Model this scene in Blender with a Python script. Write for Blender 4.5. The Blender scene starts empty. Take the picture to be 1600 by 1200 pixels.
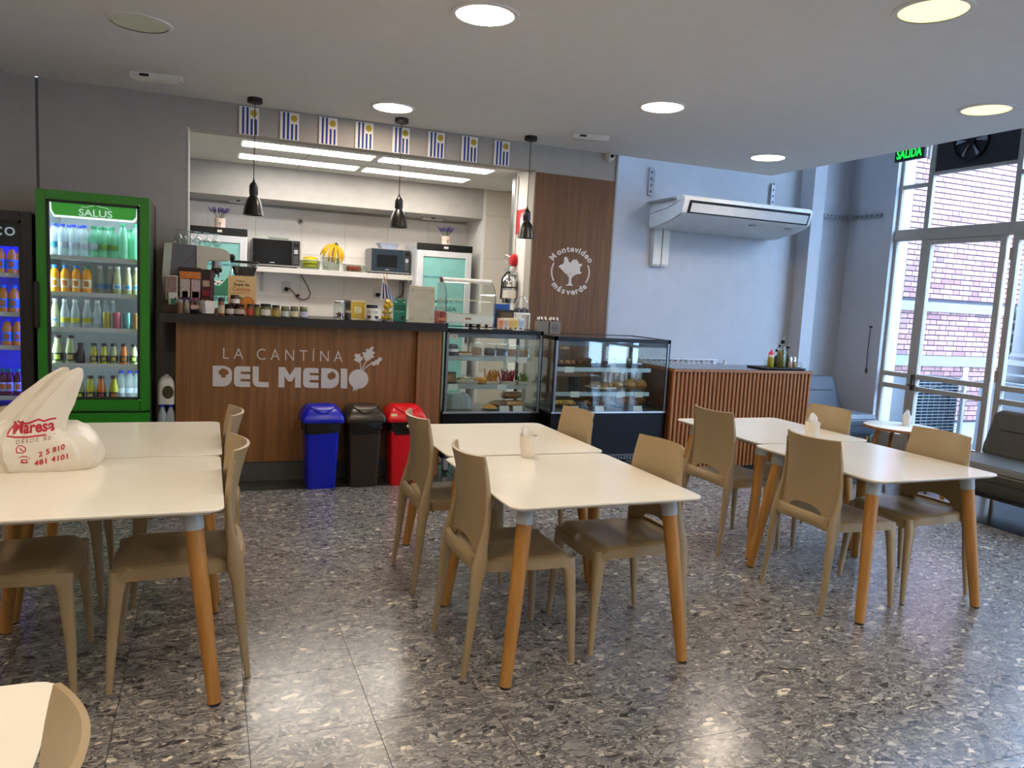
import bpy, bmesh, math, random
import numpy as np
from mathutils import Vector, Matrix
from mathutils.geometry import tessellate_polygon
from mathutils.bvhtree import BVHTree

random.seed(7)
PI = math.pi
S = bpy.context.scene
COL = S.collection

# ------------------------------------------------------------------ camera
CAM = np.array([0.0, 0.0, 1.55])
FPX = 1191.73
_pi, _ro, _ya = math.radians(6.39811), math.radians(3.00775), math.radians(21.92667)
_fwd = np.array([math.sin(_ya) * math.cos(_pi), math.cos(_ya) * math.cos(_pi), -math.sin(_pi)])
_rt = np.array([math.cos(_ya), -math.sin(_ya), 0.0])
_up = np.cross(_rt, _fwd)
_r2 = math.cos(_ro) * _rt + math.sin(_ro) * _up
_u2 = -math.sin(_ro) * _rt + math.cos(_ro) * _up
cd = bpy.data.cameras.new('camera')
cd.sensor_width = 36.0
cd.lens = FPX / 1600 * 36.0
cd.clip_start = 0.05
cam = bpy.data.objects.new('camera', cd)
COL.objects.link(cam)
cam.matrix_world = Matrix(((_r2[0], _u2[0], -_fwd[0], CAM[0]), (_r2[1], _u2[1], -_fwd[1], CAM[1]),
                           (_r2[2], _u2[2], -_fwd[2], CAM[2]), (0, 0, 0, 1)))
S.camera = cam


def ray(x, y):
    return _r2 * ((x - 800) / FPX) - _u2 * ((y - 600) / FPX) + _fwd


def WY(x, y, Y):            # where the sight line of a measured point meets the plane y = Y
    d = ray(x, y)
    return Vector(CAM + d * (Y / d[1]))


def WX(x, y, X):
    d = ray(x, y)
    return Vector(CAM + d * (X / d[0]))


def WZ(x, y, z):
    d = ray(x, y)
    return Vector(CAM + d * ((z - CAM[2]) / d[2]))


# ------------------------------------------------------------------ world, exposure
W = bpy.data.worlds.new('overcast')
S.world = W
W.use_nodes = True
bg = W.node_tree.nodes['Background']
bg.inputs[0].default_value = (0.52, 0.70, 1.0, 1)
bg.inputs[1].default_value = 23.0
S.view_settings.view_transform = 'Standard'
S.view_settings.look = 'None'
S.view_settings.gamma = 1.0
S.view_settings.exposure = 0.10
S.view_settings.use_curve_mapping = False
S.cycles.max_bounces = 10
S.cycles.diffuse_bounces = 5
S.cycles.glossy_bounces = 4
S.cycles.transmission_bounces = 6
S.cycles.transparent_max_bounces = 24
S.cycles.sample_clamp_indirect = 6.0
S.cycles.caustics_reflective = False
S.cycles.caustics_refractive = False
S.cycles.use_denoising = True
LAMP = 78.0          # downlights
KLAMP = 18.5         # kitchen panels


# ------------------------------------------------------------------ materials
def lin(h):
    h = h.lstrip('#')
    v = [int(h[i:i + 2], 16) / 255 for i in (0, 2, 4)]
    return tuple((c / 12.92 if c <= .04045 else ((c + .055) / 1.055) ** 2.4) for c in v) + (1.0,)


MATS = {}


def base_mat(name):
    m = bpy.data.materials.new(name)
    m.use_nodes = True
    nt = m.node_tree
    return m, nt, nt.nodes['Principled BSDF']


def mat(name, color, rough=.5, metal=0.0, var=0.06, scale=8.0, bump=0.0, bscale=60.0, spec=.5, coat=0.0, sub=0.0):
    """plain procedural material: colour with a little noise variation and optional fine relief"""
    if name in MATS:
        return MATS[name]
    m, nt, p = base_mat(name)
    c = lin(color)
    n = nt.nodes.new('ShaderNodeTexNoise')
    n.inputs['Scale'].default_value = scale
    n.inputs['Detail'].default_value = 4
    tc = nt.nodes.new('ShaderNodeTexCoord')
    nt.links.new(tc.outputs['Object'], n.inputs['Vector'])
    r = nt.nodes.new('ShaderNodeValToRGB')
    r.color_ramp.elements[0].position = .3
    r.color_ramp.elements[1].position = .7
    r.color_ramp.elements[0].color = tuple(max(0, x * (1 - var)) for x in c[:3]) + (1,)
    r.color_ramp.elements[1].color = tuple(min(1, x * (1 + var)) for x in c[:3]) + (1,)
    nt.links.new(n.outputs['Fac'], r.inputs[0])
    nt.links.new(r.outputs[0], p.inputs['Base Color'])
    p.inputs['Roughness'].default_value = rough
    p.inputs['Metallic'].default_value = metal
    p.inputs['Specular IOR Level'].default_value = spec
    p.inputs['Coat Weight'].default_value = coat
    if bump:
        n2 = nt.nodes.new('ShaderNodeTexNoise')
        n2.inputs['Scale'].default_value = bscale
        nt.links.new(tc.outputs['Object'], n2.inputs['Vector'])
        b = nt.nodes.new('ShaderNodeBump')
        b.inputs['Strength'].default_value = bump
        b.inputs['Distance'].default_value = .01
        nt.links.new(n2.outputs['Fac'], b.inputs['Height'])
        nt.links.new(b.outputs[0], p.inputs['Normal'])
    MATS[name] = m
    return m


def emit(name, color, strength):
    if name in MATS:
        return MATS[name]
    m, nt, p = base_mat(name)
    p.inputs['Base Color'].default_value = tuple(c * .25 for c in lin(color)[:3]) + (1,)
    p.inputs['Emission Color'].default_value = lin(color)
    p.inputs['Emission Strength'].default_value = strength
    MATS[name] = m
    return m


def glass(name, tint='#ffffff', refl=.5, rough=.02):
    """thin pane: lets light through, tinted, with a glossy reflection"""
    if name in MATS:
        return MATS[name]
    m = bpy.data.materials.new(name)
    m.use_nodes = True
    nt = m.node_tree
    nt.nodes.clear()
    o = nt.nodes.new('ShaderNodeOutputMaterial')
    t = nt.nodes.new('ShaderNodeBsdfTransparent')
    t.inputs[0].default_value = lin(tint)
    g = nt.nodes.new('ShaderNodeBsdfGlossy')
    g.inputs['Roughness'].default_value = rough
    g.inputs[0].default_value = (.95, .97, 1, 1)
    f = nt.nodes.new('ShaderNodeLayerWeight')
    f.inputs[0].default_value = .5
    w = nt.nodes.new('ShaderNodeMath')
    w.operation = 'POWER'
    w.inputs[1].default_value = 4.5
    nt.links.new(f.outputs['Facing'], w.inputs[0])
    k = nt.nodes.new('ShaderNodeMath')
    k.operation = 'MULTIPLY_ADD'
    k.inputs[1].default_value = refl * 1.6
    k.inputs[2].default_value = refl * .07
    nt.links.new(w.outputs[0], k.inputs[0])
    mx = nt.nodes.new('ShaderNodeMixShader')
    nt.links.new(k.outputs[0], mx.inputs[0])
    nt.links.new(t.outputs[0], mx.inputs[1])
    nt.links.new(g.outputs[0], mx.inputs[2])
    nt.links.new(mx.outputs[0], o.inputs[0])
    MATS[name] = m
    return m


def bottleglass(name, tint, body=.45):
    """clear plastic or glass full of drink: part see-through, part coloured, glossy"""
    if name in MATS:
        return MATS[name]
    m, nt, p = base_mat(name)
    o = nt.nodes['Material Output']
    p.inputs['Base Color'].default_value = lin(tint)
    p.inputs['Roughness'].default_value = .12
    p.inputs['Specular IOR Level'].default_value = .8
    t = nt.nodes.new('ShaderNodeBsdfTransparent')
    t.inputs[0].default_value = lin(tint)
    mx = nt.nodes.new('ShaderNodeMixShader')
    lw = nt.nodes.new('ShaderNodeLayerWeight')
    lw.inputs[0].default_value = .35
    mp = nt.nodes.new('ShaderNodeMapRange')
    mp.inputs['To Min'].default_value = body
    mp.inputs['To Max'].default_value = 1.0
    nt.links.new(lw.outputs['Facing'], mp.inputs['Value'])
    nt.links.new(mp.outputs[0], mx.inputs[0])
    nt.links.new(t.outputs[0], mx.inputs[1])
    nt.links.new(p.outputs[0], mx.inputs[2])
    nt.links.new(mx.outputs[0], o.inputs[0])
    MATS[name] = m
    return m


def wood(name, c1, c2, rough=.45, axis=2, fine=1.0, c3=None):
    if name in MATS:
        return MATS[name]
    m, nt, p = base_mat(name)
    tc = nt.nodes.new('ShaderNodeTexCoord')
    mp = nt.nodes.new('ShaderNodeMapping')
    sc = [26 * fine, 26 * fine, 26 * fine]
    sc[axis] = 1.1 * fine
    mp.inputs['Scale'].default_value = sc
    nt.links.new(tc.outputs['Object'], mp.inputs[0])
    n = nt.nodes.new('ShaderNodeTexNoise')
    n.inputs['Scale'].default_value = 1.0
    n.inputs['Detail'].default_value = 6
    n.inputs['Roughness'].default_value = .6
    n.inputs['Distortion'].default_value = .4
    nt.links.new(mp.outputs[0], n.inputs['Vector'])
    r = nt.nodes.new('ShaderNodeValToRGB')
    r.color_ramp.elements[0].position = .32
    r.color_ramp.elements[1].position = .68
    r.color_ramp.elements[0].color = lin(c1)
    r.color_ramp.elements[1].color = lin(c2)
    nt.links.new(n.outputs['Fac'], r.inputs[0])
    nt.links.new(r.outputs[0], p.inputs['Base Color'])
    p.inputs['Roughness'].default_value = rough
    b = nt.nodes.new('ShaderNodeBump')
    b.inputs['Strength'].default_value = .08
    b.inputs['Distance'].default_value = .004
    nt.links.new(n.outputs['Fac'], b.inputs['Height'])
    nt.links.new(b.outputs[0], p.inputs['Normal'])
    MATS[name] = m
    return m


def terrazzo():
    m, nt, p = base_mat('terrazzo')
    N, L = nt.nodes.new, nt.links.new
    geo = N('ShaderNodeNewGeometry')
    oi = N('ShaderNodeObjectInfo')
    off = N('ShaderNodeVectorMath'); off.operation = 'SCALE'
    cmb = N('ShaderNodeCombineXYZ')
    L(oi.outputs['Random'], cmb.inputs[0]); L(oi.outputs['Random'], cmb.inputs[1])
    L(cmb.outputs[0], off.inputs[0]); off.inputs['Scale'].default_value = 37.0
    add = N('ShaderNodeVectorMath'); add.operation = 'ADD'
    L(geo.outputs['Position'], add.inputs[0]); L(off.outputs[0], add.inputs[1])
    mp = N('ShaderNodeMapping'); mp.inputs['Rotation'].default_value = (0, 0, .25); mp.inputs['Scale'].default_value = (.62, 1.0, 1.0)
    L(add.outputs[0], mp.inputs[0])
    wn = N('ShaderNodeTexNoise'); wn.inputs['Scale'].default_value = 9.0; wn.inputs['Detail'].default_value = 3
    L(mp.outputs[0], wn.inputs['Vector'])
    ws = N('ShaderNodeVectorMath'); ws.operation = 'SCALE'; ws.inputs['Scale'].default_value = .13
    L(wn.outputs['Color'], ws.inputs[0])
    wa = N('ShaderNodeVectorMath'); wa.operation = 'ADD'
    L(mp.outputs[0], wa.inputs[0]); L(ws.outputs[0], wa.inputs[1])

    def vor(scale, feat='F1'):
        v = N('ShaderNodeTexVoronoi'); v.feature = feat; v.inputs['Scale'].default_value = scale
        L(wa.outputs[0], v.inputs['Vector'])
        return v
    va, vb, ve = vor(47), vor(140), vor(47, 'DISTANCE_TO_EDGE')

    def ramp(src, stops, const=True):
        r = N('ShaderNodeValToRGB')
        cr = r.color_ramp
        cr.interpolation = 'CONSTANT' if const else 'LINEAR'
        while len(cr.elements) < len(stops):
            cr.elements.new(.5)
        for e, (po, c) in zip(cr.elements, stops):
            e.position = po; e.color = lin(c)
        L(src, r.inputs[0])
        return r
    sa = N('ShaderNodeSeparateColor'); L(va.outputs['Color'], sa.inputs[0])
    sb = N('ShaderNodeSeparateColor'); L(vb.outputs['Color'], sb.inputs[0])
    ra = ramp(sa.outputs[0], [(0, '#38383a'), (.1, '#555556'), (.26, '#6c6b69'), (.44, '#7c7a76'), (.6, '#626264'), (.72, '#8b8882'), (.84, '#73716d'), (.93, '#a5a094'), (.98, '#bdb5a0')])
    rb = ramp(sb.outputs[1], [(0, '#444444'), (.2, '#5c5c5b'), (.45, '#6f6e6a'), (.65, '#807d78'), (.82, '#626262'), (.93, '#9a958a')])
    # streaks inside the chips
    mp2 = N('ShaderNodeMapping'); mp2.inputs['Scale'].default_value = (30, 170, 30)
    L(wa.outputs[0], mp2.inputs[0])
    st = N('ShaderNodeTexNoise'); st.inputs['Scale'].default_value = 1.0; st.inputs['Detail'].default_value = 4; st.inputs['Distortion'].default_value = 1.5
    L(mp2.outputs[0], st.inputs['Vector'])
    # chip or matrix
    gt = N('ShaderNodeMath'); gt.operation = 'GREATER_THAN'; gt.inputs[1].default_value = .45
    L(sa.outputs[2], gt.inputs[0])
    eg = N('ShaderNodeMath'); eg.operation = 'GREATER_THAN'; eg.inputs[1].default_value = .05
    L(ve.outputs['Distance'], eg.inputs[0])
    mul = N('ShaderNodeMath'); mul.operation = 'MULTIPLY'
    L(gt.outputs[0], mul.inputs[0]); L(eg.outputs[0], mul.inputs[1])
    mx = N('ShaderNodeMix'); mx.data_type = 'RGBA'
    L(mul.outputs[0], mx.inputs[0]); L(rb.outputs[0], mx.inputs[6]); L(ra.outputs[0], mx.inputs[7])
    mr = N('ShaderNodeMapRange'); mr.inputs['From Min'].default_value = .25; mr.inputs['From Max'].default_value = .75
    mr.inputs['To Min'].default_value = .62; mr.inputs['To Max'].default_value = 2.15
    L(st.outputs['Fac'], mr.inputs['Value'])
    mm = N('ShaderNodeVectorMath'); mm.operation = 'SCALE'
    L(mx.outputs[2], mm.inputs[0]); L(mr.outputs[0], mm.inputs['Scale'])
    L(mm.outputs[0], p.inputs['Base Color'])
    n3 = N('ShaderNodeTexNoise'); n3.inputs['Scale'].default_value = 5; n3.inputs['Detail'].default_value = 5
    L(geo.outputs['Position'], n3.inputs['Vector'])
    rr = N('ShaderNodeMapRange'); rr.inputs['To Min'].default_value = .14; rr.inputs['To Max'].default_value = .3
    L(n3.outputs['Fac'], rr.inputs['Value'])
    L(rr.outputs[0], p.inputs['Roughness'])
    p.inputs['Specular IOR Level'].default_value = .6
    MATS['terrazzo'] = m
    return m


def random_ramp(name, stops, rough=.8, bump=.3):
    """colour picked per object, for bricks"""
    m, nt, p = base_mat(name)
    oi = nt.nodes.new('ShaderNodeObjectInfo')
    r = nt.nodes.new('ShaderNodeValToRGB')
    cr = r.color_ramp
    while len(cr.elements) < len(stops):
        cr.elements.new(.5)
    for e, (po, c) in zip(cr.elements, stops):
        e.position = po; e.color = lin(c)
    nt.links.new(oi.outputs['Random'], r.inputs[0])
    n = nt.nodes.new('ShaderNodeTexNoise'); n.inputs['Scale'].default_value = 30
    geo = nt.nodes.new('ShaderNodeNewGeometry')
    nt.links.new(geo.outputs['Position'], n.inputs['Vector'])
    b = nt.nodes.new('ShaderNodeBump'); b.inputs['Strength'].default_value = bump; b.inputs['Distance'].default_value = .01
    nt.links.new(n.outputs['Fac'], b.inputs['Height'])
    nt.links.new(b.outputs[0], p.inputs['Normal'])
    nt.links.new(r.outputs[0], p.inputs['Base Color'])
    p.inputs['Roughness'].default_value = rough
    MATS[name] = m
    return m


# ------------------------------------------------------------------ mesh helpers
class MB:
    def __init__(s):
        s.v, s.f = [], []

    def add(s, verts, faces):
        o = len(s.v)
        s.v += [tuple(x) for x in verts]
        s.f += [tuple(i + o for i in f) for f in faces]
        return s

    def box(s, x0, x1, y0, y1, z0, z1):
        v = [(x, y, z) for z in (z0, z1) for y in (y0, y1) for x in (x0, x1)]
        return s.add(v, [(0, 2, 3, 1), (4, 5, 7, 6), (0, 1, 5, 4), (2, 6, 7, 3), (0, 4, 6, 2), (1, 3, 7, 5)])

    def lathe(s, prof, n=20, c=(0, 0, 0), cap=True, axis='z'):
        v, f = [], []
        for r, z in prof:
            for i in range(n):
                a = 2 * PI * i / n
                q = (r * math.cos(a), r * math.sin(a), z)
                if axis == 'x': q = (q[2], q[0], q[1])
                if axis == 'y': q = (q[1], q[2], q[0])
                v.append((q[0] + c[0], q[1] + c[1], q[2] + c[2]))
        for k in range(len(prof) - 1):
            for i in range(n):
                j = (i + 1) % n
                f.append((k * n + i, k * n + j, k * n + n + j, k * n + n + i))
        if cap:
            f.append(tuple(range(n - 1, -1, -1)))
            f.append(tuple(range((len(prof) - 1) * n, len(prof) * n)))
        return s.add(v, f)

    def cyl(s, r, z0, z1, n=20, c=(0, 0, 0), axis='z', r2=None):
        return s.lathe([(r, z0), (r if r2 is None else r2, z1)], n, c, True, axis)

    def tube(s, pts, r, n=8, closed=False):
        pts = [Vector(p) for p in pts]
        rs = r if isinstance(r, (list, tuple)) else [r] * len(pts)
        v, f = [], []
        ref = Vector((0, 0, 1))
        for k, p in enumerate(pts):
            if closed:
                t = pts[(k + 1) % len(pts)] - pts[k - 1]
            else:
                t = pts[min(k + 1, len(pts) - 1)] - pts[max(k - 1, 0)]
            t = t.normalized() if t.length > 1e-9 else Vector((0, 0, 1))
            a = t.cross(ref)
            if a.length < .05:
                a = t.cross(Vector((1, 0, 0)))
            a.normalize()
            b = t.cross(a).normalized()
            ref = a.cross(t)
            for i in range(n):
                w = 2 * PI * i / n
                v.append(p + (a * math.cos(w) + b * math.sin(w)) * rs[k])
        m = len(pts)
        for k in range(m if closed else m - 1):
            for i in range(n):
                j = (i + 1) % n
                k2 = (k + 1) % m
                f.append((k * n + i, k * n + j, k2 * n + j, k2 * n + i))
        if not closed:
            f.append(tuple(range(n - 1, -1, -1)))
            f.append(tuple(range((m - 1) * n, m * n)))
        return s.add(v, f)

    def loft(s, secs, cap=True):
        """secs: closed rings of points, all the same count"""
        n = len(secs[0])
        v = [p for q in secs for p in q]
        f = []
        for k in range(len(secs) - 1):
            for i in range(n):
                j = (i + 1) % n
                f.append((k * n + i, k * n + j, k * n + n + j, k * n + n + i))
        if cap:
            f.append(tuple(range(n - 1, -1, -1)))
            f.append(tuple(range((len(secs) - 1) * n, len(secs) * n)))
        return s.add(v, f)

    def plate(s, loops, place, d):
        """flat shape with holes: loops of 2-d points; place(x, y, t) gives the 3-d point at depth t; d thickness"""
        tri = tessellate_polygon([[Vector((x, y, 0)) for x, y in lp] for lp in loops])
        flat = [p for lp in loops for p in lp]
        n = len(flat)
        v = [place(x, y, 0) for x, y in flat] + [place(x, y, d) for x, y in flat]
        f = [t for t in tri] + [(t[2] + n, t[1] + n, t[0] + n) for t in tri]
        o = 0
        for lp in loops:
            m = len(lp)
            for i in range(m):
                j = (i + 1) % m
                f.append((o + i, o + j, o + j + n, o + i + n))
            o += m
        return s.add(v, f)

    def shell(s, fn, nu, nv, off):
        """grid surface given thickness; fn(u,v) -> point, off(u,v,normal) -> offset vector"""
        P = [[Vector(fn(i / nu, j / nv)) for i in range(nu + 1)] for j in range(nv + 1)]
        Q = []
        for j in range(nv + 1):
            row = []
            for i in range(nu + 1):
                a = P[j][min(i + 1, nu)] - P[j][max(i - 1, 0)]
                b = P[min(j + 1, nv)][i] - P[max(j - 1, 0)][i]
                nn = a.cross(b)
                nn = nn.normalized() if nn.length > 1e-12 else Vector((0, 0, 1))
                row.append(P[j][i] + off(i / nu, j / nv, nn))
            Q.append(row)
        w = nu + 1
        v = [p for r in P for p in r] + [p for r in Q for p in r]
        o = w * (nv + 1)
        f = []
        for j in range(nv):
            for i in range(nu):
                a = j * w + i
                f.append((a, a + 1, a + w + 1, a + w))
                f.append((o + a, o + a + w, o + a + w + 1, o + a + 1))
        for i in range(nu):
            f.append((i, i + o, i + 1 + o, i + 1))
            a = nv * w + i
            f.append((a, a + 1, a + 1 + o, a + o))
        for j in range(nv):
            a = j * w
            f.append((a, a + w, a + w + o, a + o))
            a = j * w + nu
            f.append((a, a + o, a + w + o, a + w))
        return s.add(v, f)

    def mesh(s, name, bevel=0.0, seg=2, ang=40):
        me = bpy.data.meshes.new(name)
        bm = bmesh.new()
        vs = [bm.verts.new(v) for v in s.v]
        for f in s.f:
            if len(set(f)) >= 3:
                try:
                    bm.faces.new([vs[i] for i in f])
                except ValueError:
                    pass
        bmesh.ops.recalc_face_normals(bm, faces=bm.faces)
        if bevel:
            es = [e for e in bm.edges if len(e.link_faces) == 2 and e.calc_face_angle(0) > .6]
            bmesh.ops.bevel(bm, geom=es, offset=bevel, segments=seg, affect='EDGES', clamp_overlap=True)
        bm.to_mesh(me)
        bm.free()
        me.polygons.foreach_set('use_smooth', [True] * len(me.polygons))
        me.set_sharp_from_angle(angle=math.radians(ang))
        return me


def rrect(cx, cy, hx, hy, r, z, n=4):
    out = []
    for k, (sx, sy) in enumerate(((1, 1), (-1, 1), (-1, -1), (1, -1))):
        for i in range(n + 1):
            a = PI / 2 * (k + i / n)
            out.append((cx + sx * (hx - r) + r * math.cos(a), cy + sy * (hy - r) + r * math.sin(a), z))
    return out


def link(name, data, parent=None, loc=None, rotz=0):
    o = bpy.data.objects.new(name, data)
    COL.objects.link(o)
    if parent is not None:
        o.parent = parent
    if loc is not None:
        o.location = loc
    if rotz:
        o.rotation_euler = (0, 0, rotz)
    return o


def tag(o, label=None, cat=None, group=None, kind=None):
    if label: o['label'] = label
    if cat: o['category'] = cat
    if group: o['group'] = group
    if kind: o['kind'] = kind
    return o


def part(name, mb, m, parent=None, bevel=0.0, seg=2, loc=None, rotz=0, ang=40):
    me = mb if isinstance(mb, bpy.types.Mesh) else mb.mesh(name, bevel, seg, ang)
    if m is not None:
        me.materials.clear()
        me.materials.append(m)
    return link(name, me, parent, loc, rotz)


def thing(name, label, cat, loc=(0, 0, 0), rotz=0, group=None):
    return tag(link(name, None, None, loc, rotz), label, cat, group)


def struct(name, mb, m, parent=None, bevel=0.0, **k):
    o = part(name, mb, m, parent, bevel, **k)
    if parent is None:
        o['kind'] = 'structure'
    return o


KIDS = {}


def dup(root, loc, rotz=None, label=None, group=None):
    def kids(o):
        return [c for c in COL.objects if c.parent == o]
    if root.name not in KIDS:
        KIDS[root.name] = [(c, kids(c)) for c in kids(root)]
    r = root.copy()
    COL.objects.link(r)
    r.location = loc
    if rotz is not None: r.rotation_euler = (0, 0, rotz)
    if label: r['label'] = label
    if group: r['group'] = group
    for c, gs in KIDS[root.name]:
        d = c.copy(); COL.objects.link(d); d.parent = r
        for g in gs:
            e = g.copy(); COL.objects.link(e); e.parent = d
    return r


# text: made once as flat outlines, before anything else is in the scene
TXT = {}


def make_texts(items):
    obs = []
    for key, s_, bold, sp in items:
        cu = bpy.data.curves.new('t', 'FONT')
        cu.body = s_
        cu.size = 1.0
        cu.offset = bold
        cu.space_character = sp
        cu.resolution_u = 4
        o = bpy.data.objects.new('t', cu)
        COL.objects.link(o)
        obs.append((key, o))
    dg = bpy.context.evaluated_depsgraph_get()
    for key, o in obs:
        me = bpy.data.meshes.new_from_object(o.evaluated_get(dg))
        v = [(p.co.x, p.co.y) for p in me.vertices]
        f = [tuple(q.vertices) for q in me.polygons]
        xs = [p[0] for p in v]; ys = [p[1] for p in v]
        TXT[key] = (v, f, min(xs), max(xs), min(ys), max(ys))
        bpy.data.meshes.remove(me)
    for key, o in obs:
        cu = o.data
        bpy.data.objects.remove(o)
        bpy.data.curves.remove(cu)


_t = [('salus', 'SALUS', .012, 1.0), ('cantina', 'LA CANTINA', -.012, 1.55), ('co', 'CO', .02, 1.3), ('salida', 'SALIDA', .02, 1.05),
      ('mares', 'Maresa', .03, 1.0), ('desde', 'DESDE 80', 0, 1.4), ('n1', '2 5 810', .03, 1.1), ('n2', '481 4101', .03, 1.1),
      ('sopa', 'Sopa de', .02, 1.0), ('cala', 'Calabaza', .015, 1.0), ('zana', 'y Zanahoria', 0, 1.0), ('menu', 'DEL MEDIO', 0, 1.1), ('probá', 'Probá tu', 0, 1.0),
      ('ener', 'ENERGÍA', .02, 1.0), ('alim', 'ALIMENTÁ TU', .015, 1.0), ('band', 'VIDAS CONTENIDOS SALUDABLES CANTINAS', .01, 1.0), ('arr', 'A  CK', .0, 1.0),
      ('tor', 'TOR', .0, 1.0), ('cuber', 'CUBER', .0, 1.0)]
for i, ch in enumerate('Montevideo'): _t.append(('M%d' % i, ch, .035, 1.0))
for i, ch in enumerate('másverde'): _t.append(('V%d' % i, ch, .035, 1.0))
make_texts(_t)


def islands(mb):
    """split a mesh builder into its connected pieces"""
    par = list(range(len(mb.v)))

    def find(i):
        while par[i] != i:
            par[i] = par[par[i]]; i = par[i]
        return i
    for f in mb.f:
        for i in f[1:]:
            par[find(i)] = find(f[0])
    out = {}
    for f in mb.f:
        out.setdefault(find(f[0]), []).append(f)
    res = []
    for fs in out.values():
        ids = sorted({i for f in fs for i in f}); mp_ = {i: k for k, i in enumerate(ids)}
        res.append(MB().add([mb.v[i] for i in ids], [tuple(mp_[i] for i in f) for f in fs]))
    return res


def letters(mb, m, parent, loc=None):
    for q in islands(mb):
        part('letter', q, m, parent, loc=loc)


def text_mb(key, o, u, v, d=(0, -.002, 0), keep=False):
    """flat lettering fitted to the rectangle o, o+u, o+v with depth vector d"""
    vs, fs, x0, x1, y0, y1 = TXT[key]
    o, u, v, d = Vector(o), Vector(u), Vector(v), Vector(d)
    mb = MB()
    P = [o + u * ((x - x0) / (x1 - x0)) + v * ((y - y0) / (y1 - y0)) for x, y in vs]
    n = len(P)
    cnt = {}
    for f in fs:
        for i in range(len(f)):
            e = (f[i], f[(i + 1) % len(f)])
            cnt[e] = 1
    side = [e for e in cnt if (e[1], e[0]) not in cnt]
    faces = [tuple(i + n for i in f) for f in fs] + [(a, b, b + n, a + n) for a, b in side]
    mb.add(P + [p + d for p in P], faces)
    return mb


# shared materials
M_wall = mat('grey_paint', '#a5a099', .75, var=.03, bump=.05, bscale=150)
M_ac_wall = mat('pale_grey_paint', '#b3b5ba', .7, var=.03, bump=.05, bscale=150)
M_ceil = mat('ceiling_paint', '#e6e3de', .85, var=.02, bump=.04, bscale=120)
M_white = mat('white_paint', '#e6e4df', .6, var=.02)
M_ktile = mat('white_wall_tile', '#f3efe9', .3, var=.02)
M_grout = mat('pale_grout', '#b9b5ad', .8)
M_black = mat('black_metal', '#0a0a0b', .4, var=.1, spec=.3)
M_blackm = mat('matt_black', '#141414', .55, var=.1)
M_steel = mat('brushed_steel', '#b9bbbd', .3, metal=1.0, var=.05)
M_chrome = mat('chrome', '#d8dadc', .12, metal=1.0)
M_rubber = mat('black_rubber', '#101010', .7)
M_plasticw = mat('white_plastic', '#dedcd6', .35, var=.02)
M_oak = wood('oak_leg', '#9c6a2c', '#b88440', .45, 2, .9)
M_counter = wood('counter_wood', '#6d451f', '#8d5e30', .5, 2, 1.0)
M_panel = wood('panel_wood', '#54361c', '#74502f', .65, 2, 1.0)
M_slat = wood('slat_wood', '#8d5426', '#ad6f38', .5, 2, 1.0)
M_slatback = mat('slat_back_board', '#5a3218', .6, var=.1)
M_terr = terrazzo()
M_granite = mat('black_granite', '#191a1c', .18, var=.5, scale=160, spec=.6)
M_gran_grey = mat('dark_grey_granite', '#3a3c3c', .25, var=.3, scale=120)
M_chair = mat('taupe_plastic', '#9f8a66', .42, var=.03, bump=.04, bscale=400)
M_top = mat('table_white', '#f2eddd', .16, var=.03, scale=3, spec=.5)
M_topedge = M_top
M_cap = mat('grey_leg_sleeve', '#a9b2b4', .45, var=.03)
M_paper = mat('white_paper', '#efece4', .8, var=.02)
M_ceramic = mat('cream_ceramic', '#e6dfd0', .25, var=.02)
M_frame = mat('window_frame_paint', '#a8a195', .5, var=.04)
M_letter = mat('letter_grey', '#c8c2bc', .5, var=.02)
G_pane = glass('window_glass', '#f2f8fb', .5)
G_case = glass('case_glass', '#f7fbfa', .5)
G_clear = glass('clear_glass', '#eef4f2', .9, .03)
E_down = emit('downlight_white', '#ffead2', LAMP)
E_down_y = emit('downlight_yellow', '#fff0a0', 1.9)
E_panel = emit('kitchen_panel_white', '#fff7ec', KLAMP)
E_fridge = emit('fridge_led', '#dff0ff', 5.0)


# ================================================================== STRUCTURE
YW = 6.80           # counter wall
YA = 7.55           # wall behind the air conditioner
XW = 7.50           # window wall
XS = 5.60           # edge of the lowered ceiling and of the terrazzo
ZC = 3.00
# ---- floor: terrazzo slabs with fine joints
floor = struct('floor', MB().box(-3.6, XS, -3.2, YW + .2, -.10, -.004), mat('floor_joint', '#2b2a29', .8))
TS = .435
tile_me = MB().box(.0012, TS - .0012, .0012, TS - .0012, -.02, 0).mesh('tile')
tile_me.materials.append(M_terr)
rest = MB()
nx0, nx1 = -9, 13
for j in range(-15, 8):
    for i in range(nx0, nx1):
        x, y = .14 + i * TS, 3.02 + j * TS
        x1, y1 = min(x + TS, XS), min(y + TS, 5.95)
        if x1 - x < .03 or y1 - y < .03:
            continue
        if -4 <= j and x > -2.1 and x1 - x > TS - .001 and y1 - y > TS - .001:
            o = link('tile', tile_me, floor, (x, y, 0))
        else:
            rest.box(x + .0012, x1 - .0012, y + .0012, y1 - .0012, -.02, 0)
o = part('tile_rest', rest, M_terr, floor)
o['kind'] = 'stuff'
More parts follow.
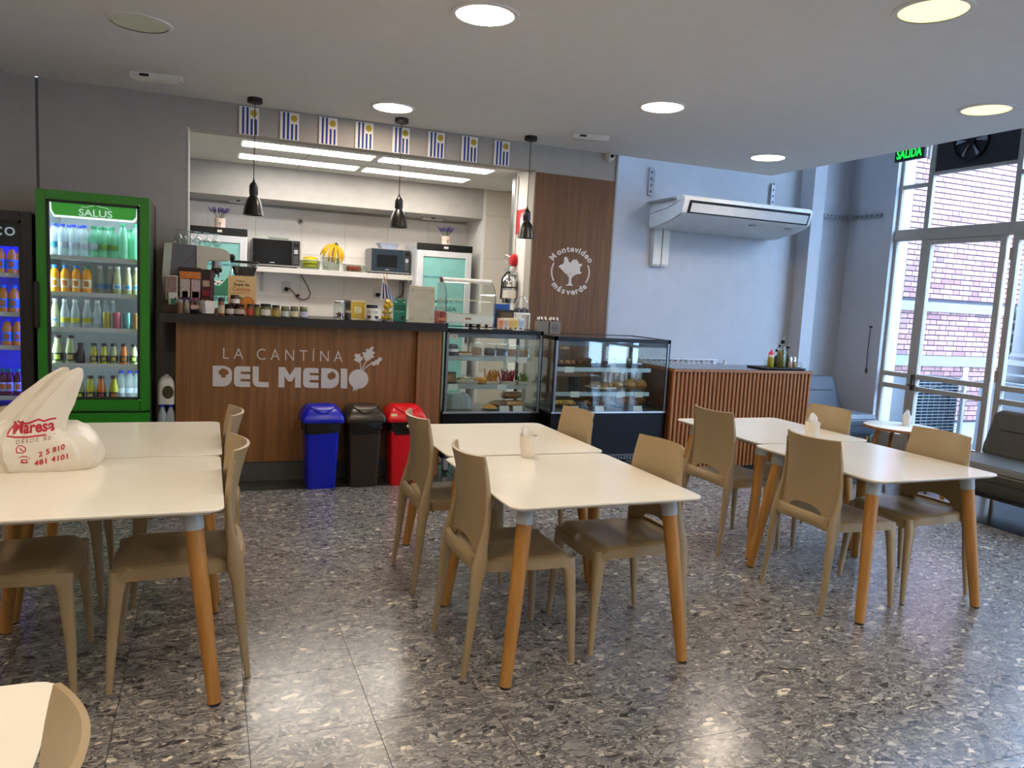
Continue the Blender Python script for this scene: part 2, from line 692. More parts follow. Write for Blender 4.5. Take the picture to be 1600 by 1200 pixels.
# dark granite slabs along the counter and in the lounge
for k in range(5):
    x = -.5 + k * .62
    part('granite_slab', MB().box(x + .002, x + .618, 5.952, 6.60, -.02, 0), M_gran_grey, floor)
part('granite_slab', MB().box(2.602, XS, 5.952, YA, -.02, -.0005), M_gran_grey, floor)
part('granite_slab', MB().box(-3.6, -.502, 5.952, YW, -.02, -.0005), M_gran_grey, floor)
lounge = struct('floor_lounge', MB().box(XS, XW + .25, -3.2, YA, -.1, -.004), mat('floor_joint', '#2b2a29', .8))
for i in range(3):
    for j in range(11):
        x0 = XS + i * .634; y0 = YA - (j + 1) * .97
        part('granite_slab', MB().box(x0 + .0015, x0 + .632, y0 + .0015, y0 + .9685, -.02, 0), M_granite, lounge)
# ---- ceiling
struct('ceiling', MB().box(-3.6, XS, -3.2, YW, ZC, ZC + .28), M_ceil)
struct('ceiling_void', MB().box(XS - .1, XW + .3, -3.2, YA + .2, 4.7, 4.8), M_ceil)
struct('ceiling_void_back', MB().box(3.73, XS - .1, YW - .05, YA + .2, 4.7, 4.8), M_ceil)
struct('wall_leak_stop_right', MB().box(XS - .12, XS - .02, -3.2, YW - .06, ZC + .28, 4.7), M_ac_wall)  # unseen wall added above the slab to keep light from leaking over it
struct('wall_leak_stop_back', MB().box(3.73, XS - .02, YW - .06, YW - .01, ZC + .28, 4.7), M_ac_wall)  # same unseen light stop along the rear slab edge
# ---- walls
struct('wall_back_left', MB().box(-3.6, -1.205, YW, YW + .15, 0, ZC), M_wall)
struct('wall_back_centre', MB().box(-1.185, -.152, YW, YW + .15, 0, ZC), M_wall)
struct('trim_1', MB().box(-1.21, -1.18, YW + .004, YW + .14, 0, ZC), mat('dark_joint', '#5b5a5c', .6))
struct('wall_lintel', MB().box(-.152, 2.86, YW, YW + .15, 2.762, ZC), M_wall)
struct('wall_back_right', MB().box(2.86, 3.725, YW, YW + .15, 0, ZC), M_wall)
struct('wall_right_return', MB().box(3.60, 3.725, YW + .15, YA, 0, 4.7), M_ac_wall)
struct('wall_back_lounge', MB().box(3.60, XW + .25, YA, YA + .15, 0, 4.7), M_ac_wall)
struct('trim_2', MB().box(-.158, -.146, YW - .004, YW + .15, 1.2, 2.77), M_white)
struct('trim_3', MB().box(3.715, 3.735, YW - .012, YW + .02, 0, ZC), mat('corner_strip', '#8f8a80', .4))
struct('wall_left', MB().box(-3.75, -3.6, -3.2, YW + .15, 0, ZC), M_white)
struct('wall_front', MB().box(-3.75, XW + .25, -3.35, -3.2, 0, 4.8), M_white)
# boxed pier in the lounge corner, lit by the window
struct('wall_pier', MB().box(6.69, 6.87, 7.33, YA, 0, 4.7), M_ac_wall)
# ---- window wall
struct('wall_window_corner', MB().box(XW, XW + .28, 6.88, YA + .15, 0, 4.7), M_ac_wall)
for (a, b) in ((3.25, 4.02), (-.37, .37), (-3.2, -2.9)):
    struct('wall_window_pier', MB().box(XW, XW + .28, a, b, 0, 4.7), M_ac_wall)
struct('wall_window_head', MB().box(XW, XW + .28, 4.02, 6.88, 4.4, 4.7), M_ac_wall)
struct('wall_window_head', MB().box(XW, XW + .28, -2.9, 3.25, 2.62, 4.7), M_ac_wall)  # unseen head, brought low to cut daylight on the wall above the air conditioner


def window(idx, y1, top=4.4):
    """two french leaves with sidelights and top lights, from y1 down 2.86 m"""
    r = tag(link('window_%d' % idx, None, None, (XW, y1, 0)), None, None, None, 'structure')
    D0, D1 = .06, .11

    def bar(name, a, b, z0, z1, d0=D0, d1=D1):
        part(name, MB().box(d0, d1, -b, -a, z0, z1), M_frame, r, .004, 1)
    bar('jamb', 0, .035, 0, top); bar('jamb', 2.825, 2.86, 0, top)
    bar('post', .37, .435, 0, top); bar('post', 2.425, 2.49, 0, top)
    if top > 3:
        bar('post', 1.395, 1.455, 2.58, top)
    bar('transom', 0, 2.86, 2.455, 2.585, .05, .12)
    if top > 3:
        bar('head', 0, 2.86, 4.33, 4.4)
    for a, b in ((.035, .37), (2.49, 2.825)):
        for z0, z1 in ((.87, .925), (.73, .785), (3.055, 3.1), (0, .2)):
            if z1 > top: continue
            bar('glazing_bar', a, b, z0, z1)
        for z0, z1 in ((.2, .73), (.785, .87), (.925, 2.455), (2.585, 3.055), (3.1, 4.33)):
            if z1 > top: continue
            part('pane', MB().box(.082, .087, -b, -a, z0, z1), G_pane, r)
    for n, (a, b) in enumerate(((.44, 1.39), (1.455, 2.42))):
        leaf = part('door_leaf', MB().box(D0 - .01, D1, -a - .065, -a, .02, 2.45).box(D0 - .01, D1, -b, -b + .065, .02, 2.45).box(D0 - .01, D1, -b + .065, -a - .065, .02, .2).box(D0 - .01, D1, -b + .065, -a - .065, 2.40, 2.45)
                    .box(D0, D1, -b + .065, -a - .065, .87, .925).box(D0, D1, -b + .065, -a - .065, .73, .785), M_frame, r, .003, 1)
        for z0, z1 in ((.2, .73), (.785, .87), (.925, 2.40)):
            part('pane', MB().box(.082, .087, -b + .065, -a - .065, z0, z1), G_pane, leaf)
        hb = MB().box(.02, .05, -a - .05, -a - .02, .74, .92).tube([(.03, -a - .03, .80), (-.02, -a - .03, .80), (-.02, -a - .13, .80)], .009, 8)
        if n == 0:
            part('handle', hb, mat('dark_brass', '#4a4339', .35, .8), leaf)
        for z in (.95, 2.2):
            part('hinge', MB().cyl(.012, -.06, .06, 10, (.045, (-b + .0 if n == 0 else -a), z + .06)), M_frame, leaf)
        if top < 3:
            continue
        if not (idx == 1 and n == 0):
            zz = ((2.585, 3.055), (3.1, 4.33))
            bar('glazing_bar', a, b, 3.055, 3.1)
        else:
            zz = ((2.585, 3.17), (3.78, 4.33))
            bar('glazing_bar', a, b, 3.17, 3.205)
            bar('glazing_bar', a, b, 3.76, 3.79)
        for z0, z1 in zz:
            part('pane', MB().box(.082, .087, -b + .01, -a, z0, z1), G_pane, r)
    return r


window(1, 6.88)
window(2, 3.25, 2.62)  # unseen bay added along the wall to bring in daylight
window(3, -.37, 2.62)  # second unseen bay, also added for daylight

# extractor fan in its black panel, set in the upper light
fan = thing('extractor_fan', 'round extractor fan in a black panel filling the upper window light', 'fan', (XW + .085, 6.0, 3.48))
part('panel', MB().box(-.012, .012, -.53, .44, -.275, .28), M_blackm, fan)
_rg = MB().lathe([(.19, -.03), (.205, -.03), (.205, 0), (.19, 0)], 28, (0, .02, 0), False, 'x')
part('ring', _rg, M_black, fan, loc=(-.01, 0, 0))
for k in range(6):
    a = k * PI / 3
    bl = MB()
    q = []
    for t in (.05, .18):
        for s_, w in ((-1, .4), (1, .4)):
            q.append((-.03 + .012 * s_, .02 + t * math.cos(a + s_ * w * (.05 + t) * 1.6), t * math.sin(a + s_ * w * (.05 + t) * 1.6)))
    bl.add(q + [(x + .004, y, z) for x, y, z in q], [(0, 1, 3, 2), (4, 6, 7, 5), (0, 2, 6, 4), (1, 5, 7, 3), (0, 4, 5, 1), (2, 3, 7, 6)])
    part('blade', bl, mat('fan_blade_grey', '#8d949c', .4), fan)
part('hub', MB().cyl(.05, -.05, -.015, 16, (0, .02, 0), 'x'), M_black, fan)

# ---- outside
struct('ground_outside', MB().box(XW + .28, 16, -6, 8.6, -.16, -.04), mat('pale_paving', '#777a7c', .8, var=.08))
struct('trim_outside_pilaster', MB().box(8.55, 9.52, 8.42, 8.9, -.05, 6.5), mat('white_render', '#8f979f', .8, var=.06, scale=20, bump=.2), None)
YB = 8.5
bw = struct('wall_outside_brick', MB().box(9.5, 15, YB + .012, YB + .3, -.05, 6.5), mat('brick_mortar', '#4b444a', .9))
M_brick = random_ramp('brick_clay', [(0, '#7c5552'), (.25, '#966c68'), (.5, '#aa7c76'), (.7, '#926c6c'), (.85, '#735a60'), (1, '#a2766e')])
bm_s = MB().box(0, .262, -.016, .02, 0, .064).mesh('brick'); bm_s.materials.append(M_brick)
bm_h = MB().box(0, .128, -.016, .02, 0, .064).mesh('brick'); bm_h.materials.append(M_brick)
spots = []
for c in range(0, 82):
    z = .0 + c * .0785
    if 1.66 < z < 1.84 or .85 < z < 1.02:
        continue
    x = 9.53 + (0.0 if c % 2 else -.20)
    k = 0
    while x < 14.6:
        w = .262 if k % 2 == 0 else .128
        if x > 9.52:
            spots.append((x, z, w))
        x += w + .012
        k += 1
near = sorted(spots, key=lambda q: 0 if (9.5 < q[0] < 11.75 and .15 < q[1] < 4.0) else 1)
near = [q for q in near if 9.5 < q[0] < 11.75 and .15 < q[1] < 4.0]
near.sort(key=lambda q: -q[2] * 1.0 + .02 * abs(q[1] - 2.2))
keep = set(near[:300])
restb = MB()
for q in spots:
    x, z, w = q
    if q in keep:
        link('brick', bm_s if w > .2 else bm_h, bw, (x, YB, z))
    else:
        restb.box(x, x + w, YB - .016, YB + .02, z, z + .064)
o = part('brick_rest', restb, mat('brick_far', '#98706c', .85, var=.3, scale=6), bw)
o['kind'] = 'stuff'
M_conc = mat('pale_concrete', '#82878c', .8, var=.06, scale=10)
part('band_course', MB().box(9.5, 15, YB - .05, YB + .05, 1.685, 1.825), M_conc, bw)
part('band_course', MB().box(9.5, 15, YB - .06, YB + .05, .855, 1.01), M_conc, bw)
# neighbouring mass far beyond, so the horizon is closed
struct('wall_outside_far', MB().box(16, 16.3, -8, 9, -.1, 5.0), mat('far_grey_render', '#8c9095', .8))

# stone column on a pedestal
colm = thing('stone_column', 'grey round stone column on a square pedestal outside the right door leaf', 'column', (8.95, 5.95, -.04))
part('pedestal', MB().box(-.30, .62, -.46, .46, 0, .92), mat('granite_grey', '#8a8c92', .8, var=.2, scale=80), colm, .01, 1)
part('base_moulding', MB().lathe([(.43, .92), (.45, .95), (.45, 1.0), (.40, 1.03), (.41, 1.08), (.43, 1.12), (.40, 1.16), (.37, 1.18), (.38, 1.22), (.36, 1.26)], 36, (.16, 0, 0)), mat('granite_brown', '#7f7a7c', .7, var=.12, scale=60), colm)
part('shaft', MB().lathe([(.36, 1.26), (.355, 2.4), (.33, 5.5)], 36, (.16, 0, 0)), mat('granite_brown', '#7f7a7c', .7), colm)

# dark iron post with turned finial
ip = thing('iron_post', 'dark iron post with a turned finial outside the door', 'post', (9.55, 6.72, -.04))
part('shaft', MB().box(-.07, .07, -.07, .07, 0, 1.25), mat('dark_iron', '#26282c', .6), ip, .006, 1)
part('finial', MB().lathe([(.07, 1.25), (.10, 1.28), (.10, 1.33), (.05, 1.37), (.085, 1.42), (.09, 1.47), (.045, 1.52), (.065, 1.57), (.065, 1.61), (.03, 1.65), (.045, 1.70), (.02, 1.78), (.002, 1.83)], 18), mat('dark_iron', '#26282c', .6), ip)

# outdoor condenser behind its wire guard
cu = thing('condenser_unit', 'outdoor air conditioning unit behind a wire guard and white frame', 'air conditioner', (8.75, 7.05, -.04))
part('casing', MB().box(-.36, .42, .02, .40, .04, .86), mat('condenser_dark', '#23272c', .5), cu, .01, 1)
gm = MB()
for k in range(20):
    z = .06 + k * .041
    gm.tube([(-.37, -.03, z), (.43, -.03, z)], .004, 4)
for k in range(9):
    x = -.37 + k * .1
    gm.tube([(x, -.03, .05), (x, -.03, .86)], .004, 4)
part('wire_guard', gm, mat('grey_wire', '#8e979d', .5), cu)
part('frame_post', MB().box(.43, .475, -.05, .0, 0, 1.0), M_white, cu, .004, 1)
part('foot', MB().box(-.36, -.28, .0, .42, 0, .05), M_blackm, cu)
part('foot', MB().box(.30, .38, .0, .42, 0, .05), M_blackm, cu)
part('fan_grille', MB().lathe([(.26, 0), (.29, -.02), (.30, 0)], 24, (.0, .015, .45), False, 'y'), M_blackm, cu)

# ---- kitchen shell
struct('floor_kitchen', MB().box(-1.5, 3.6, YW + .1, 9.4, -.1, 0), mat('kitchen_floor', '#6c6a66', .4))
kc = struct('ceiling_kitchen', MB().box(-1.5, 3.6, YW + .12, 9.4, 2.805, 2.85), M_white)
for i in range(5):
    for j in range(3):
        x0, y0 = -1.18 + i * 1.2 - .35, YW + .16 + j * .72
        if x0 + 1.19 > 3.6: continue
        part('ceiling_panel', MB().box(x0 + .004, x0 + 1.194, y0 + .004, y0 + .715, 2.793, 2.806), M_white, kc)
struct('wall_kitchen_left', MB().box(-1.6, -1.5, YW + .15, 9.4, 0, 2.85), M_white)
kw = struct('wall_kitchen_back', MB().box(-1.5, 2.985, 9.212, 9.35, 0, 2.8), M_grout)
wt = MB().box(.0015, .4985, -.012, .0, .0015, .4985).mesh('wall_tile'); wt.materials.append(M_ktile)
for i in range(9):
    for j in range(5):
        link('wall_tile', wt, kw, (-1.49 + .065 + (i - 0) * .5 - .08, 9.212, .43 + (j - 1) * .5))
struct('wall_kitchen_soffit', MB().box(-1.5, 2.985, 8.60, 9.2, 2.455, 2.805), mat('soffit_paint', '#b4b1ac', .7))
struct('wall_kitchen_alcove', MB().box(2.985, 3.02, 8.60, 9.35, 0, 2.8), M_white)
kr = struct('wall_kitchen_far', MB().box(3.02, 3.75, 8.615, 8.75, 0, 2.8), M_grout)
for j in range(6):
    part('wall_tile', MB().box(3.021, 3.75, 8.60, 8.615, .0015 + j * .5, .4985 + j * .5 if j < 5 else 2.79), mat('beige_wall_tile', '#d5cec2', .35, var=.02), kr)
struct('wall_kitchen_right', MB().box(2.86, 2.98, YW + .15, 7.26, 0, 2.8), M_white)
struct('trim_4', MB().box(2.845, 2.99, 7.26, 7.34, 0, 2.74), M_steel)
struct('wall_kitchen_end', MB().box(3.60, 3.75, YA, 8.62, 0, 2.85), M_white)

# wood panel with the town emblem
wp = thing('wood_panel', 'tall brown wood wall panel bearing the white tree emblem', 'wall panel', (2.875, YW - .021, 0))
part('board', MB().box(0, .825, 0, .02, 0, 2.742), M_panel, wp, .002, 1)
EY = YW - .0215


def EP(px, py):              # emblem measured on the panel face
    return WY(845 + px / 13.333, 380 + py / 13.333, EY)


def flat_on(Y):
    def place(f):
        return lambda x, y, t: f(x, y) + Vector((0, -t, 0))
    return place


tree = [(510, 282), (545, 290), (575, 350), (580, 390), (625, 408), (645, 370), (685, 335), (720, 352), (738, 332), (755, 360), (785, 400), (792, 440), (830, 420), (862, 440),
        (850, 475), (820, 490), (815, 590), (850, 612), (830, 640), (770, 640), (715, 660), (660, 705), (635, 740), (632, 820), (645, 860), (685, 888), (500, 880), (555, 862), (580, 830), (588, 720), (560, 680),
        (540, 640), (500, 630), (470, 580), (430, 550), (400, 510), (365, 490), (420, 445), (465, 440), (490, 370), (485, 310)]
holes = [[(600, 640), (615, 620), (630, 625), (625, 645)], [(640, 690), (665, 670), (668, 685), (648, 700)], [(575, 640), (590, 650), (590, 690), (580, 670)]]
eb = part('emblem_tree', MB().plate([tree[::-1]] + holes, lambda x, y, t: EP(x, y) + Vector((0, -t, 0)), .0015), M_letter, wp)
eb.location = -Vector(wp.location)


def arc_band(cx, cy, rx, ry, a0, a1, w, n=24):
    o_ = [(cx + rx * math.cos(a0 + (a1 - a0) * i / n), cy - ry * math.sin(a0 + (a1 - a0) * i / n)) for i in range(n + 1)]
    i_ = [(cx + (rx - w) * math.cos(a0 + (a1 - a0) * i / n), cy - (ry - w) * math.sin(a0 + (a1 - a0) * i / n)) for i in range(n, -1, -1)]
    return o_ + i_


for a0, a1 in ((-.62, .37), (PI - .52, PI + .48)):
    e = part('emblem_arc', MB().plate([arc_band(615, 600, 405, 405, a0, a1, 28)], lambda x, y, t: EP(x, y) + Vector((0, -t, 0)), .0015), M_letter, wp)
    e.location = -Vector(wp.location)
em = MB()


def arc_letters(keys, cx, cy, r, angs, h, flip):
    for k, a in zip(keys, angs):
        vs, fs, x0, x1, y0, y1 = TXT[k]
        sc = h / .72
        P = []
        for x, y in vs:
            lx, ly = (x - (x0 + x1) / 2) * sc, y * sc
            if not flip:
                rr, aa = r + ly, a
                px_ = cx + rr * math.cos(aa) + lx * math.sin(aa)
                py_ = cy - (rr * math.sin(aa) - lx * math.cos(aa))
            else:
                rr, aa = r - ly, a
                px_ = cx + rr * math.cos(aa) - lx * math.sin(aa)
                py_ = cy - (rr * math.sin(aa) + lx * math.cos(aa))
            P.append(EP(px_, py_) + Vector((0, -.0015, 0)))
        em.add(P, fs)


arc_letters(['M%d' % i for i in range(10)], 615, 600, 425, [math.radians(d) for d in (139, 120, 107, 95.5, 85, 74, 65.5, 56, 43.5, 31)], 122, False)
arc_letters(['V%d' % i for i in range(8)], 615, 600, 470, [math.radians(d) for d in (221, 237, 250, 264, 277, 289, 300, 313)], 122, True)
letters(em, M_letter, wp, -Vector(wp.location))

# ================================================================== CEILING FITTINGS
lamps = [(758, 23, 'on', 'large bright round downlight at the top of the ceiling, nearest the camera'),
         (614, 168, 'on', 'bright round downlight above the middle pendant lamp'),
         (1035, 167, 'on', 'bright round downlight in the middle of the ceiling right of the pendants'),
         (1200, 246, 'on', 'bright round downlight near the far corner of the ceiling over the air conditioner'),
         (1541, 171, 'yellow', 'yellowish round downlight near the window edge of the ceiling'),
         (1458, 16, 'yellow', 'yellow round downlight at the top right of the ceiling'),
         (218, 36, 'off', 'unlit round downlight at the top left of the ceiling')]
ring = MB().lathe([(.150, 0), (.178, 0), (.176, -.006), (.152, -.008)], 40, (0, 0, 0), False).mesh('trim_ring')
ring.materials.append(M_white)
disc = {}
for k, m_ in (('on', E_down), ('yellow', E_down_y), ('off', mat('dead_diffuser', '#e2e6cc', .6))):
    disc[k] = MB().cyl(.151, -.004, -.001, 40).mesh('diffuser')
    disc[k].materials.append(m_)
num_ = ['first', 'fifth', 'sixth', 'eighth', 'ninth', 'third', 'seventh', 'second', 'fourth']
extra = [(-1.9, 2.6), (-.4, 1.9), (1.35, 1.2), (3.1, .5), (4.9, 1.4), (-.4, -.6), (1.4, -1.2), (-2.0, 0.2), (4.9, -.9)]
for px_, py_, k, lb in lamps:
    q = WZ(px_, py_, ZC)
    t = thing('ceiling_downlight', lb, 'downlight', (q.x, q.y, ZC), 0, 'round downlights in the ceiling')
    link('trim_ring', ring, t)
    link('diffuser', disc[k], t)
for i_, (x, y) in enumerate(extra):
    t = thing('ceiling_downlight', 'round ceiling downlight out of frame, %s counted from the left wall' % num_[i_], 'downlight', (x, y, ZC), 0, 'downlights behind the camera')
    link('trim_ring', ring, t)
    link('diffuser', disc['on'], t)

# emergency light fittings on the ceiling
for (a, b, lb, cells) in (((204, 112), (285, 120), 'white emergency light with a row of lamp cells on the ceiling at left', True),
                          ((893, 208), (951, 213), 'slim white emergency light with a plain cover on the ceiling right of the pendants', False)):
    p, q = WZ(a[0], a[1], ZC), WZ(b[0], b[1], ZC)
    L_ = (q - p).length
    t = thing('emergency_light', lb, 'emergency light', ((p.x + q.x) / 2, (p.y + q.y) / 2, ZC), math.atan2(q.y - p.y, q.x - p.x))
    part('housing', MB().box(-L_ / 2, L_ / 2, -.04, .04, -.045, 0), M_plasticw, t, .006)
    part('test_window', MB().box(-L_ * .3, -L_ * .12, -.042, -.038, -.03, -.012), M_blackm, t)
    if cells:
        for k in range(13):
            x = -L_ * .44 + k * L_ * .068
            part('lamp_cell', MB().box(x, x + L_ * .05, -.034, .034, -.052, -.045), mat('lamp_cell_white', '#f4f0e6', .3), t, .003, 1)
    else:
        part('diffuser', MB().box(-L_ * .46, L_ * .46, -.034, .034, -.050, -.045), mat('frosted_cover', '#cfcfcb', .4), t, .002, 1)

# security camera under the ceiling
q = WY(950, 246, YW)
t = thing('security_camera', 'small white dome security camera high on the wall above the wood panel', 'camera', (q.x, YW, q.z))
part('mount', MB().cyl(.045, -.03, 0, 20, (0, 0, 0), 'y'), M_plasticw, t)
part('body', MB().lathe([(.001, -.085), (.03, -.078), (.043, -.055), (.045, -.03)], 20, (0, 0, 0), True, 'y'), M_plasticw, t)
part('lens', MB().cyl(.017, -.092, -.075, 16, (0, 0, 0), 'y'), M_black, t)

# pendants
pr = [(.0, .10), (.02, .10), (.028, .088), (.034, .075), (.034, .012), (.03, .005), (.03, 0), (.036, -.01), (.05, -.03), (.064, -.07), (.073, -.11), (.078, -.145), (.0805, -.152),
      (.077, -.150), (.070, -.11), (.06, -.07), (.045, -.03), (.02, -.02)]
pend0 = None
for (px_, py_), lb in zip(((398, 157), (627, 188), (830, 215)), ('black bell pendant lamp at left, over the coffee machine end of the counter', 'black bell pendant lamp in the middle of the serving hatch', 'black bell pendant lamp at right, in front of the fire sign')):
    q = WZ(px_, py_, ZC - .01)
    loc = (q.x, 6.52, ZC)
    if pend0 is None:
        t = thing('pendant_lamp', lb, 'pendant lamp', loc, 0, 'black pendants over the counter')
        part('canopy', MB().lathe([(.055, 0), (.057, -.004), (.057, -.034), (.053, -.038), (.004, -.038)], 24), M_blackm, t)
        part('cord', MB().tube([(0, 0, -.03), (.002, 0, -.3), (-.001, 0, -.55), (0, 0, -.64)], .0035, 6), M_rubber, t)
        part('shade', MB().lathe(pr, 32, (0, 0, -.748), False), mat('pendant_black', '#121314', .32, 0, .05), t, ang=50)
        part('neck', MB().lathe([(.004, .0), (.010, -.02), (.012, -.03), (.02, -.035)], 16, (0, 0, -.615)), M_blackm, t)
        part('bulb', MB().lathe([(.002, .05), (.02, .04), (.03, .02), (.03, 0), (.02, -.022), (.002, -.03)], 16, (0, 0, -.82), False), M_ceramic, t)
        pend0 = t
    else:
        dup(pend0, loc, 0, lb)

# bunting of national flags pinned along the lintel
fl_px = [(374, 405, 164, 211), (438, 468.5, 173.5, 220), (499, 528, 181.5, 226.5), (556, 585, 188.5, 233.5), (614, 642.5, 196, 241.5), (669.5, 696.5, 204, 248), (722, 748.5, 210.5, 253.5), (773, 799.5, 217, 259.5)]
M_fblue = mat('flag_blue', '#27408f', .8)
M_fsun = mat('flag_sun_gold', '#b9a02c', .8)
order = ['first', 'second', 'third', 'fourth', 'fifth', 'sixth', 'seventh', 'eighth']
fw = .152; fh = .222
flag0 = None
for i, (a, b, c_, d_) in enumerate(fl_px):
    p = WY(a, c_, YW - .012)
    lb = 'small striped paper flag with gold sun, %s from the left in the bunting' % order[i]
    loc = (p.x, YW - .012, 2.985)
    if flag0 is None:
        t = thing('bunting_flag', lb, 'flag', loc, 0, 'paper flags along the lintel')
        part('paper', MB().box(0, fw, -.001, .001, -fh, 0), M_paper, t)
        sx = .017
        for k in range(4):
            x = .022 + k * .033
            top = -.004 if k < 2 else -.092
            part('stripe', MB().box(x, x + sx, -.0022, -.001, -fh + .004, top), M_fblue, t)
        st = []
        for k in range(32):
            r_ = .033 if k % 2 == 0 else .022
            st.append((.112 + r_ * math.cos(PI * k / 16), -.046 + r_ * math.sin(PI * k / 16)))
        part('sun', MB().plate([st], lambda x, y, tt: (x, -.001 - tt, y), .0015), M_fsun, t)
        flag0 = t
    else:
        dup(flag0, loc, None, lb)

# ================================================================== FRIDGES WITH DRINKS
def fridge(name, label, x0, x1, yf, h, depth, mbody, mframe, mside, header, z_door0, shelves, led, liner):
    t = thing(name, label, 'drinks fridge', (x0, yf, 0))
    w = x1 - x0
    part('cabinet', MB().box(0, .03, .05, depth, .06, h - .005).box(w - .03, w, .05, depth, .06, h - .005).box(.03, w - .03, .05, depth, h - .06, h - .005).box(.03, w - .03, .05, depth, .06, z_door0 - .01).box(.03, w - .03, depth - .03, depth, z_door0 - .01, h - .06), mside, t)
    part('liner', MB().box(.03, .042, .06, depth - .03, z_door0, h - .06).box(w - .042, w - .03, .06, depth - .03, z_door0, h - .06).box(.042, w - .042, depth - .045, depth - .03, z_door0, h - .06).box(.042, w - .042, .06, depth - .03, z_door0 - .01, z_door0 + .02), liner, t)
    fr = .062
    door = part('door_frame', MB().box(0, fr, 0, .05, z_door0, h).box(w - fr, w, 0, .05, z_door0, h).box(fr, w - fr, 0, .05, h - fr, h).box(fr, w - fr, 0, .05, z_door0, z_door0 + fr + .02), mframe, t, .006)
    part('gasket', MB().box(fr, fr + .016, .004, .046, z_door0 + fr + .02, h - fr).box(w - fr - .016, w - fr, .004, .046, z_door0 + fr + .02, h - fr).box(fr, w - fr, .004, .046, h - fr - .016, h - fr).box(fr, w - fr, .004, .046, z_door0 + fr + .02, z_door0 + fr + .034), M_blackm, door)
    part('pane', MB().box(fr, w - fr, .018, .022, z_door0 + fr + .02, h - fr), glass('fridge_glass', '#f0f6f8', .35), door)
    part('grille_panel', MB().box(0, w, 0, .05, .08, z_door0 - .015), mframe, t, .006)
    for k in range(6):
        part('louvre', MB().box(.06, w - .06, -.004, .0, .12 + k * .035, .135 + k * .035), M_blackm, t)
    for sx in (.05, w - .05):
        for sy in (.08, depth - .08):
            part('foot', MB().cyl(.02, 0, .07, 12, (sx, sy, 0)), M_blackm, t)
    part('handle', MB().box(-.012, .02, -.03, .0, 1.18, 1.50), M_blackm, door, .008)
    for z in shelves:
        sh = part('shelf', MB().box(.045, w - .045, .07, depth - .06, z - .014, z - .008), M_white, t)
        part('price_rail', MB().box(.045, w - .045, .062, .07, z - .024, z + .006), M_plasticw, sh)
    for x in (.05, w - .058):
        part('glow_strip', MB().box(x, x + .008, .06, .068, z_door0 + .05, h - .12), led, t)
    part('glow_strip', MB().box(.06, w - .06, .075, .095, h - .075, h - .065), led, t)
    return t


GY = 6.0
g_sh = [WY(150, y, GY + .08).z for y in (403, 459, 513.5, 569)] + [.655]
green = fridge('drinks_fridge', 'tall green framed glass door drinks fridge beside the counter', -1.075, -.385, GY, 2.113, .74, None, mat('fridge_green', '#1d7d12', .35, var=.03),
               mat('fridge_side_black', '#151515', .45), None, .61, g_sh, emit('green_fridge_led', '#e8f4ff', 46.0), mat('fridge_liner', '#dfe4e8', .4))
# backlit header with the brand lettering
hz0, hz1 = 1.94, 2.05
part('header_sign', MB().plate([[(.075, hz1), (.078, hz0 + .04), (.10, hz0), (.585, hz0), (.612, hz0 + .03), (.618, hz1)]], lambda x, y, t_: (x, .052 + t_, y), .02), emit('header_light', '#eaffea', 1.6), green)
part('header_panel', MB().plate([[(.085, hz1), (.088, hz0 + .045), (.105, hz0 + .012), (.58, hz0 + .012), (.602, hz0 + .034), (.608, hz1)]], lambda x, y, t_: (x, .048 + t_, y), .004), emit('header_green', '#3f9e35', .75), green)
letters(text_mb('salus', (.25, .047, 1.957), (.205, 0, 0), (0, 0, .048)), emit('header_letters', '#d8ecd8', .85), green)
part('header_mountain_line', MB().tube([(.265, .046, 2.019), (.30, .046, 2.017), (.315, .046, 2.026), (.335, .046, 2.029), (.35, .046, 2.040), (.375, .046, 2.029), (.395, .046, 2.024), (.405, .046, 2.025), (.44, .046, 2.014)], .0018, 5), emit('header_letters', '#d8ecd8', .85), green)

black = fridge('drinks_fridge', 'tall black framed glass door drinks fridge lit blue inside, cut off at left', -1.80, -1.10, 6.02, 1.955, .70, None, mat('fridge_black', '#101012', .4),
               mat('fridge_side_black', '#151515', .45), None, .55, [], emit('blue_fridge_led', '#4a50ff', 60.0), mat('fridge_liner_blue', '#9a9ef0', .5))
b_sh = [WY(20, y, 6.1).z for y in (428, 489, 541)] + [.70]
for z in b_sh:
    sh = part('shelf', MB().box(.045, .655, .07, .64, z - .014, z - .008), M_white, black)
    part('price_rail', MB().box(.045, .655, .062, .07, z - .024, z + .006), M_plasticw, sh)
part('header_panel', MB().box(.063, .637, .026, .05, 1.72, 1.885), M_blackm, black)
letters(text_mb('co', (.475, .025, 1.79), (.125, 0, 0), (0, 0, .058)), emit('header_white', '#c8ccd8', .5), black)

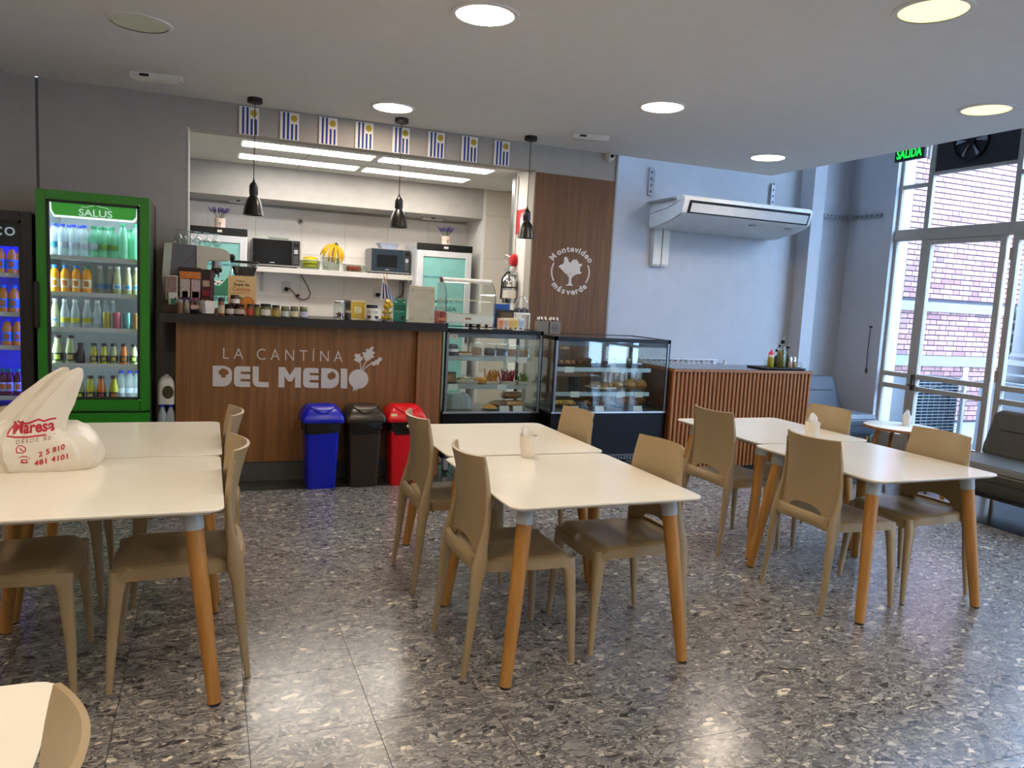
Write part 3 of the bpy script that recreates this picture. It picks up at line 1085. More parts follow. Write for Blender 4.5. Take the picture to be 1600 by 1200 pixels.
# bottle kinds: profile, cap, label band
PROF = {
    'water': ([(.030, 0), (.034, .006), (.034, .05), (.032, .06), (.034, .07), (.034, .13), (.032, .14), (.034, .15), (.033, .19), (.026, .225), (.015, .25), (.0135, .265)], .265, .285, .0165, (.075, .125, .0348)),
    'tall': ([(.033, 0), (.039, .008), (.039, .17), (.037, .19), (.030, .24), (.019, .275), (.0145, .29), (.014, .30)], .30, .325, .017, (.085, .14, .0398)),
    'juice': ([(.027, 0), (.031, .006), (.031, .13), (.032, .15), (.029, .175), (.02, .20), (.0145, .212), (.014, .222)], .222, .245, .017, (.045, .125, .0318)),
    'cone': ([(.026, 0), (.030, .006), (.030, .10), (.028, .125), (.020, .17), (.0145, .20), (.0135, .215)], .215, .237, .016, (.045, .085, .0306)),
    'glassbig': ([(.032, 0), (.036, .006), (.036, .10), (.033, .13), (.024, .18), (.0205, .205), (.0205, .225)], .225, .245, .0235, (.025, .095, .0366)),
    'glass': ([(.024, 0), (.027, .005), (.027, .075), (.024, .095), (.0165, .125), (.0155, .145)], .145, .165, .019, (.018, .068, .0275)),
    'glasstall': ([(.028, 0), (.031, .005), (.031, .09), (.027, .125), (.0185, .165), (.0175, .19)], .19, .21, .021, (.02, .085, .0316)),
}
for k_, f_ in (('water', .772), ('tall', .776), ('juice', .765), ('cone', .835), ('glassbig', .80), ('glass', .885), ('glasstall', .92)):
    p_, a_, b_, r_, (l0_, l1_, lr_) = PROF[k_]
    PROF[k_] = ([(x, z * f_) for x, z in p_], a_ * f_, b_ * f_, r_, (l0_ * f_, l1_ * f_, lr_))
BM = {}


def bottle(kind, body, cap, lab, loc, label, group, cat='bottle', band2=None):
    prof, c0, c1, cr, (l0, l1, lr) = PROF[kind]
    t = thing('bottle', label, cat, loc, 0, group)
    key = (kind, body.name)
    if key not in BM:
        BM[key] = MB().lathe(prof, 18).mesh('body'); BM[key].materials.append(body)
    link('body', BM[key], t)
    key = (kind, cap.name, 'c')
    if key not in BM:
        BM[key] = MB().lathe([(cr, c0 - .002), (cr, c1 - .002), (cr * .9, c1)], 16).mesh('cap'); BM[key].materials.append(cap)
    link('cap', BM[key], t)
    if lab is not None:
        key = (kind, lab.name, 'l')
        if key not in BM:
            BM[key] = MB().lathe([(lr, l0), (lr, l1)], 18, cap=False).mesh('label_band'); BM[key].materials.append(lab)
        lo = link('label_band', BM[key], t)
        if band2 is not None:
            key = (kind, band2.name, 'b')
            if key not in BM:
                a = [(lr * 1.012 * math.sin(x), -lr * 1.012 * math.cos(x)) for x in (-.5, -.3, -.1, .1, .3, .5)]
                mid = (l0 + l1) / 2; hh = (l1 - l0) * .3
                v = [(x, y, mid - hh * s_) for s_ in (1, -1) for x, y in a]
                BM[key] = MB().add(v, [(i, i + 1, i + 7, i + 6) for i in range(5)]).mesh('label_mark'); BM[key].materials.append(band2)
            link('label_mark', BM[key], lo)
    return t


def can(loc, label, color, group):
    t = thing('drink_can', label, 'can', loc, 0, group)
    part('body', MB().lathe([(.022, 0), (.0265, .006), (.0265, .108), (.023, .117)], 18), color, t)
    part('lid', MB().cyl(.022, .115, .119, 18), M_steel, t)
    part('ring_pull', MB().box(-.006, .006, -.012, .008, .119, .121), M_steel, t)


B_clear = bottleglass('clear_water', '#eef8fa', .30)
B_green = bottleglass('green_water', '#b0ecd2', .36)
B_orange = mat('orange_juice', '#f5a210', .2, var=.05)
B_lemon = bottleglass('lemon_drink', '#c9cf9a', .75)
B_pale = bottleglass('pale_drink', '#c8d2c8', .45)
B_yel = mat('yellow_juice', '#b9b21e', .2, var=.06)
B_or2 = mat('peach_juice', '#c86a20', .2, var=.06)
B_grn = mat('pale_green_juice', '#9fa878', .2, var=.06)
B_ber = mat('berry_juice', '#3a1428', .2, var=.06)
C_blue = mat('cap_blue', '#1f3fd0', .4); C_lblue = mat('cap_light_blue', '#2f86d8', .4); C_green = mat('cap_green', '#1f8f5c', .4)
C_white = mat('cap_white', '#e8e8e4', .4); C_dark = mat('cap_dark_red', '#3a0f16', .4); C_blk = mat('cap_black', '#161214', .4)
L_blue = mat('label_light_blue', '#3f9fd0', .5, var=.3, scale=60); L_white = mat('label_white_blue', '#c9d4e2', .5, var=.2, scale=60); L_green = mat('label_green', '#6f9a3c', .5, var=.3, scale=50)
L_or = mat('label_white_orange', '#e6dcb8', .5, var=.25, scale=40); L_blk = mat('label_black', '#17120f', .5, var=.3, scale=50); L_yel = mat('label_yellow', '#c9c020', .5, var=.3, scale=50)
L_mint = mat('label_blue_mark', '#4a7fae', .5); L_fruit_o = mat('label_fruit_orange', '#d07818', .5); L_fruit_y = mat('label_fruit_yellow', '#b5a050', .5); L_fruit_g = mat('label_fruit_green', '#b4d84a', .5); L_fruit_r = mat('label_fruit_red', '#b03050', .5)


def gpos(px, y=GY + .115, z=0):
    return max(-.985, min(-.475, WY(px, 460, y).x))


num = ['first', 'second', 'third', 'fourth', 'fifth', 'sixth', 'seventh', 'eighth', 'ninth']
R1 = [(82, 'water', B_clear, C_blue, L_blue, 'clear water bottle with bright blue label'), (99, 'water', B_clear, C_blue, L_white, 'clear water bottle with blue cap'), (116, 'water', B_clear, C_blue, L_white, 'clear water bottle with blue cap'),
      (132, 'water', B_clear, C_blue, L_white, 'clear water bottle with blue cap'), (147, 'water', B_green, C_green, L_white, 'pale green water bottle with green cap'), (162, 'water', B_green, C_green, L_green, 'pale green water bottle with green label'),
      (177, 'water', B_green, C_green, L_green, 'pale green water bottle with green label'), (193, 'tall', B_green, C_green, None, 'large green water bottle without label'), (212, 'tall', B_green, C_green, None, 'large green water bottle without label')]
for i, (px_, k, b, c_, l, lb) in enumerate(R1):
    bottle(k, b, c_, l, (gpos(px_), GY + .115, g_sh[0]), '%s, %s from the left on the top fridge shelf' % (lb, num[i]), 'bottles on the top shelf of the green fridge')
for i, (px_, c_) in enumerate(((92, C_blue), (109, C_blue), (126, C_blue), (155, C_green), (171, C_green), (203, C_green))):
    bottle('water', B_clear if i < 3 else B_green, c_, None, (gpos(px_, GY + .2), GY + .21, g_sh[0]), 'water bottle in the second row, %s from the left, on the top fridge shelf' % num[i], 'second row on the top shelf')
R2 = [(85, 'juice', B_orange, C_lblue, L_or, L_fruit_o, 'orange juice bottle with light blue cap'), (102.5, 'juice', B_orange, C_lblue, L_or, L_fruit_o, 'orange juice bottle with light blue cap'), (119.5, 'juice', B_orange, C_lblue, L_or, L_fruit_o, 'orange juice bottle with light blue cap'),
      (136, 'juice', B_orange, C_green, L_or, L_fruit_o, 'orange juice bottle with dark green cap'), (155, 'cone', B_pale, C_white, L_mint, None, 'greyish drink bottle with blue label'), (171, 'cone', B_pale, C_white, L_mint, None, 'greyish drink bottle with blue label'),
      (184, 'cone', B_lemon, C_white, L_white, L_blue, 'cloudy lemon drink bottle'), (200, 'cone', B_lemon, C_white, L_white, L_blue, 'cloudy lemon drink bottle'), (215, 'cone', B_lemon, C_white, L_white, L_blue, 'cloudy lemon drink bottle')]
for i, (px_, k, b, c_, l, mk, lb) in enumerate(R2):
    bottle(k, b, c_, l, (gpos(px_), GY + .115 + (.05 if px_ in (155, 171) else 0), g_sh[1]), '%s, %s from the left on the second fridge shelf' % (lb, num[i]), 'bottles on the second shelf of the green fridge', band2=mk)
R3 = [(84, B_lemon, L_white, L_blue, 'cloudy lemon drink bottle'), (101, B_clear, L_yel, None, 'clear bottle with yellow label'), (117, B_clear, L_yel, None, 'clear bottle with yellow label'), (136, B_clear, L_yel, None, 'clear bottle with yellow label'), (152, B_clear, L_white, None, 'clear bottle with silver label')]
for i, (px_, b, l, mk, lb) in enumerate(R3):
    bottle('cone', b, C_white, l, (gpos(px_), GY + .115, g_sh[2]), '%s, %s from the left on the third fridge shelf' % (lb, num[i]), 'bottles on the third shelf of the green fridge', band2=mk)
for i, px_ in enumerate((165, 176)):
    bottle('cone', B_clear, C_white, None, (gpos(px_, GY + .3), GY + .3, g_sh[2]), 'clear bottle standing behind the cans, %s from the left' % num[i], 'bottles behind the cans')
for i, (px_, c_, cn) in enumerate(((167, '#b0a348', 'olive yellow'), (183, '#c46a78', 'pink'), (198.5, '#6fb0b4', 'turquoise'), (214, '#c89a6a', 'peach'))):
    can((gpos(px_), GY + .1, g_sh[2]), '%s drinks can on the third fridge shelf' % cn, mat('can_%d' % i, c_, .35, .4, var=.15, scale=40), 'drinks cans in the green fridge')
R4 = [(89, 'glassbig', B_grn, C_dark, L_blk, L_fruit_g, 'big pale juice bottle with green label'), (109, 'glassbig', B_grn, C_dark, L_blk, L_fruit_y, 'big pale juice bottle with cream label'), (125, 'glass', B_ber, C_blk, L_blk, None, 'small dark berry juice bottle'),
      (146, 'glass', B_yel, C_blk, L_blk, L_fruit_y, 'small yellow juice bottle'), (162, 'glass', B_yel, C_blk, L_blk, L_fruit_y, 'small yellow juice bottle'), (177, 'glass', B_grn, C_blk, L_blk, L_fruit_y, 'small pale juice bottle'),
      (193, 'glass', B_or2, C_dark, L_blk, L_fruit_o, 'small orange juice bottle'), (209, 'glass', B_grn, C_blk, L_blk, L_fruit_g, 'small pale green juice bottle')]
for i, (px_, k, b, c_, l, mk, lb) in enumerate(R4):
    bottle(k, b, c_, l, (gpos(px_), GY + .115, g_sh[3]), '%s, %s from the left on the fourth fridge shelf' % (lb, num[i]), 'bottles on the fourth shelf of the green fridge', band2=mk)
R5 = [(105, 'glasstall', B_grn, C_dark, L_blk, L_fruit_g, 'green juice bottle'), (123, 'glasstall', B_grn, C_dark, L_blk, L_fruit_g, 'green juice bottle beside the bag handles'), (140, 'glasstall', B_yel, C_dark, L_blk, L_fruit_y, 'yellow juice bottle with black label'),
      (157, 'glasstall', B_or2, C_dark, L_blk, L_fruit_r, 'orange juice bottle with red fruit label'), (177, 'glasstall', B_yel, C_dark, L_blk, L_fruit_o, 'yellow juice bottle with orange fruit label')]
for i, (px_, k, b, c_, l, mk, lb) in enumerate(R5):
    bottle(k, b, c_, l, (gpos(px_), GY + .115, g_sh[4]), '%s, %s from the left on the bottom fridge shelf' % (lb, num[i]), 'juice bottles on the bottom shelf', band2=mk)
for i, px_ in enumerate((189, 202, 214)):
    bottle('water', B_clear, C_blue, L_white, (gpos(px_, GY + .22), GY + .22, g_sh[4]), 'small clear water bottle at the right of the bottom fridge shelf, %s of three' % num[i], 'water bottles on the bottom shelf')
# bottles in the black fridge
B_red = bottleglass('red_drink', '#7a1a2a', .7)
for r_, (z, pxs, k, b, c_, l) in enumerate(((b_sh[0], (2, 20, 32), 'juice', B_orange, C_blue, L_blue), (b_sh[1], (5, 22, 33), 'juice', B_orange, C_lblue, L_blue), (b_sh[2], (10, 27), 'juice', B_orange, C_blue, L_blue), (b_sh[3], (2, 12, 27), 'juice', B_red, C_green, L_white))):
    for i, px_ in enumerate(pxs):
        x = WY(px_, 460, 6.14 + (.03 if px_ in (32, 33) else 0)).x
        x = max(-1.73, min(x, -1.195 if px_ < 30 else -1.18))
        bottle(k, b, c_, l, (x, 6.145 + (.07 if px_ in (32, 33) else 0), z), '%s drink bottle, %s from the left on the %s shelf of the black fridge' % ('red' if r_ == 3 else 'orange', num[i], ('top', 'second', 'third', 'bottom')[r_]), 'bottles in the black fridge', band2=L_fruit_o)

# jug and water bottles stacked between the green fridge and the counter
jx = -.287
t = thing('water_bottle_pack', 'wrapped pack of large water bottles on the floor beside the counter', 'bottle pack', (jx, 6.33, 0))
for k, (dx, dy) in enumerate(((-.028, -.05), (.030, -.05), (-.028, .03), (.030, .03))):
    part('bottle_body', MB().lathe([(.026, 0), (.030, .01), (.030, .19), (.028, .215), (.014, .26), (.012, .275)], 16, (dx, dy, .32)), B_clear, t)
    part('bottle_cap', MB().cyl(.014, .275, .295, 12, (dx, dy, .32)), C_blue, t)
part('crate', MB().box(-.062, .064, -.085, .065, 0, .315), mat('crate_dark', '#26292c', .6), t, .01)
t = thing('jug', 'white plastic jug with a dark round label standing on the water bottles', 'jug', (jx, 6.33, .616))
part('body', MB().loft([rrect(0, 0, .058, .07, .02, 0), rrect(0, 0, .062, .075, .025, .02), rrect(0, 0, .062, .075, .025, .13), rrect(0, 0, .056, .07, .03, .175), rrect(0, 0, .036, .045, .025, .205), rrect(0, 0, .018, .02, .015, .212)]), mat('jug_white', '#d6d4c8', .45), t)
part('cap', MB().cyl(.016, .208, .222, 14), M_plasticw, t)
part('label_patch', MB().plate([[(.04 * math.cos(2 * PI * k / 20), .095 + .05 * math.sin(2 * PI * k / 20)) for k in range(20)]], lambda x, y, d: (x + .012, -.0755 - d, y), .001), mat('label_dark_olive', '#3c3a18', .5, var=.5, scale=40), t)

# ================================================================== COUNTER
CX0, CX1, CYF = -.222, 1.866, 6.25
ct = thing('counter', 'wood fronted serving counter carrying the white lettering', 'counter', (0, CYF, 0))
part('front_panel', MB().box(CX0, 1.63, 0, .03, .155, 1.243), M_counter, ct, .002, 1)
part('side_panel', MB().box(CX0, CX0 + .03, .03, .56, .155, 1.243), M_counter, ct)
part('side_panel', MB().box(CX1 - .03, CX1, .0, .52, .0, 1.243), M_counter, ct)
part('end_post', MB().box(1.63, CX1 - .03, -.05, .03, .0, 1.243), M_counter, ct, .002, 1)
part('plinth', MB().box(CX0, 1.63, .012, .05, 0, .155), mat('plinth_grey', '#4a4a49', .5), ct)
part('inner_shelf', MB().box(CX0 + .03, CX1 - .03, .2, .50, .7, .72), M_white, ct)
wk = thing('worktop', 'black granite worktop lying on the wood counter', 'worktop', (0, CYF, 0))
part('slab', MB().box(CX0 - .105, 1.868, -.115, .545, 1.2435, 1.31), M_granite, wk, .006)
LY = CYF - .0005


def LP(x, y):          # lettering measured on the counter face
    return WY(320 + x / 5.517, 530 + y / 5.517, LY)


def lplate(name, loops):
    o = part(name, MB().plate(loops, lambda x, y, d: LP(x, y) + Vector((0, -d, 0)), .004), M_letter, ct)
    o.location = (0, -CYF, 0)
    return o


def rnd(pts, rad, n=5):
    """round the polygon corners listed with radius > 0"""
    out = []
    m = len(pts)
    for i, (p, r_) in enumerate(zip(pts, rad)):
        if not r_:
            out.append(p); continue
        p = Vector(p); a = (Vector(pts[i - 1]) - p); b = (Vector(pts[(i + 1) % m]) - p)
        r1 = min(r_, a.length * .5, b.length * .5)
        A, B = p + a.normalized() * r1, p + b.normalized() * r1
        for k in range(n + 1):
            s_ = k / n
            q = A * (1 - s_) ** 2 + p * 2 * s_ * (1 - s_) + B * s_ ** 2
            out.append((q.x, q.y))
    return out


def blob(cx, cy, lobes):
    return [(cx + x, cy + y) for x, y in lobes]


broc = [(140, 330), (142, 308), (125, 305), (117, 288), (122, 270), (135, 262), (150, 252), (168, 252), (185, 262), (200, 272), (207, 290), (200, 303), (182, 310), (178, 330), (160, 332)]
beet = [(1083, 357), (1070, 342), (1058, 330), (1056, 308), (1066, 294), (1085, 288), (1095, 276), (1104, 283), (1118, 278), (1112, 292), (1126, 300), (1130, 318), (1122, 334), (1105, 345), (1088, 347)]
lplate('letter', [rnd([(68, 228), (180, 228), (234, 262), (234, 370), (180, 409), (66, 404)], [0, 60, 50, 50, 60, 0]), broc])
lplate('letter', [rnd([(252, 232), (392, 236), (392, 280), (310, 279), (309, 300), (390, 302), (390, 344), (308, 342), (307, 362), (390, 366), (390, 412), (250, 409)], [45, 0, 0, 0, 0, 0, 0, 0, 0, 0, 0, 45])])
lplate('letter', [rnd([(412, 234), (466, 236), (464, 368), (550, 370), (550, 414), (412, 411)], [0, 0, 12, 0, 0, 60])])
lplate('letter', [[(637, 240), (690, 241), (733, 310), (778, 243), (830, 245), (826, 417), (776, 416), (778, 322), (748, 364), (718, 364), (686, 318), (685, 415), (633, 414)]])
lplate('letter', [rnd([(848, 245), (980, 250), (980, 292), (905, 290), (904, 310), (980, 313), (979, 352), (903, 350), (902, 372), (979, 376), (978, 421), (846, 417)], [45, 0, 0, 0, 0, 0, 0, 0, 0, 0, 0, 45])])
lplate('letter', [rnd([(1004, 249), (1105, 252), (1156, 285), (1155, 385), (1105, 424), (1002, 420)], [0, 55, 50, 50, 55, 0]), beet])
lplate('letter', [[(1172, 252), (1228, 255), (1226, 425), (1170, 423)]])
lplate('radish', [[(1325 + 84 * math.cos(2 * PI * k / 40), 343 + 83 * math.sin(2 * PI * k / 40)) for k in range(40)]])
lplate('radish_root', [[(1275, 405), (1295, 418), (1312, 424), (1318, 440), (1304, 432), (1308, 452), (1292, 432), (1276, 446), (1272, 440), (1282, 425)]])
leafA = [(1355, 118), (1366, 112), (1384, 116), (1392, 96), (1388, 84), (1400, 82), (1412, 92), (1428, 72), (1444, 62), (1456, 70), (1450, 86), (1440, 100), (1464, 112), (1466, 122), (1448, 128), (1452, 142), (1464, 152), (1440, 162), (1416, 180), (1392, 194), (1380, 178), (1374, 158), (1360, 148), (1370, 138)]
leafB = [(1340, 198), (1318, 200), (1300, 188), (1286, 182), (1284, 170), (1300, 166), (1296, 152), (1288, 142), (1296, 128), (1308, 122), (1318, 134), (1330, 124), (1342, 130), (1340, 146), (1362, 160), (1364, 172), (1352, 178)]
leafC = [(1430, 206), (1442, 196), (1462, 190), (1474, 178), (1484, 180), (1490, 172), (1500, 158), (1516, 156), (1528, 168), (1522, 186), (1506, 192), (1502, 210), (1490, 224), (1476, 214), (1464, 230), (1448, 228)]
for lf in (leafA, leafB, leafC):
    lplate('radish_leaf', [lf])
for st in ([(1352, 262), (1362, 240), (1385, 200), (1392, 185)], [(1342, 262), (1342, 235), (1336, 205), (1330, 190)], [(1364, 266), (1385, 244), (1415, 222), (1450, 208)]):
    o = part('radish_stalk', MB().tube([LP(x, y) + Vector((0, -.003, 0)) for x, y in st], .0045, 6), M_letter, ct)
    o.location = (0, -CYF, 0)
A_, B_, C_ = LP(158, 168), LP(1186, 196), LP(158, 72)
letters(text_mb('cantina', A_, B_ - A_, (0, 0, (C_ - A_).z), (0, -.004, 0)), M_letter, ct, (0, -CYF, 0))
pI = LP(941, 88)
o = part('letter_dot', MB().box(pI.x - .004, pI.x + .004, LY - .004, LY, pI.z, pI.z + .008), M_letter, ct)
o.location = (0, -CYF, 0)

# bins
M_bag = mat('black_bin_liner', '#0d0d0e', .25, var=.1, bump=.9, bscale=14)


def bin_(x, label, col, colname):
    t = thing('swing_bin', label, 'bin', (x, 6.038, 0), 0, 'recycling bins before the counter')
    m_ = mat('bin_' + colname, col, .32, var=.03)
    part('body', MB().loft([rrect(0, 0, .105, .115, .02, 0), rrect(0, 0, .108, .118, .02, .012), rrect(0, 0, .128, .135, .025, .50), rrect(0, 0, .13, .137, .025, .53)]), m_, t)
    lid = part('lid', MB().loft([rrect(0, 0, .160, .155, .03, .525), rrect(0, 0, .163, .158, .03, .54), rrect(0, 0, .160, .155, .03, .56), rrect(0, .01, .135, .12, .04, .615), rrect(0, .015, .115, .085, .04, .640), rrect(0, .02, .10, .06, .04, .648)]), m_, t)
    pr_ = [(-.155, .56), (-.11, .615), (-.07, .640), (-.04, .648), (.02, .649)]

    def lz(y):
        for (y0, z0), (y1, z1) in zip(pr_, pr_[1:]):
            if y <= y1:
                return z0 + (z1 - z0) * (y - y0) / (y1 - y0)
        return .649

    def flap(u, v):
        s_ = 2 * u - 1
        y = -.132 + .045 * s_ * s_ + (.10 - .045 * s_ * s_) * v
        return (s_ * (.092 - .012 * v), y, lz(y) + .003)
    part('flap', MB().shell(flap, 12, 6, lambda u, v, n: Vector((0, -.003, .007))), m_, lid, .002, 1)
    secs = []
    for z, r_, wv in ((.525, .150, 0), (.50, .148, .004), (.47, .146, .008), (.435, .140, .014)):
        q = rrect(0, 0, r_ - .012, r_ - .006, .03, z, 8)
        secs.append([(a * (1 + wv * 4 * math.sin(k * 2.1 + x * 30)), b * (1 + wv * 4 * math.sin(k * 1.7)), c_ + wv * 1.2 * math.sin(k * .9 + x * 17)) for k, (a, b, c_) in enumerate(q)])
    part('liner', MB().loft(secs, False), M_bag, t)
    return t


bin_(.832, 'blue swing lid bin, left of the three before the counter', '#0016b0', 'blue')
bin_(1.160, 'dark brown swing lid bin between the blue and the red one', '#2c2318', 'brown')
b = bin_(1.489, 'red swing lid bin, right of the three before the counter', '#d00018', 'red')
part('sticker', MB().box(-.135, -.085, -.1445, -.139, .572, .592), mat('cream_sticker', '#f0dca0', .5), b)

# ================================================================== KITCHEN
# ceiling light panels
for i, (x0, x1, y0, y1, lb) in enumerate(((.27, 1.43, 7.17, 7.46, 'front left long light panel in the kitchen ceiling'), (1.49, 2.60, 7.17, 7.46, 'front right long light panel in the kitchen ceiling'),
                                          (.27, 1.41, 7.88, 8.18, 'rear left long light panel in the kitchen ceiling'), (1.47, 2.58, 7.88, 8.18, 'rear right long light panel in the kitchen ceiling'))):
    t = thing('ceiling_light_panel', lb, 'ceiling light', (x0, y0, 2.793), 0, 'light panels in the kitchen')
    part('frame', MB().box(-.015, x1 - x0 + .015, -.015, y1 - y0 + .015, -.012, .0), M_white, t)
    part('diffuser', MB().box(.01, x1 - x0 - .01, .02, y1 - y0 - .02, -.016, -.012), E_panel, t)
# shelf
shf = thing('wall_shelf', 'long pale grey kitchen wall shelf carrying both microwaves', 'shelf', (.475, 8.75, 1.695))
part('board', MB().box(0, 1.765, 0, .45, 0, .058), mat('shelf_grey', '#c9c6c1', .5), shf, .003, 1)
for x in (.1, 1.7):
    part('bracket', MB().box(x - .01, x + .01, .05, .45, -.02, 0).box(x - .01, x + .01, .43, .45, -.2, -.02), M_steel, shf)
SZ = 1.755


def microwave(label, x0, x1, h, mface):
    t = thing('microwave', label, 'microwave', (x0, 8.80, SZ), 0, 'microwaves on the kitchen shelf')
    w = x1 - x0
    part('casing', MB().box(0, w, .012, .38, .012, h), mat('microwave_grey', '#8f9092', .4), t, .005)
    dr = part('door', MB().box(.004, w * .83, 0, .014, .025, h - .006), mface, t, .004, 1)
    part('door_window', MB().box(w * .14, w * .66, -.002, .002, .075, h - .07), mat('microwave_window', '#15181b', .12), dr)
    part('door_strip', MB().box(.004, w - .004, -.004, .014, .010, .026), M_steel, t)
    pn = part('control_panel', MB().box(w * .84, w - .004, 0, .014, .025, h - .006), mat('microwave_panel', '#26282b', .3), t, .003, 1)
    part('display', MB().box(w * .86, w * .97, -.002, .001, h - .065, h - .035), M_black, pn)
    part('button_pad', MB().box(w * .87, w * .95, -.002, .001, h - .145, h - .10), mat('pale_keypad', '#a9aebb', .5), pn)
    for r_ in range(4):
        for c_ in range(3):
            part('button', MB().box(w * (.865 + c_ * .036), w * (.885 + c_ * .036), -.002, .001, .05 + r_ * .022, .062 + r_ * .022), mat('dim_button', '#6d7076', .5), pn)
    part('badge', MB().box(w * .36, w * .46, -.002, .001, .045, .052), mat('pale_keypad', '#a9aebb', .5), dr)
    for sx in (.04, w - .04):
        for sy in (.05, .33):
            part('foot', MB().cyl(.012, 0, .014, 10, (sx, sy, 0)), M_blackm, t)
    return t


xa, xb = WY(394, 400, 8.8).x, WY(469, 400, 8.8).x
microwave('black fronted microwave at the left end of the kitchen shelf', xa, xb, .30, mat('microwave_door_black', '#0f1113', .12))
xa2, xb2 = WY(580, 410, 8.8).x, WY(641, 410, 8.8).x
microwave('blue grey fronted microwave under the bowl at the right end of the shelf', xa2, xb2, .285, mat('microwave_door_blue', '#2b3641', .14))

M_ban = mat('banana_yellow', '#d9a912', .5, var=.12, scale=14)
M_bang = mat('banana_green', '#b9bd2c', .5, var=.12, scale=14)
M_bantip = mat('banana_tip', '#4a3a14', .7)
M_tub = glass('clear_tub', '#e9ece8', .7, .08)


def banana(mb, tips, base, dirv, L_, r_, curve):
    base, dirv, curve = Vector(base), Vector(dirv).normalized(), Vector(curve)
    pts, rs = [], []
    for k in range(9):
        s_ = k / 8
        pts.append(base + dirv * (L_ * s_) + curve * (4 * s_ * (1 - s_)))
        rs.append(r_ * (.35 + .65 * min(1, 3.2 * s_, 3.2 * (1 - s_) + .1)))
    mb.tube(pts, rs, 8)
    tips.tube([pts[-1], pts[-1] + (pts[-1] - pts[-2]).normalized() * .008], rs[-1] * .9, 6)


def tub(name, label, px0, px1, y, h, cat='tub', m_=None, zb=SZ, taper=.88):
    a, b = WY(px0, 410, y).x, WY(px1, 410, y).x
    w = (b - a) / 2
    t = thing(name, label, cat, ((a + b) / 2, y + .12, zb))
    part('shell', MB().loft([rrect(0, 0, w * taper, .10 * taper, .02, 0), rrect(0, 0, w * taper, .10 * taper, .02, .004), rrect(0, 0, w, .10, .02, h)], False).loft([rrect(0, 0, w * taper - .003, .10 * taper - .003, .02, .003), rrect(0, 0, w - .003, .097, .02, h)], False)
         .plate([[(q[0], q[1]) for q in rrect(0, 0, w * taper, .10 * taper, .02, 0)]], lambda x, yy, d: (x, yy, .001 + d), .002), m_ or M_tub, t)
    part('rim', MB().tube(rrect(0, 0, w, .10, .02, h), .003, 6, True), m_ or M_plasticw, t)
    return t, w


t1, w = tub('fruit_bowl', 'clear bowl of greenish bananas beside the black microwave', 470, 502, 8.78, .10, 'fruit bowl')
for i in range(6):
    bt = thing('banana', 'green yellow banana lying in the clear bowl, number %s from the bottom' % num[i], 'banana', (t1.location.x, t1.location.y - .03, SZ + .022 + i * .019), .06 * (i % 3 - 1), 'bananas in the bowl')
    mb, tp = MB(), MB()
    banana(mb, tp, (-w * .78, 0, 0), (1, 0, 0), w * 1.5, .0165, (0, -.03 + .012 * (i % 2), .012))
    part('peel', mb, M_bang if i < 5 else M_ban, bt); part('tip', tp, M_bantip, bt)
t2, w = tub('fruit_box', 'tall clear box holding the yellow banana bunch', 504, 533, 8.78, .15, 'box')
bt = thing('banana_bunch', 'large bunch of yellow bananas standing up from the clear box', 'bananas', (t2.location.x, t2.location.y - .02, SZ + .10))
stem = MB().tube([(.05, 0, .21), (.065, -.005, .19), (.075, -.01, .165)], [.014, .016, .012], 8)
part('stem', stem, M_bantip, bt)
for i, (bx, by, bz, dx, dz, cx) in enumerate(((.03, -.02, .20, -.75, -.65, -.02), (.03, -.035, .195, -.6, -.8, -.03), (.035, -.045, .19, -.35, -1, -.02), (.045, -.05, .185, -.08, -1, .0), (.055, -.045, .185, .12, -1, .02), (.06, -.035, .18, .3, -1, .03), (.05, .0, .19, -.2, -1, .0), (.06, .01, .18, .1, -1, .02))):
    mb, tp = MB(), MB()
    banana(mb, tp, (bx, by, bz), (dx, -.05, dz), .19, .0185, (cx, -.03, .012))
    o = part('banana', mb, M_ban, bt); part('tip', tp, M_bantip, o)
t3, w = tub('fruit_tub', 'low clear tub of red apples left of the grey microwave', 537, 573, 8.80, .085)
M_apple = mat('apple_red', '#a8443c', .35, var=.3, scale=30)
for i, dx in enumerate((-.05, .0, .055)):
    a_ = thing('apple', 'red apple in the clear tub, %s from the left' % num[i], 'apple', (t3.location.x + dx, t3.location.y - .02, SZ + .006), 0, 'apples in the tub')
    part('fruit', MB().lathe([(.004, .002), (.02, .0), (.032, .015), (.036, .035), (.03, .055), (.016, .062), (.004, .056)], 16), M_apple, a_)
    part('stalk', MB().tube([(0, 0, .055), (.003, 0, .07)], .0018, 5), M_bantip, a_)
tub('food_bowl', 'empty pale blue plastic bowl on top of the grey microwave', 592, 624, 8.85, .065, 'bowl', mat('pale_blue_plastic', '#aeb6cf', .4), SZ + .286, .72)
tub('food_tub', 'flat clear tub lying on top of the black microwave', 419, 452, 8.88, .03, 'tub', None, SZ + .301, .9)
t = thing('glass_jar', 'small glass jar with metal lid in front of the banana bunch', 'jar', (WY(509, 415, 8.78).x, 8.785, SZ))
part('body', MB().lathe([(.022, 0), (.024, .004), (.024, .05), (.02, .058)], 16), G_clear, t); part('lid', MB().cyl(.022, .058, .07, 16), M_steel, t)


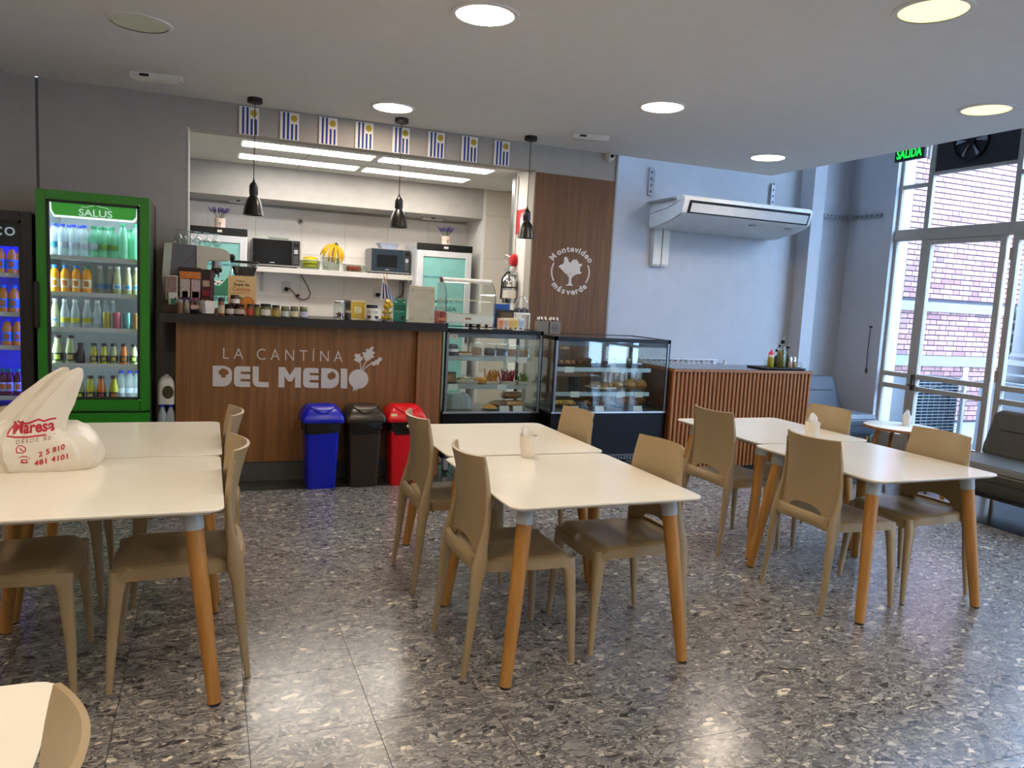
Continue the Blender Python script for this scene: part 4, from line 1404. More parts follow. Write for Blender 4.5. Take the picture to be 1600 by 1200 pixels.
# kitchen fridges with teal printed doors
def kfridge(label, px0, px1, ytop, txt):
    a, b = WY(px0, ytop, 8.56).x, WY(px1, ytop, 8.56).x
    z = WY((px0 + px1) / 2, ytop + 4, 8.56).z
    t = thing('upright_fridge', label, 'fridge', (a, 8.56, 0), 0, 'kitchen fridges')
    w = b - a
    mw = mat('fridge_white', '#d3d5da', .4)
    part('cabinet', MB().box(0, w, .05, .60, .08, z - .0), mw, t, .006)
    part('header', MB().box(0, w, -.004, .05, z - .075, z), mat('fridge_header_black', '#17181a', .35), t, .004, 1)
    part('badge', MB().box(w * .47, w * .55, -.007, -.004, z - .05, z - .025), M_plasticw, t)
    d = part('door', MB().box(.004, .075, 0, .05, .1, z - .08).box(w - .075, w - .004, 0, .05, .1, z - .08).box(.075, w - .075, 0, .05, z - .15, z - .08).box(.075, w - .075, 0, .05, .1, .19), mw, t, .004, 1)
    part('door_graphic', MB().box(.075, w - .075, .012, .03, .19, z - .15), mat('teal_vinyl', '#86c4bf', .35), d)
    mt = mat('graphic_blue', '#1f5f8f', .5)
    md = mat('graphic_dark_green', '#2f6a62', .5)
    part('lettering', text_mb('band', (.08, .0115, z - .39), (w - .16, 0, -.0), (0, 0, .022), (0, -.001, 0)), mt, d)
    part('lettering', text_mb('alim', (.12, .0115, z - .67), (w - .22, 0, 0), (0, 0, .042), (0, -.001, 0)), md, d)
    part('lettering', text_mb('ener', (.12, .0115, z - .76), (w - .28, 0, 0), (0, 0, .06), (0, -.001, 0)), md, d)
    part('handle', MB().box(w - .05, w - .03, -.03, 0, 1.0, 1.35), M_blackm, d, .004, 1)
    for sx in (.05, w - .05):
        part('foot', MB().cyl(.02, 0, .085, 10, (sx, .12, 0)), M_blackm, t)
        part('foot', MB().cyl(.02, 0, .085, 10, (sx, .52, 0)), M_blackm, t)
    return t, w, z


kf1, kw1, kz1 = kfridge('white upright fridge with teal door behind the coffee machine', 297, 387, 351, 1)
kf2, kw2, kz2 = kfridge('white upright fridge with teal door behind the heated display', 653, 739, 378, 2)
# grass and a spotted cow printed low on the left fridge door
KY = 8.5715


def kprint(name, pts, m_, d0):
    o_ = part(name, MB().plate([[(x, y) for x, y in pts]], lambda x, y, d: WY(x, y, KY) + Vector((0, -d0 - d, 0)), .0008), m_, kf1)
    o_.location = -Vector(kf1.location)


def kell(cx, cy, rx, ry):
    return [(cx + rx * math.cos(2 * PI * k / 16), cy + ry * math.sin(2 * PI * k / 16)) for k in range(16)]


kprint('printed_grass', [(312, 446), (330, 444), (343, 447), (350, 440), (355, 434), (373, 434), (373, 462), (312, 462)], mat('print_grass', '#2a6a48', .6), .0)
kprint('printed_cow', kell(338, 441.5, 6, 3.6), mat('print_cow_white', '#d9d9d4', .6), .001)
kprint('printed_cow_head', kell(345.5, 440, 3, 3.2), mat('print_cow_white', '#d9d9d4', .6), .001)
for cx_, cy_ in ((335.5, 440.5), (340.5, 443), (346.5, 438.5)):
    kprint('printed_cow_patch', kell(cx_, cy_, 1.6, 1.3), M_blackm, .002)

M_lav = mat('lavender_purple', '#4c4478', .8, var=.2)
M_stem = mat('stem_green', '#5c6a48', .8)
for (px_, kf, w_, z_, lb) in ((343.5, kf1, kw1, kz1, 'cream pot of lavender on top of the left fridge'), (697, kf2, kw2, kz2, 'cream pot of lavender on top of the right fridge')):
    x = WY(px_, 370, 8.72).x
    t = thing('lavender_pot', lb, 'plant', (x, 8.72, z_), 0, 'lavender pots on the fridges')
    part('pot', MB().lathe([(.048, 0), (.052, .004), (.054, .10), (.050, .104), (.046, .08)], 20), mat('pot_pink_cream', '#dcc6ba', .7), t)
    part('bow', MB().tube([(-.02, -.055, .06), (0, -.058, .045), (.02, -.056, .062), (.0, -.058, .05), (.004, -.057, .02)], .003, 5), mat('twine_brown', '#6a4a34', .8), t)
    for k in range(16):
        a = k * 2.4; r_ = .012 + .03 * ((k * 7) % 10) / 10
        b0 = Vector((r_ * math.cos(a) * .7, r_ * math.sin(a) * .7, .09)); b1 = b0 + Vector((math.cos(a) * (.02 + r_ * .9), math.sin(a) * (.02 + r_ * .9), .07))
        b2 = b1 + (b1 - b0) * .75
        sp = part('stem', MB().tube([b0, b1], .002, 4), M_stem, t)
        part('flower_spike', MB().tube([b1, b1 * .6 + b2 * .4, b2], [.005, .009, .003], 6), M_lav, sp)

# round wall fitting, sockets and cables
p = WY(469.5, 346, 9.2)
t = thing('wall_sensor', 'small round chrome sensor high on the kitchen tiles', 'sensor', (p.x, 9.20, p.z))
part('plate', MB().lathe([(.036, 0), (.036, -.008), (.028, -.016)], 20, (0, 0, 0), True, 'y'), M_chrome, t)
part('dome', MB().lathe([(.024, -.014), (.018, -.03), (.002, -.036)], 16, (0, 0, 0), True, 'y'), mat('sensor_dark', '#5b5b5e', .3), t)
for px_, py_, lb, path in ((447, 449, 'wall socket with a black plug and looping cable under the black microwave', [(447, 451), (452, 450), (458, 456), (464, 465), (474, 469), (482, 466), (485, 458), (480, 446), (473, 434), (468, 426)]),
                           (589.5, 458, 'wall socket with a black plug behind the small flag', [(591, 459), (600, 462), (615, 468), (628, 462), (631, 450), (631, 438)])):
    p = WY(px_, py_, 9.2)
    t = thing('wall_socket', lb, 'socket', (p.x, 9.20, p.z))
    part('plate', MB().box(-.05, .05, -.010, .0, -.065, .065), M_plasticw, t, .004, 1)
    part('plug', MB().cyl(.024, -.05, -.008, 14, (0, 0, -.02), 'y'), M_rubber, t)
    part('cable', MB().tube([WY(x, y, 9.165) - Vector((p.x, 9.2, p.z)) for x, y in path], .006, 6), M_rubber, t)
p = WY(465.5, 461.5, 9.16)
t = thing('cable_knot', 'small reddish clip on the hanging black cable', 'clip', (p.x, 9.16, p.z))
part('clip', MB().lathe([(.002, -.02), (.018, -.012), (.018, .012), (.002, .02)], 12, (0, 0, 0), True, 'y'), mat('clip_red', '#5c2420', .5), t)
part('strap', MB().box(-.02, .02, -.004, .012, -.004, .004), M_rubber, t)
# small emergency lights under the soffit
for px0, px1, y, lb in ((357, 386, 313.5, 'slim emergency light under the kitchen soffit at left'), (641, 677, 344, 'slim emergency light under the kitchen soffit at right')):
    a, b = WZ(px0, y, 2.455), WZ(px1, y + 1, 2.455)
    t = thing('emergency_light', lb, 'emergency light', (a.x, 8.95, 2.455))
    part('housing', MB().box(0, b.x - a.x, -.05, .05, -.03, 0), M_plasticw, t, .004, 1)
    part('test_window', MB().box((b.x - a.x) * .4, (b.x - a.x) * .6, -.052, -.048, -.022, -.010), M_blackm, t)

# fire sign, gauge reel and extinguisher on the hatch side wall (faces -x)
XK = 2.86
p, q = WX(808, 329, XK), WX(823, 364, XK)
t = thing('fire_sign', 'red fire extinguisher sign on the white side wall behind the right pendant', 'sign', (XK, (p.y + q.y) / 2, (p.z + q.z) / 2))
hw, hh = abs(p.y - q.y) / 2, abs(p.z - q.z) / 2
part('plate', MB().box(-.004, 0, -hw, hw, -hh, hh), mat('sign_red', '#c01c2c', .5), t)
ms = mat('sign_white', '#ece8e6', .5)
part('symbol_extinguisher', MB().box(-.006, -.004, -hw * .25, hw * .2, -hh * .35, hh * .35).box(-.006, -.004, -hw * .12, hw * .08, hh * .35, hh * .55).box(-.006, -.004, -hw * .45, hw * .08, hh * .55, hh * .66), ms, t)
part('symbol_flame', MB().box(-.006, -.004, -hw * .7, -hw * .45, -hh * .6, -hh * .1).box(-.006, -.004, -hw * .62, -hw * .52, -hh * .1, hh * .15), ms, t)
p = WX(793, 402, XK)
yx = 7.12
t = thing('fire_extinguisher', 'chrome fire extinguisher hanging on the white side wall above the display case', 'extinguisher', (XK - .085, yx, 1.50))
part('cylinder', MB().lathe([(.07, 0), (.078, .01), (.078, .21), (.065, .245), (.03, .268), (.022, .275)], 24), M_chrome, t)
part('valve', MB().cyl(.018, .272, .32, 12).box(-.05, .03, -.008, .008, .315, .325).box(-.045, .03, -.008, .008, .335, .343), M_steel, t)
part('hose', MB().tube([(.0, -.02, .30), (-.05, -.06, .30), (-.085, -.04, .24), (-.085, -.02, .08), (-.082, -.01, .04)], .008, 8), M_rubber, t)
part('band', MB().lathe([(.0795, .15), (.0795, .162)], 24, cap=False), M_blackm, t)
part('label_patch', MB().lathe([(.0787, .05), (.0787, .13)], 24, cap=False), M_paper, t)
part('wall_hook', MB().box(.03, .085, -.012, .012, .28, .31), M_steel, t)
p = WX(795, 401, XK)
t = thing('alarm_dial', 'red round alarm fitting with wires above the extinguisher', 'alarm', (XK - .03, 7.18, 1.93))
part('disc', MB().lathe([(.06, .03), (.062, .0), (.055, -.02), (.03, -.03)], 22, (0, 0, 0), True, 'x'), mat('alarm_red', '#c01a22', .4), t)
part('wire', MB().tube([(-.02, .02, .03), (-.05, .07, .05), (-.04, .11, .0), (-.03, .06, -.04), (-.01, .03, -.02)], .004, 6), M_steel, t)
part('conduit', MB().cyl(.008, .05, .82, 8, (.02, .02, 0)), M_plasticw, t)
part('box', MB().box(-.02, .03, -.03, .03, -.16, -.07), M_plasticw, t, .004, 1)

# ================================================================== ON THE WORKTOP
WT = 1.3105


def at(px_, ybase, h=0):
    return WZ(px_, ybase, WT)


def ppm(loc):             # pixels per metre at a place, for sizing things from the photograph
    d = np.array(loc) - CAM
    return FPX / float(d @ _fwd)


# coffee machine, seen from its side, head to the right
q = WZ(262, 487, WT)
MY0 = 6.52
mx0 = WY(257, 480, MY0).x
cm = thing('coffee_machine', 'white and grey espresso machine at the left end of the counter', 'coffee machine', (mx0, MY0, WT))


def mp(x, y):            # outline measured on the machine's side, local metres
    p_ = WY(240 + x / 6.317, 320 + y / 6.317, MY0)
    return (p_.x - mx0, p_.z - WT)


M_cmw = mat('machine_white', '#c3bfae', .35)
part('side_frame', MB().plate([rnd([mp(105, 372), mp(185, 374), mp(160, 690), mp(165, 960), mp(130, 960), mp(95, 850), mp(82, 700)], [.02, 0, 0, 0, .02, .05, .05])], lambda x, y, d: (x, d, y), .26), mat('machine_pale', '#b9bdac', .35), cm, .006)
part('side_panel', MB().plate([[mp(183, 374), mp(425, 396), mp(425, 690), mp(160, 690)]], lambda x, y, d: (x, .015 + d, y), .23), mat('machine_grey', '#63666a', .4), cm, .004, 1)
part('panel_crease', MB().plate([[mp(300, 580), mp(422, 470), mp(422, 478), mp(306, 586)]], lambda x, y, d: (x, .013 + d, y), .004), mat('machine_crease', '#45484c', .4), cm)
part('head', MB().plate([rnd([mp(425, 398), mp(700, 436), mp(752, 480), mp(757, 552), mp(530, 548), mp(530, 700), mp(425, 700)], [0, .03, .03, .02, 0, 0, 0])], lambda x, y, d: (x, .005 + d, y), .25), M_cmw, cm, .006)
hx, hz = mp(625, 600)
part('group_head', MB().cyl(.038, hz - .02, hz + .035, 20, (hx, .10, 0)), M_steel, cm)
pf = part('portafilter', MB().lathe([(.036, hz - .05), (.04, hz - .045), (.04, hz - .02), (.03, hz - .015)], 20, (hx, .10, 0)), M_blackm, cm)
part('portafilter_handle', MB().tube([(hx, .08, hz - .035), (hx, .0, hz - .04), (hx, -.07, hz - .055)], [.012, .014, .016], 10), M_blackm, pf)
part('spout', MB().cyl(.008, hz - .09, hz - .05, 10, (hx - .015, .10, 0)).cyl(.008, hz - .09, hz - .05, 10, (hx + .015, .10, 0)), M_steel, pf)
kx, kz = mp(778, 515)
part('steam_knob', MB().lathe([(.012, -.03), (.024, -.02), (.026, .01), (.015, .022)], 16, (kx, .09, kz), True, 'x'), M_blackm, cm)
part('steam_wand', MB().tube([(kx - .01, .09, kz - .02), (kx, .06, kz - .08), (kx - .01, .05, kz - .17)], .006, 8), M_chrome, cm)
part('drip_tray', MB().box(-.005, mp(740, 0)[0], -.03, .26, .0, .045), M_cmw, cm, .008)
part('rear_body', MB().box(.03, mp(425, 0)[0], .02, .25, .045, mp(0, 690)[1]), mat('machine_pale', '#b9bdac', .35), cm)
part('lower_body', MB().box(mp(425, 0)[0], mp(530, 0)[0], .02, .25, .045, mp(0, 700)[1]), mat('machine_pale', '#b9bdac', .35), cm)
part('gallery_rail', MB().tube([(.06, .02, mp(0, 384)[1] + .015), (mp(600, 0)[0], .02, mp(0, 420)[1] + .02), (mp(600, 0)[0], .24, mp(0, 420)[1] + .02), (.06, .24, mp(0, 384)[1] + .015)], .004, 6), M_chrome, cm)
# goblets standing upside down on the machine
gob = None
for i, (gx, gy, dyy) in enumerate(((240, 372, .09), (290, 382, .19), (345, 386, .10), (430, 396, .20), (425, 398, .08), (525, 408, .10), (600, 418, .20), (620, 421, .08))):
    x_, z_ = mp(gx, gy)
    lb = 'clear stemmed glass upside down on the coffee machine, %s from the left' % num[i]
    loc = (mx0 + x_, MY0 + dyy, WT + z_ + .006 + (.004 if dyy > .15 else 0))
    if gob is None:
        gob = thing('goblet', lb, 'glass', loc, 0, 'stemmed glasses on the coffee machine')
        part('bowl', MB().lathe([(.027, 0), (.033, .018), (.033, .035), (.024, .052), (.008, .062)], 16, cap=False), G_clear, gob)
        part('stem', MB().lathe([(.007, .06), (.004, .068), (.0045, .09), (.006, .096)], 10), G_clear, gob)
        part('foot', MB().lathe([(.006, .095), (.026, .099), (.027, .102)], 18), G_clear, gob)
    else:
        dup(gob, loc, 0, lb)


def cbox(name, label, x0, x1, y0, y1, cols, Y, depth=.05, cat='box', group=None, tilt=0, zb=WT, patches=()):
    """a printed box measured by its front face; patches are coloured areas (fractions) on the front"""
    a, b = WY(x0, y1, Y), WY(x1, y1, Y)
    h = max(.02, WY((x0 + x1) / 2, y0, Y).z - zb)
    w = b.x - a.x
    t = thing(name, label, cat, (a.x, Y, zb), 0, group)
    part('carton', MB().box(0, w, 0, depth, 0, h), mat('card_' + cols.strip('#'), cols, .6, var=.05), t, .0015, 1)
    for k, (u0, u1, v0, v1, c_) in enumerate(patches):
        part('printed_panel', MB().box(u0 * w, u1 * w, -.0015, .0, v0 * h, v1 * h), mat('print_' + c_.strip('#'), c_, .6, var=.35, scale=70), t)
    return t


cbox('tea_box', 'white floral tea box leaning at the left end of the counter', 259, 277.5, 430, 458, '#cfc3b4', 6.46, .05, zb=1.40, patches=((.08, .92, .2, .95, '#8d7468'), (.15, .85, .0, .18, '#c88a6a')))
cbox('card_stand', 'small white card with a green mark below the white tea box', 263, 277, 457, 478, '#d9dcd0', 6.43, .03, patches=((.25, .8, .25, .7, '#3f8f78'),))
t_base = cbox('wooden_tray', 'low wooden tray carrying the tea boxes', 258, 336, 477, 487, '#4a3a2c', 6.395, .085)
cbox('tea_box', 'orange topped floral tea display box in the middle of the tea boxes', 279.5, 314, 418, 457, '#2a1a16', 6.46, .06, zb=1.395, patches=((.02, .98, .68, .88, '#d0782a'), (.05, .5, .12, .66, '#b9a79c'), (.56, .97, .12, .66, '#b7a2a0'), (.15, .4, .0, .3, '#3a2038'), (.6, .9, .0, .3, '#a03a60')))
cbox('tea_box', 'dark red tea box stack with a black top, right of the floral display', 314.5, 334.5, 421, 461, '#4a1420', 6.465, .05, zb=1.395, patches=((.05, .6, .72, .98, '#1a1a14'), (.1, .65, .48, .66, '#b9a890'), (.1, .65, .2, .36, '#8a1a30'), (.72, .97, .1, .95, '#6a5060')))
tt_ = thing('lavender_sachets', 'bunch of purple dried flowers below the tea boxes', 'flowers', (WY(290, 470, 6.36).x, 6.36, WT + .02))
for k in range(16):
    a = k * 2.4
    b0 = Vector((-.07 + .0105 * k, .02 * math.sin(a), .0)); b1 = b0 + Vector((.02 * math.cos(a), -.02, .05 + .02 * math.sin(k)))
    s_ = part('stem', MB().tube([b0, b1], .002, 4), M_stem, tt_)
    part('flower_spike', MB().tube([b1, b1 + Vector((.004, 0, .015)), b1 + Vector((.006, 0, .03))], [.006, .01, .004], 6), mat('dried_purple', '#6a5a72', .8, var=.3), s_)
part('holder', MB().box(-.08, .10, -.02, .03, -.0195, .004), mat('tray_wood', '#5a4634', .6), tt_)


def jar(label, x0, x1, y0, y1, body, lid, lab=None, Y=None, zb=WT, cat='jar', group='small jars along the worktop', lidh=.2, square=False):
    xc = (x0 + x1) / 2
    q = WZ(xc, y1, zb) if Y is None else WY(xc, y1, Y)
    k = ppm((q.x, q.y, zb))
    r_ = (x1 - x0) / k / 2
    if Y is None and q.y < 6.145 + r_:
        q = WY(xc, y1, 6.145 + r_)
    h = (y1 - y0) / k
    t = thing('jar', label, cat, (q.x, q.y, zb), 0, group)
    hb = h * (1 - lidh)
    n = 18
    part('body', MB().lathe([(r_ * .88, 0), (r_, h * .04), (r_, hb * .86), (r_ * .86, hb)], n), body, t)
    part('lid', MB().lathe([(r_ * .9, hb - .001), (r_ * .92, h * .99), (r_ * .85, h)], n), lid, t)
    if lab is not None:
        part('label_band', MB().lathe([(r_ * 1.012, hb * .15), (r_ * 1.012, hb * .72)], n, cap=False), lab, t)
    return t


G_jar = bottleglass('jar_glass', '#cfd6cf', .3)
jar('small brown spice jar at the left end of the worktop', 275.5, 285.5, 468, 490, mat('spice_brown', '#6a4a2c', .4), mat('lid_grey', '#8a8a88', .4))
jar('small pale spice jar beside the brown one', 286, 296, 469, 489, mat('spice_pale', '#9a9484', .4), M_steel)
t = thing('foil_bowl', 'crumpled silver foil bowl with pink paper sachets', 'bowl', (WY(305, 490, 6.23).x, 6.23, WT))
part('foil', MB().loft([[(.030 * (1 + .1 * math.sin(5 * a)) * r_ * math.cos(a), .030 * (1 + .12 * math.cos(7 * a)) * r_ * math.sin(a), z + .003 * math.sin(4 * a)) for a in [2 * PI * k / 18 for k in range(18)]] for r_, z in ((.8, 0), (1.15, .02), (1.3, .036), (1.2, .034), (.9, .012))]), M_chrome, t, ang=10)
for k in range(5):
    part('sachet', MB().box(-.03 + .013 * k, -.012 + .013 * k, -.004 + .004 * (k % 2), .002 + .004 * (k % 2), .015, .065 + .006 * math.sin(k * 3)), mat('sachet_pink', '#c9a5a4', .7), t)
t = thing('napkin_holder', 'white folded napkin holder on the worktop beside the jars', 'napkin holder', (WY(326, 490, 6.20).x, 6.20, WT))
for k, (u0, u1) in enumerate(((-.062, -.028), (-.030, .018), (.012, .052))):
    part('napkin_sheaf', MB().loft([[(u0 * .7 + .0, -.012, 0), (u1 * .7, -.012, 0), (u1 * .7, .012, 0), (u0 * .7, .012, 0)], [(u0, -.010 + .004 * k, .10), (u1, -.014 + .004 * k, .105), (u1, .008, .105), (u0, .012, .10)]]), (mat('napkin_grey', '#8f8d92', .8) if k == 0 else M_paper), t)
part('base', MB().box(-.05, .045, -.02, .02, 0, .008), M_blackm, t)
t = cbox('stirrer_box', 'little box of wooden stirrers below the red tea box', 306, 329, 470, 487, '#a08050', 6.44, .04)
for k in range(9):
    part('stirrer', MB().box(.008 + k * .011, .013 + k * .011, .015, .018, .04, .105 + .01 * math.sin(k * 2.2)), mat('stirrer_wood', '#c8a468', .7), t)
M_jam = mat('jam_dark', '#3a120c', .25); M_lidd = mat('lid_dark_brown', '#2a1a14', .4)
L_jam = mat('jam_label', '#c9c2b8', .6, var=.1, scale=90)
jar('tall orange jar with a dark lid', 340.5, 350.5, 466, 494, mat('orange_jar', '#8a4418', .3), M_lidd, mat('pale_tan_label', '#b9a88c', .6))
jar('dark jam jar with white label, left of the pair', 351, 365.5, 475, 492, M_jam, M_lidd, L_jam)
jar('dark jam jar with white label, right of the pair', 366.5, 381.5, 475.5, 492.5, M_jam, M_lidd, L_jam)
jar('jar with a red label between the dark jars and the pickles', 385.5, 396, 475, 494, mat('amber_jar', '#6a4020', .3), M_lidd, mat('red_label', '#b8382a', .5))
jar('olive green pickle jar beside the red labelled one', 397, 406, 476, 495, mat('olive_jar', '#5c602a', .3), M_lidd, mat('olive_label', '#7a7c3a', .6))
jar('wide jar with a large white label', 406, 424, 476, 497, mat('olive_jar', '#5c602a', .3), M_blackm, mat('cream_label', '#d0ccb8', .6))
jar('mustard jar with black lid', 424.5, 437, 477, 496, mat('mustard_jar', '#7a6420', .3), M_blackm, mat('mustard_label', '#a08a3c', .6))
jar('green jar with pale label, third from the right end of the jar row', 438.5, 452, 479, 497, mat('green_jar', '#4c5a3a', .3), mat('lid_gold', '#8a8460', .4, .5), mat('grey_green_label', '#b4bab0', .6))
jar('green jar with cream label, second from the right end of the jar row', 453, 466.5, 479, 497.5, mat('green_jar', '#4c5a3a', .3), mat('lid_gold', '#8a8460', .4, .5), mat('cream_label2', '#cfc09a', .6))
jar('green jar with lavender label at the right end of the jar row', 467.5, 480.5, 480, 498.5, mat('green_jar', '#4c5a3a', .3), mat('lid_gold', '#8a8460', .4, .5), mat('lavender_label', '#b3b0c8', .6))
# grinder with hopper, and the soup sign before it
q = WY(381, 487, 6.44)
gr = thing('coffee_grinder', 'coffee grinder with a clear hopper of dark beans behind the soup sign', 'coffee grinder', (q.x, 6.44, WT))
zt = WY(379, 430, 6.44).z - WT
zh = WY(379, 411, 6.44).z - WT
part('body', MB().loft([rrect(0, 0, .085, .10, .02, 0), rrect(0, 0, .085, .10, .02, .03), rrect(0, .01, .06, .07, .02, .05), rrect(0, .01, .07, .08, .02, zt)]), M_blackm, gr)
part('beans', MB().loft([rrect(0, 0, .075, .075, .02, zt + .002), rrect(0, 0, .092, .08, .02, zt + (zh - zt) * .7)]), mat('coffee_beans', '#1c0f08', .45, var=.6, scale=90, bump=1.0, bscale=90), gr)
part('hopper', MB().loft([rrect(0, 0, .078, .078, .02, zt), rrect(0, 0, .10, .085, .02, zh)], False), G_clear, gr)
part('hopper_lid', MB().loft([rrect(0, 0, .10, .085, .02, zh), rrect(0, 0, .103, .088, .02, zh + .006), rrect(0, 0, .10, .085, .02, zh + .016)]), M_blackm, gr)
SY = 6.30
a, b = WY(356, 478, SY), WY(400.5, 478, SY)
sg_h = WY(378, 431, SY).z - WT
sw = b.x - a.x
sg = thing('soup_sign', 'cream soup of the day sign standing before the coffee grinder', 'sign', (a.x, SY, WT))
part('board', MB().box(0, sw, 0, .004, 0, sg_h), mat('sign_cream', '#d9b67c', .5, var=.05), sg)
part('acrylic_foot', MB().box(0, sw, -.0, .03, 0, .003), G_clear, sg)
mdk = mat('sign_text_dark', '#33251a', .6); mor = mat('sign_text_orange', '#b8642a', .6)
part('lettering', text_mb('probá', (sw * .28, -.0002, sg_h * .84), (sw * .3, 0, 0), (0, 0, sg_h * .06), (0, -.0008, 0)), mdk, sg)
part('lettering', text_mb('sopa', (sw * .2, -.0002, sg_h * .72), (sw * .55, 0, 0), (0, 0, sg_h * .1), (0, -.0008, 0)), mdk, sg)
part('lettering', text_mb('cala', (sw * .16, -.0002, sg_h * .62), (sw * .62, 0, 0), (0, 0, sg_h * .09), (0, -.0008, 0)), mor, sg)
part('lettering', text_mb('zana', (sw * .2, -.0002, sg_h * .53), (sw * .55, 0, 0), (0, 0, sg_h * .07), (0, -.0008, 0)), mor, sg)


def ell(cx, cy, rx, ry, n=24):
    return [(cx + rx * math.cos(2 * PI * k / n), cy + ry * math.sin(2 * PI * k / n)) for k in range(n)]


bowlp = part('printed_bowl', MB().plate([ell(sw * .68, sg_h * .29, sw * .26, sg_h * .19)], lambda x, y, d: (x, -.0002 - d, y), .0008), mat('print_bowl_tan', '#a8642c', .5), sg)
part('printed_soup', MB().plate([ell(sw * .68, sg_h * .31, sw * .21, sg_h * .14)], lambda x, y, d: (x, -.001 - d, y), .0006), mat('print_soup_orange', '#d8862c', .5, var=.2, scale=60), bowlp)
part('printed_leaf', MB().plate([ell(sw * .32, sg_h * .43, sw * .18, sg_h * .05)], lambda x, y, d: (x, -.0002 - d, y), .0008), mat('print_leaf_green', '#55682c', .5), sg)
jar('small jam jar standing on the jam jars before the soup sign', 360, 373.5, 459, 473.5, M_jam, M_lidd, L_jam, Y=6.22, zb=WT + .085, group=None)
# right half of the worktop
cj = jar('tall clear candy jar half full of wrapped sweets', 520.5, 538.5, 471, 500.5, G_clear, M_steel, None, lidh=.1, group=None)
swt = MB()
random.seed(3)
for k in range(26):
    x, y, z = random.uniform(-.03, .03), random.uniform(-.025, .025), .012 + .006 * (k // 2) * .5
    swt.box(x - .008, x + .008, y - .006, y + .006, z, z + .009)
part('sweets', swt, mat('sweets_red', '#7a3030', .4, var=.8, scale=60), cj, .002, 1)['kind'] = 'stuff'
cbox('card_reader', 'grey card reader standing behind the dark candle jar', 538.5, 548, 469, 490, '#5c5a58', 6.40, .03, cat='card reader', patches=((.15, .85, .55, .9, '#2c3034'),))
jar('small dark candle jar with a pale rim', 538.5, 548.5, 487, 501.5, mat('dark_candle', '#220a0a', .3), mat('pale_rim', '#b8a59a', .5), None, group=None)
qs = cbox('payment_sign', 'yellow payment card stand with a white square on the worktop', 547.5, 570, 469.5, 501, '#d3b23e', 6.22, .004, cat='sign', patches=((.06, .94, .93, .98, '#e8e0c8'), (.06, .94, .02, .07, '#e8e0c8'), (.27, .75, .35, .68, '#e6d9a8')))
part('acrylic_foot', MB().box(0, .12, 0, .05, 0, .003), G_clear, qs)
ck = jar('white chalk style jar with black lid and hearts', 570.5, 590.5, 477, 502.5, mat('chalk_jar_white', '#d4d2c4', .5), M_blackm, None, lidh=.2, group=None)
part('lettering', text_mb('arr', (-.04, -.0555, .062), (.08, 0, 0), (0, 0, .02), (0, -.002, 0)), M_blackm, ck)
for dx in (-.03, .03):
    ht = [(dx + .016 * math.sin(a) ** 3, .03 + .0011 * (13 * math.cos(a) - 5 * math.cos(2 * a) - 2 * math.cos(3 * a) - math.cos(4 * a))) for a in [2 * PI * k / 24 for k in range(24)]]
    part('heart', MB().plate([ht[::-1]], lambda x, y, d: (x, -.0475 - d - (.006 if False else 0), y), .004), M_blackm, ck)
# lemon jar and little flag
lj = Vector((WY(604, 500, 6.24).x, 6.24, WT))
t = thing('lemon_vase', 'clear vase full of yellow lemons behind the little flag', 'vase', lj)
part('vase_glass', MB().lathe([(.04, 0), (.045, .006), (.05, .10), (.048, .11)], 22, cap=False), G_clear, t)
M_lem = mat('lemon_yellow', '#cfae1c', .45, var=.15)
for k, (dx, dy, dz) in enumerate(((-.018, -.012, .03), (.02, .0, .03), (0, .02, .035), (-.015, 0, .075), (.018, -.012, .08), (.0, .015, .09), (-.012, -.01, .125), (.02, .0, .13), (.005, -.015, .155))):
    o = thing('lemon', 'yellow lemon in the clear vase, %s from the bottom' % num[k], 'lemon', (lj.x + dx, lj.y + dy, lj.z + dz), k * 1.3, 'lemons in the vase')
    part('fruit', MB().lathe([(.003, -.032), (.008, -.028), (.02, -.014), (.0235, 0), (.02, .014), (.008, .028), (.003, .032)], 12, (0, 0, 0), True, 'x'), M_lem, o)
    part('nub', MB().lathe([(.003, .03), (.005, .034), (.002, .037)], 8, (0, 0, 0), True, 'x'), M_stem, o)
fb = Vector((WY(600, 500, 6.185).x, 6.185, WT))
t = thing('table_flag', 'small striped national flag on a stick before the lemons', 'flag', (fb.x, fb.y - .015, WT))
k_ = ppm(fb)
part('stick', MB().tube([(0, 0, .006), (.004, .006, .24), (.012, .01, .40)], .0028, 6), mat('stick_orange', '#a8702c', .6), t)
part('foot', MB().cyl(.02, 0, .008, 16), M_blackm, t)
fn = lambda u, v: (.008 - .045 * (1 - u) * (.35 + .65 * v) + .075 * u * v - .012 * (1 - v), -.004 + .010 * math.sin(5 * u + 2 * v), .385 - .21 * v - .06 * u * (1 - v) + .012 * math.sin(4 * u))
flagm = MB().shell(fn, 10, 10, lambda u, v, n: n * .0012)
part('cloth', flagm, M_paper, t)
for a_, b_ in ((.12, .24), (.36, .48), (.60, .72), (.84, .96)):
    f2 = lambda u, v, a_=a_, b_=b_: Vector(fn(a_ + (b_ - a_) * u, .36 + .64 * v)) + Vector((0, -.003, 0))
    part('stripe', MB().shell(f2, 3, 8, lambda u, v, n: Vector((0, .0035, 0))), M_fblue, t)
f3 = [Vector(fn(.5 + .22 * math.cos(2 * PI * k / 16), .18 + .11 * math.sin(2 * PI * k / 16))) + Vector((0, -.003, 0)) for k in range(16)]
part('sun', MB().add(f3 + [p + Vector((0, .003, 0)) for p in f3], [tuple(range(16)), tuple(range(31, 15, -1))]), M_fsun, t)
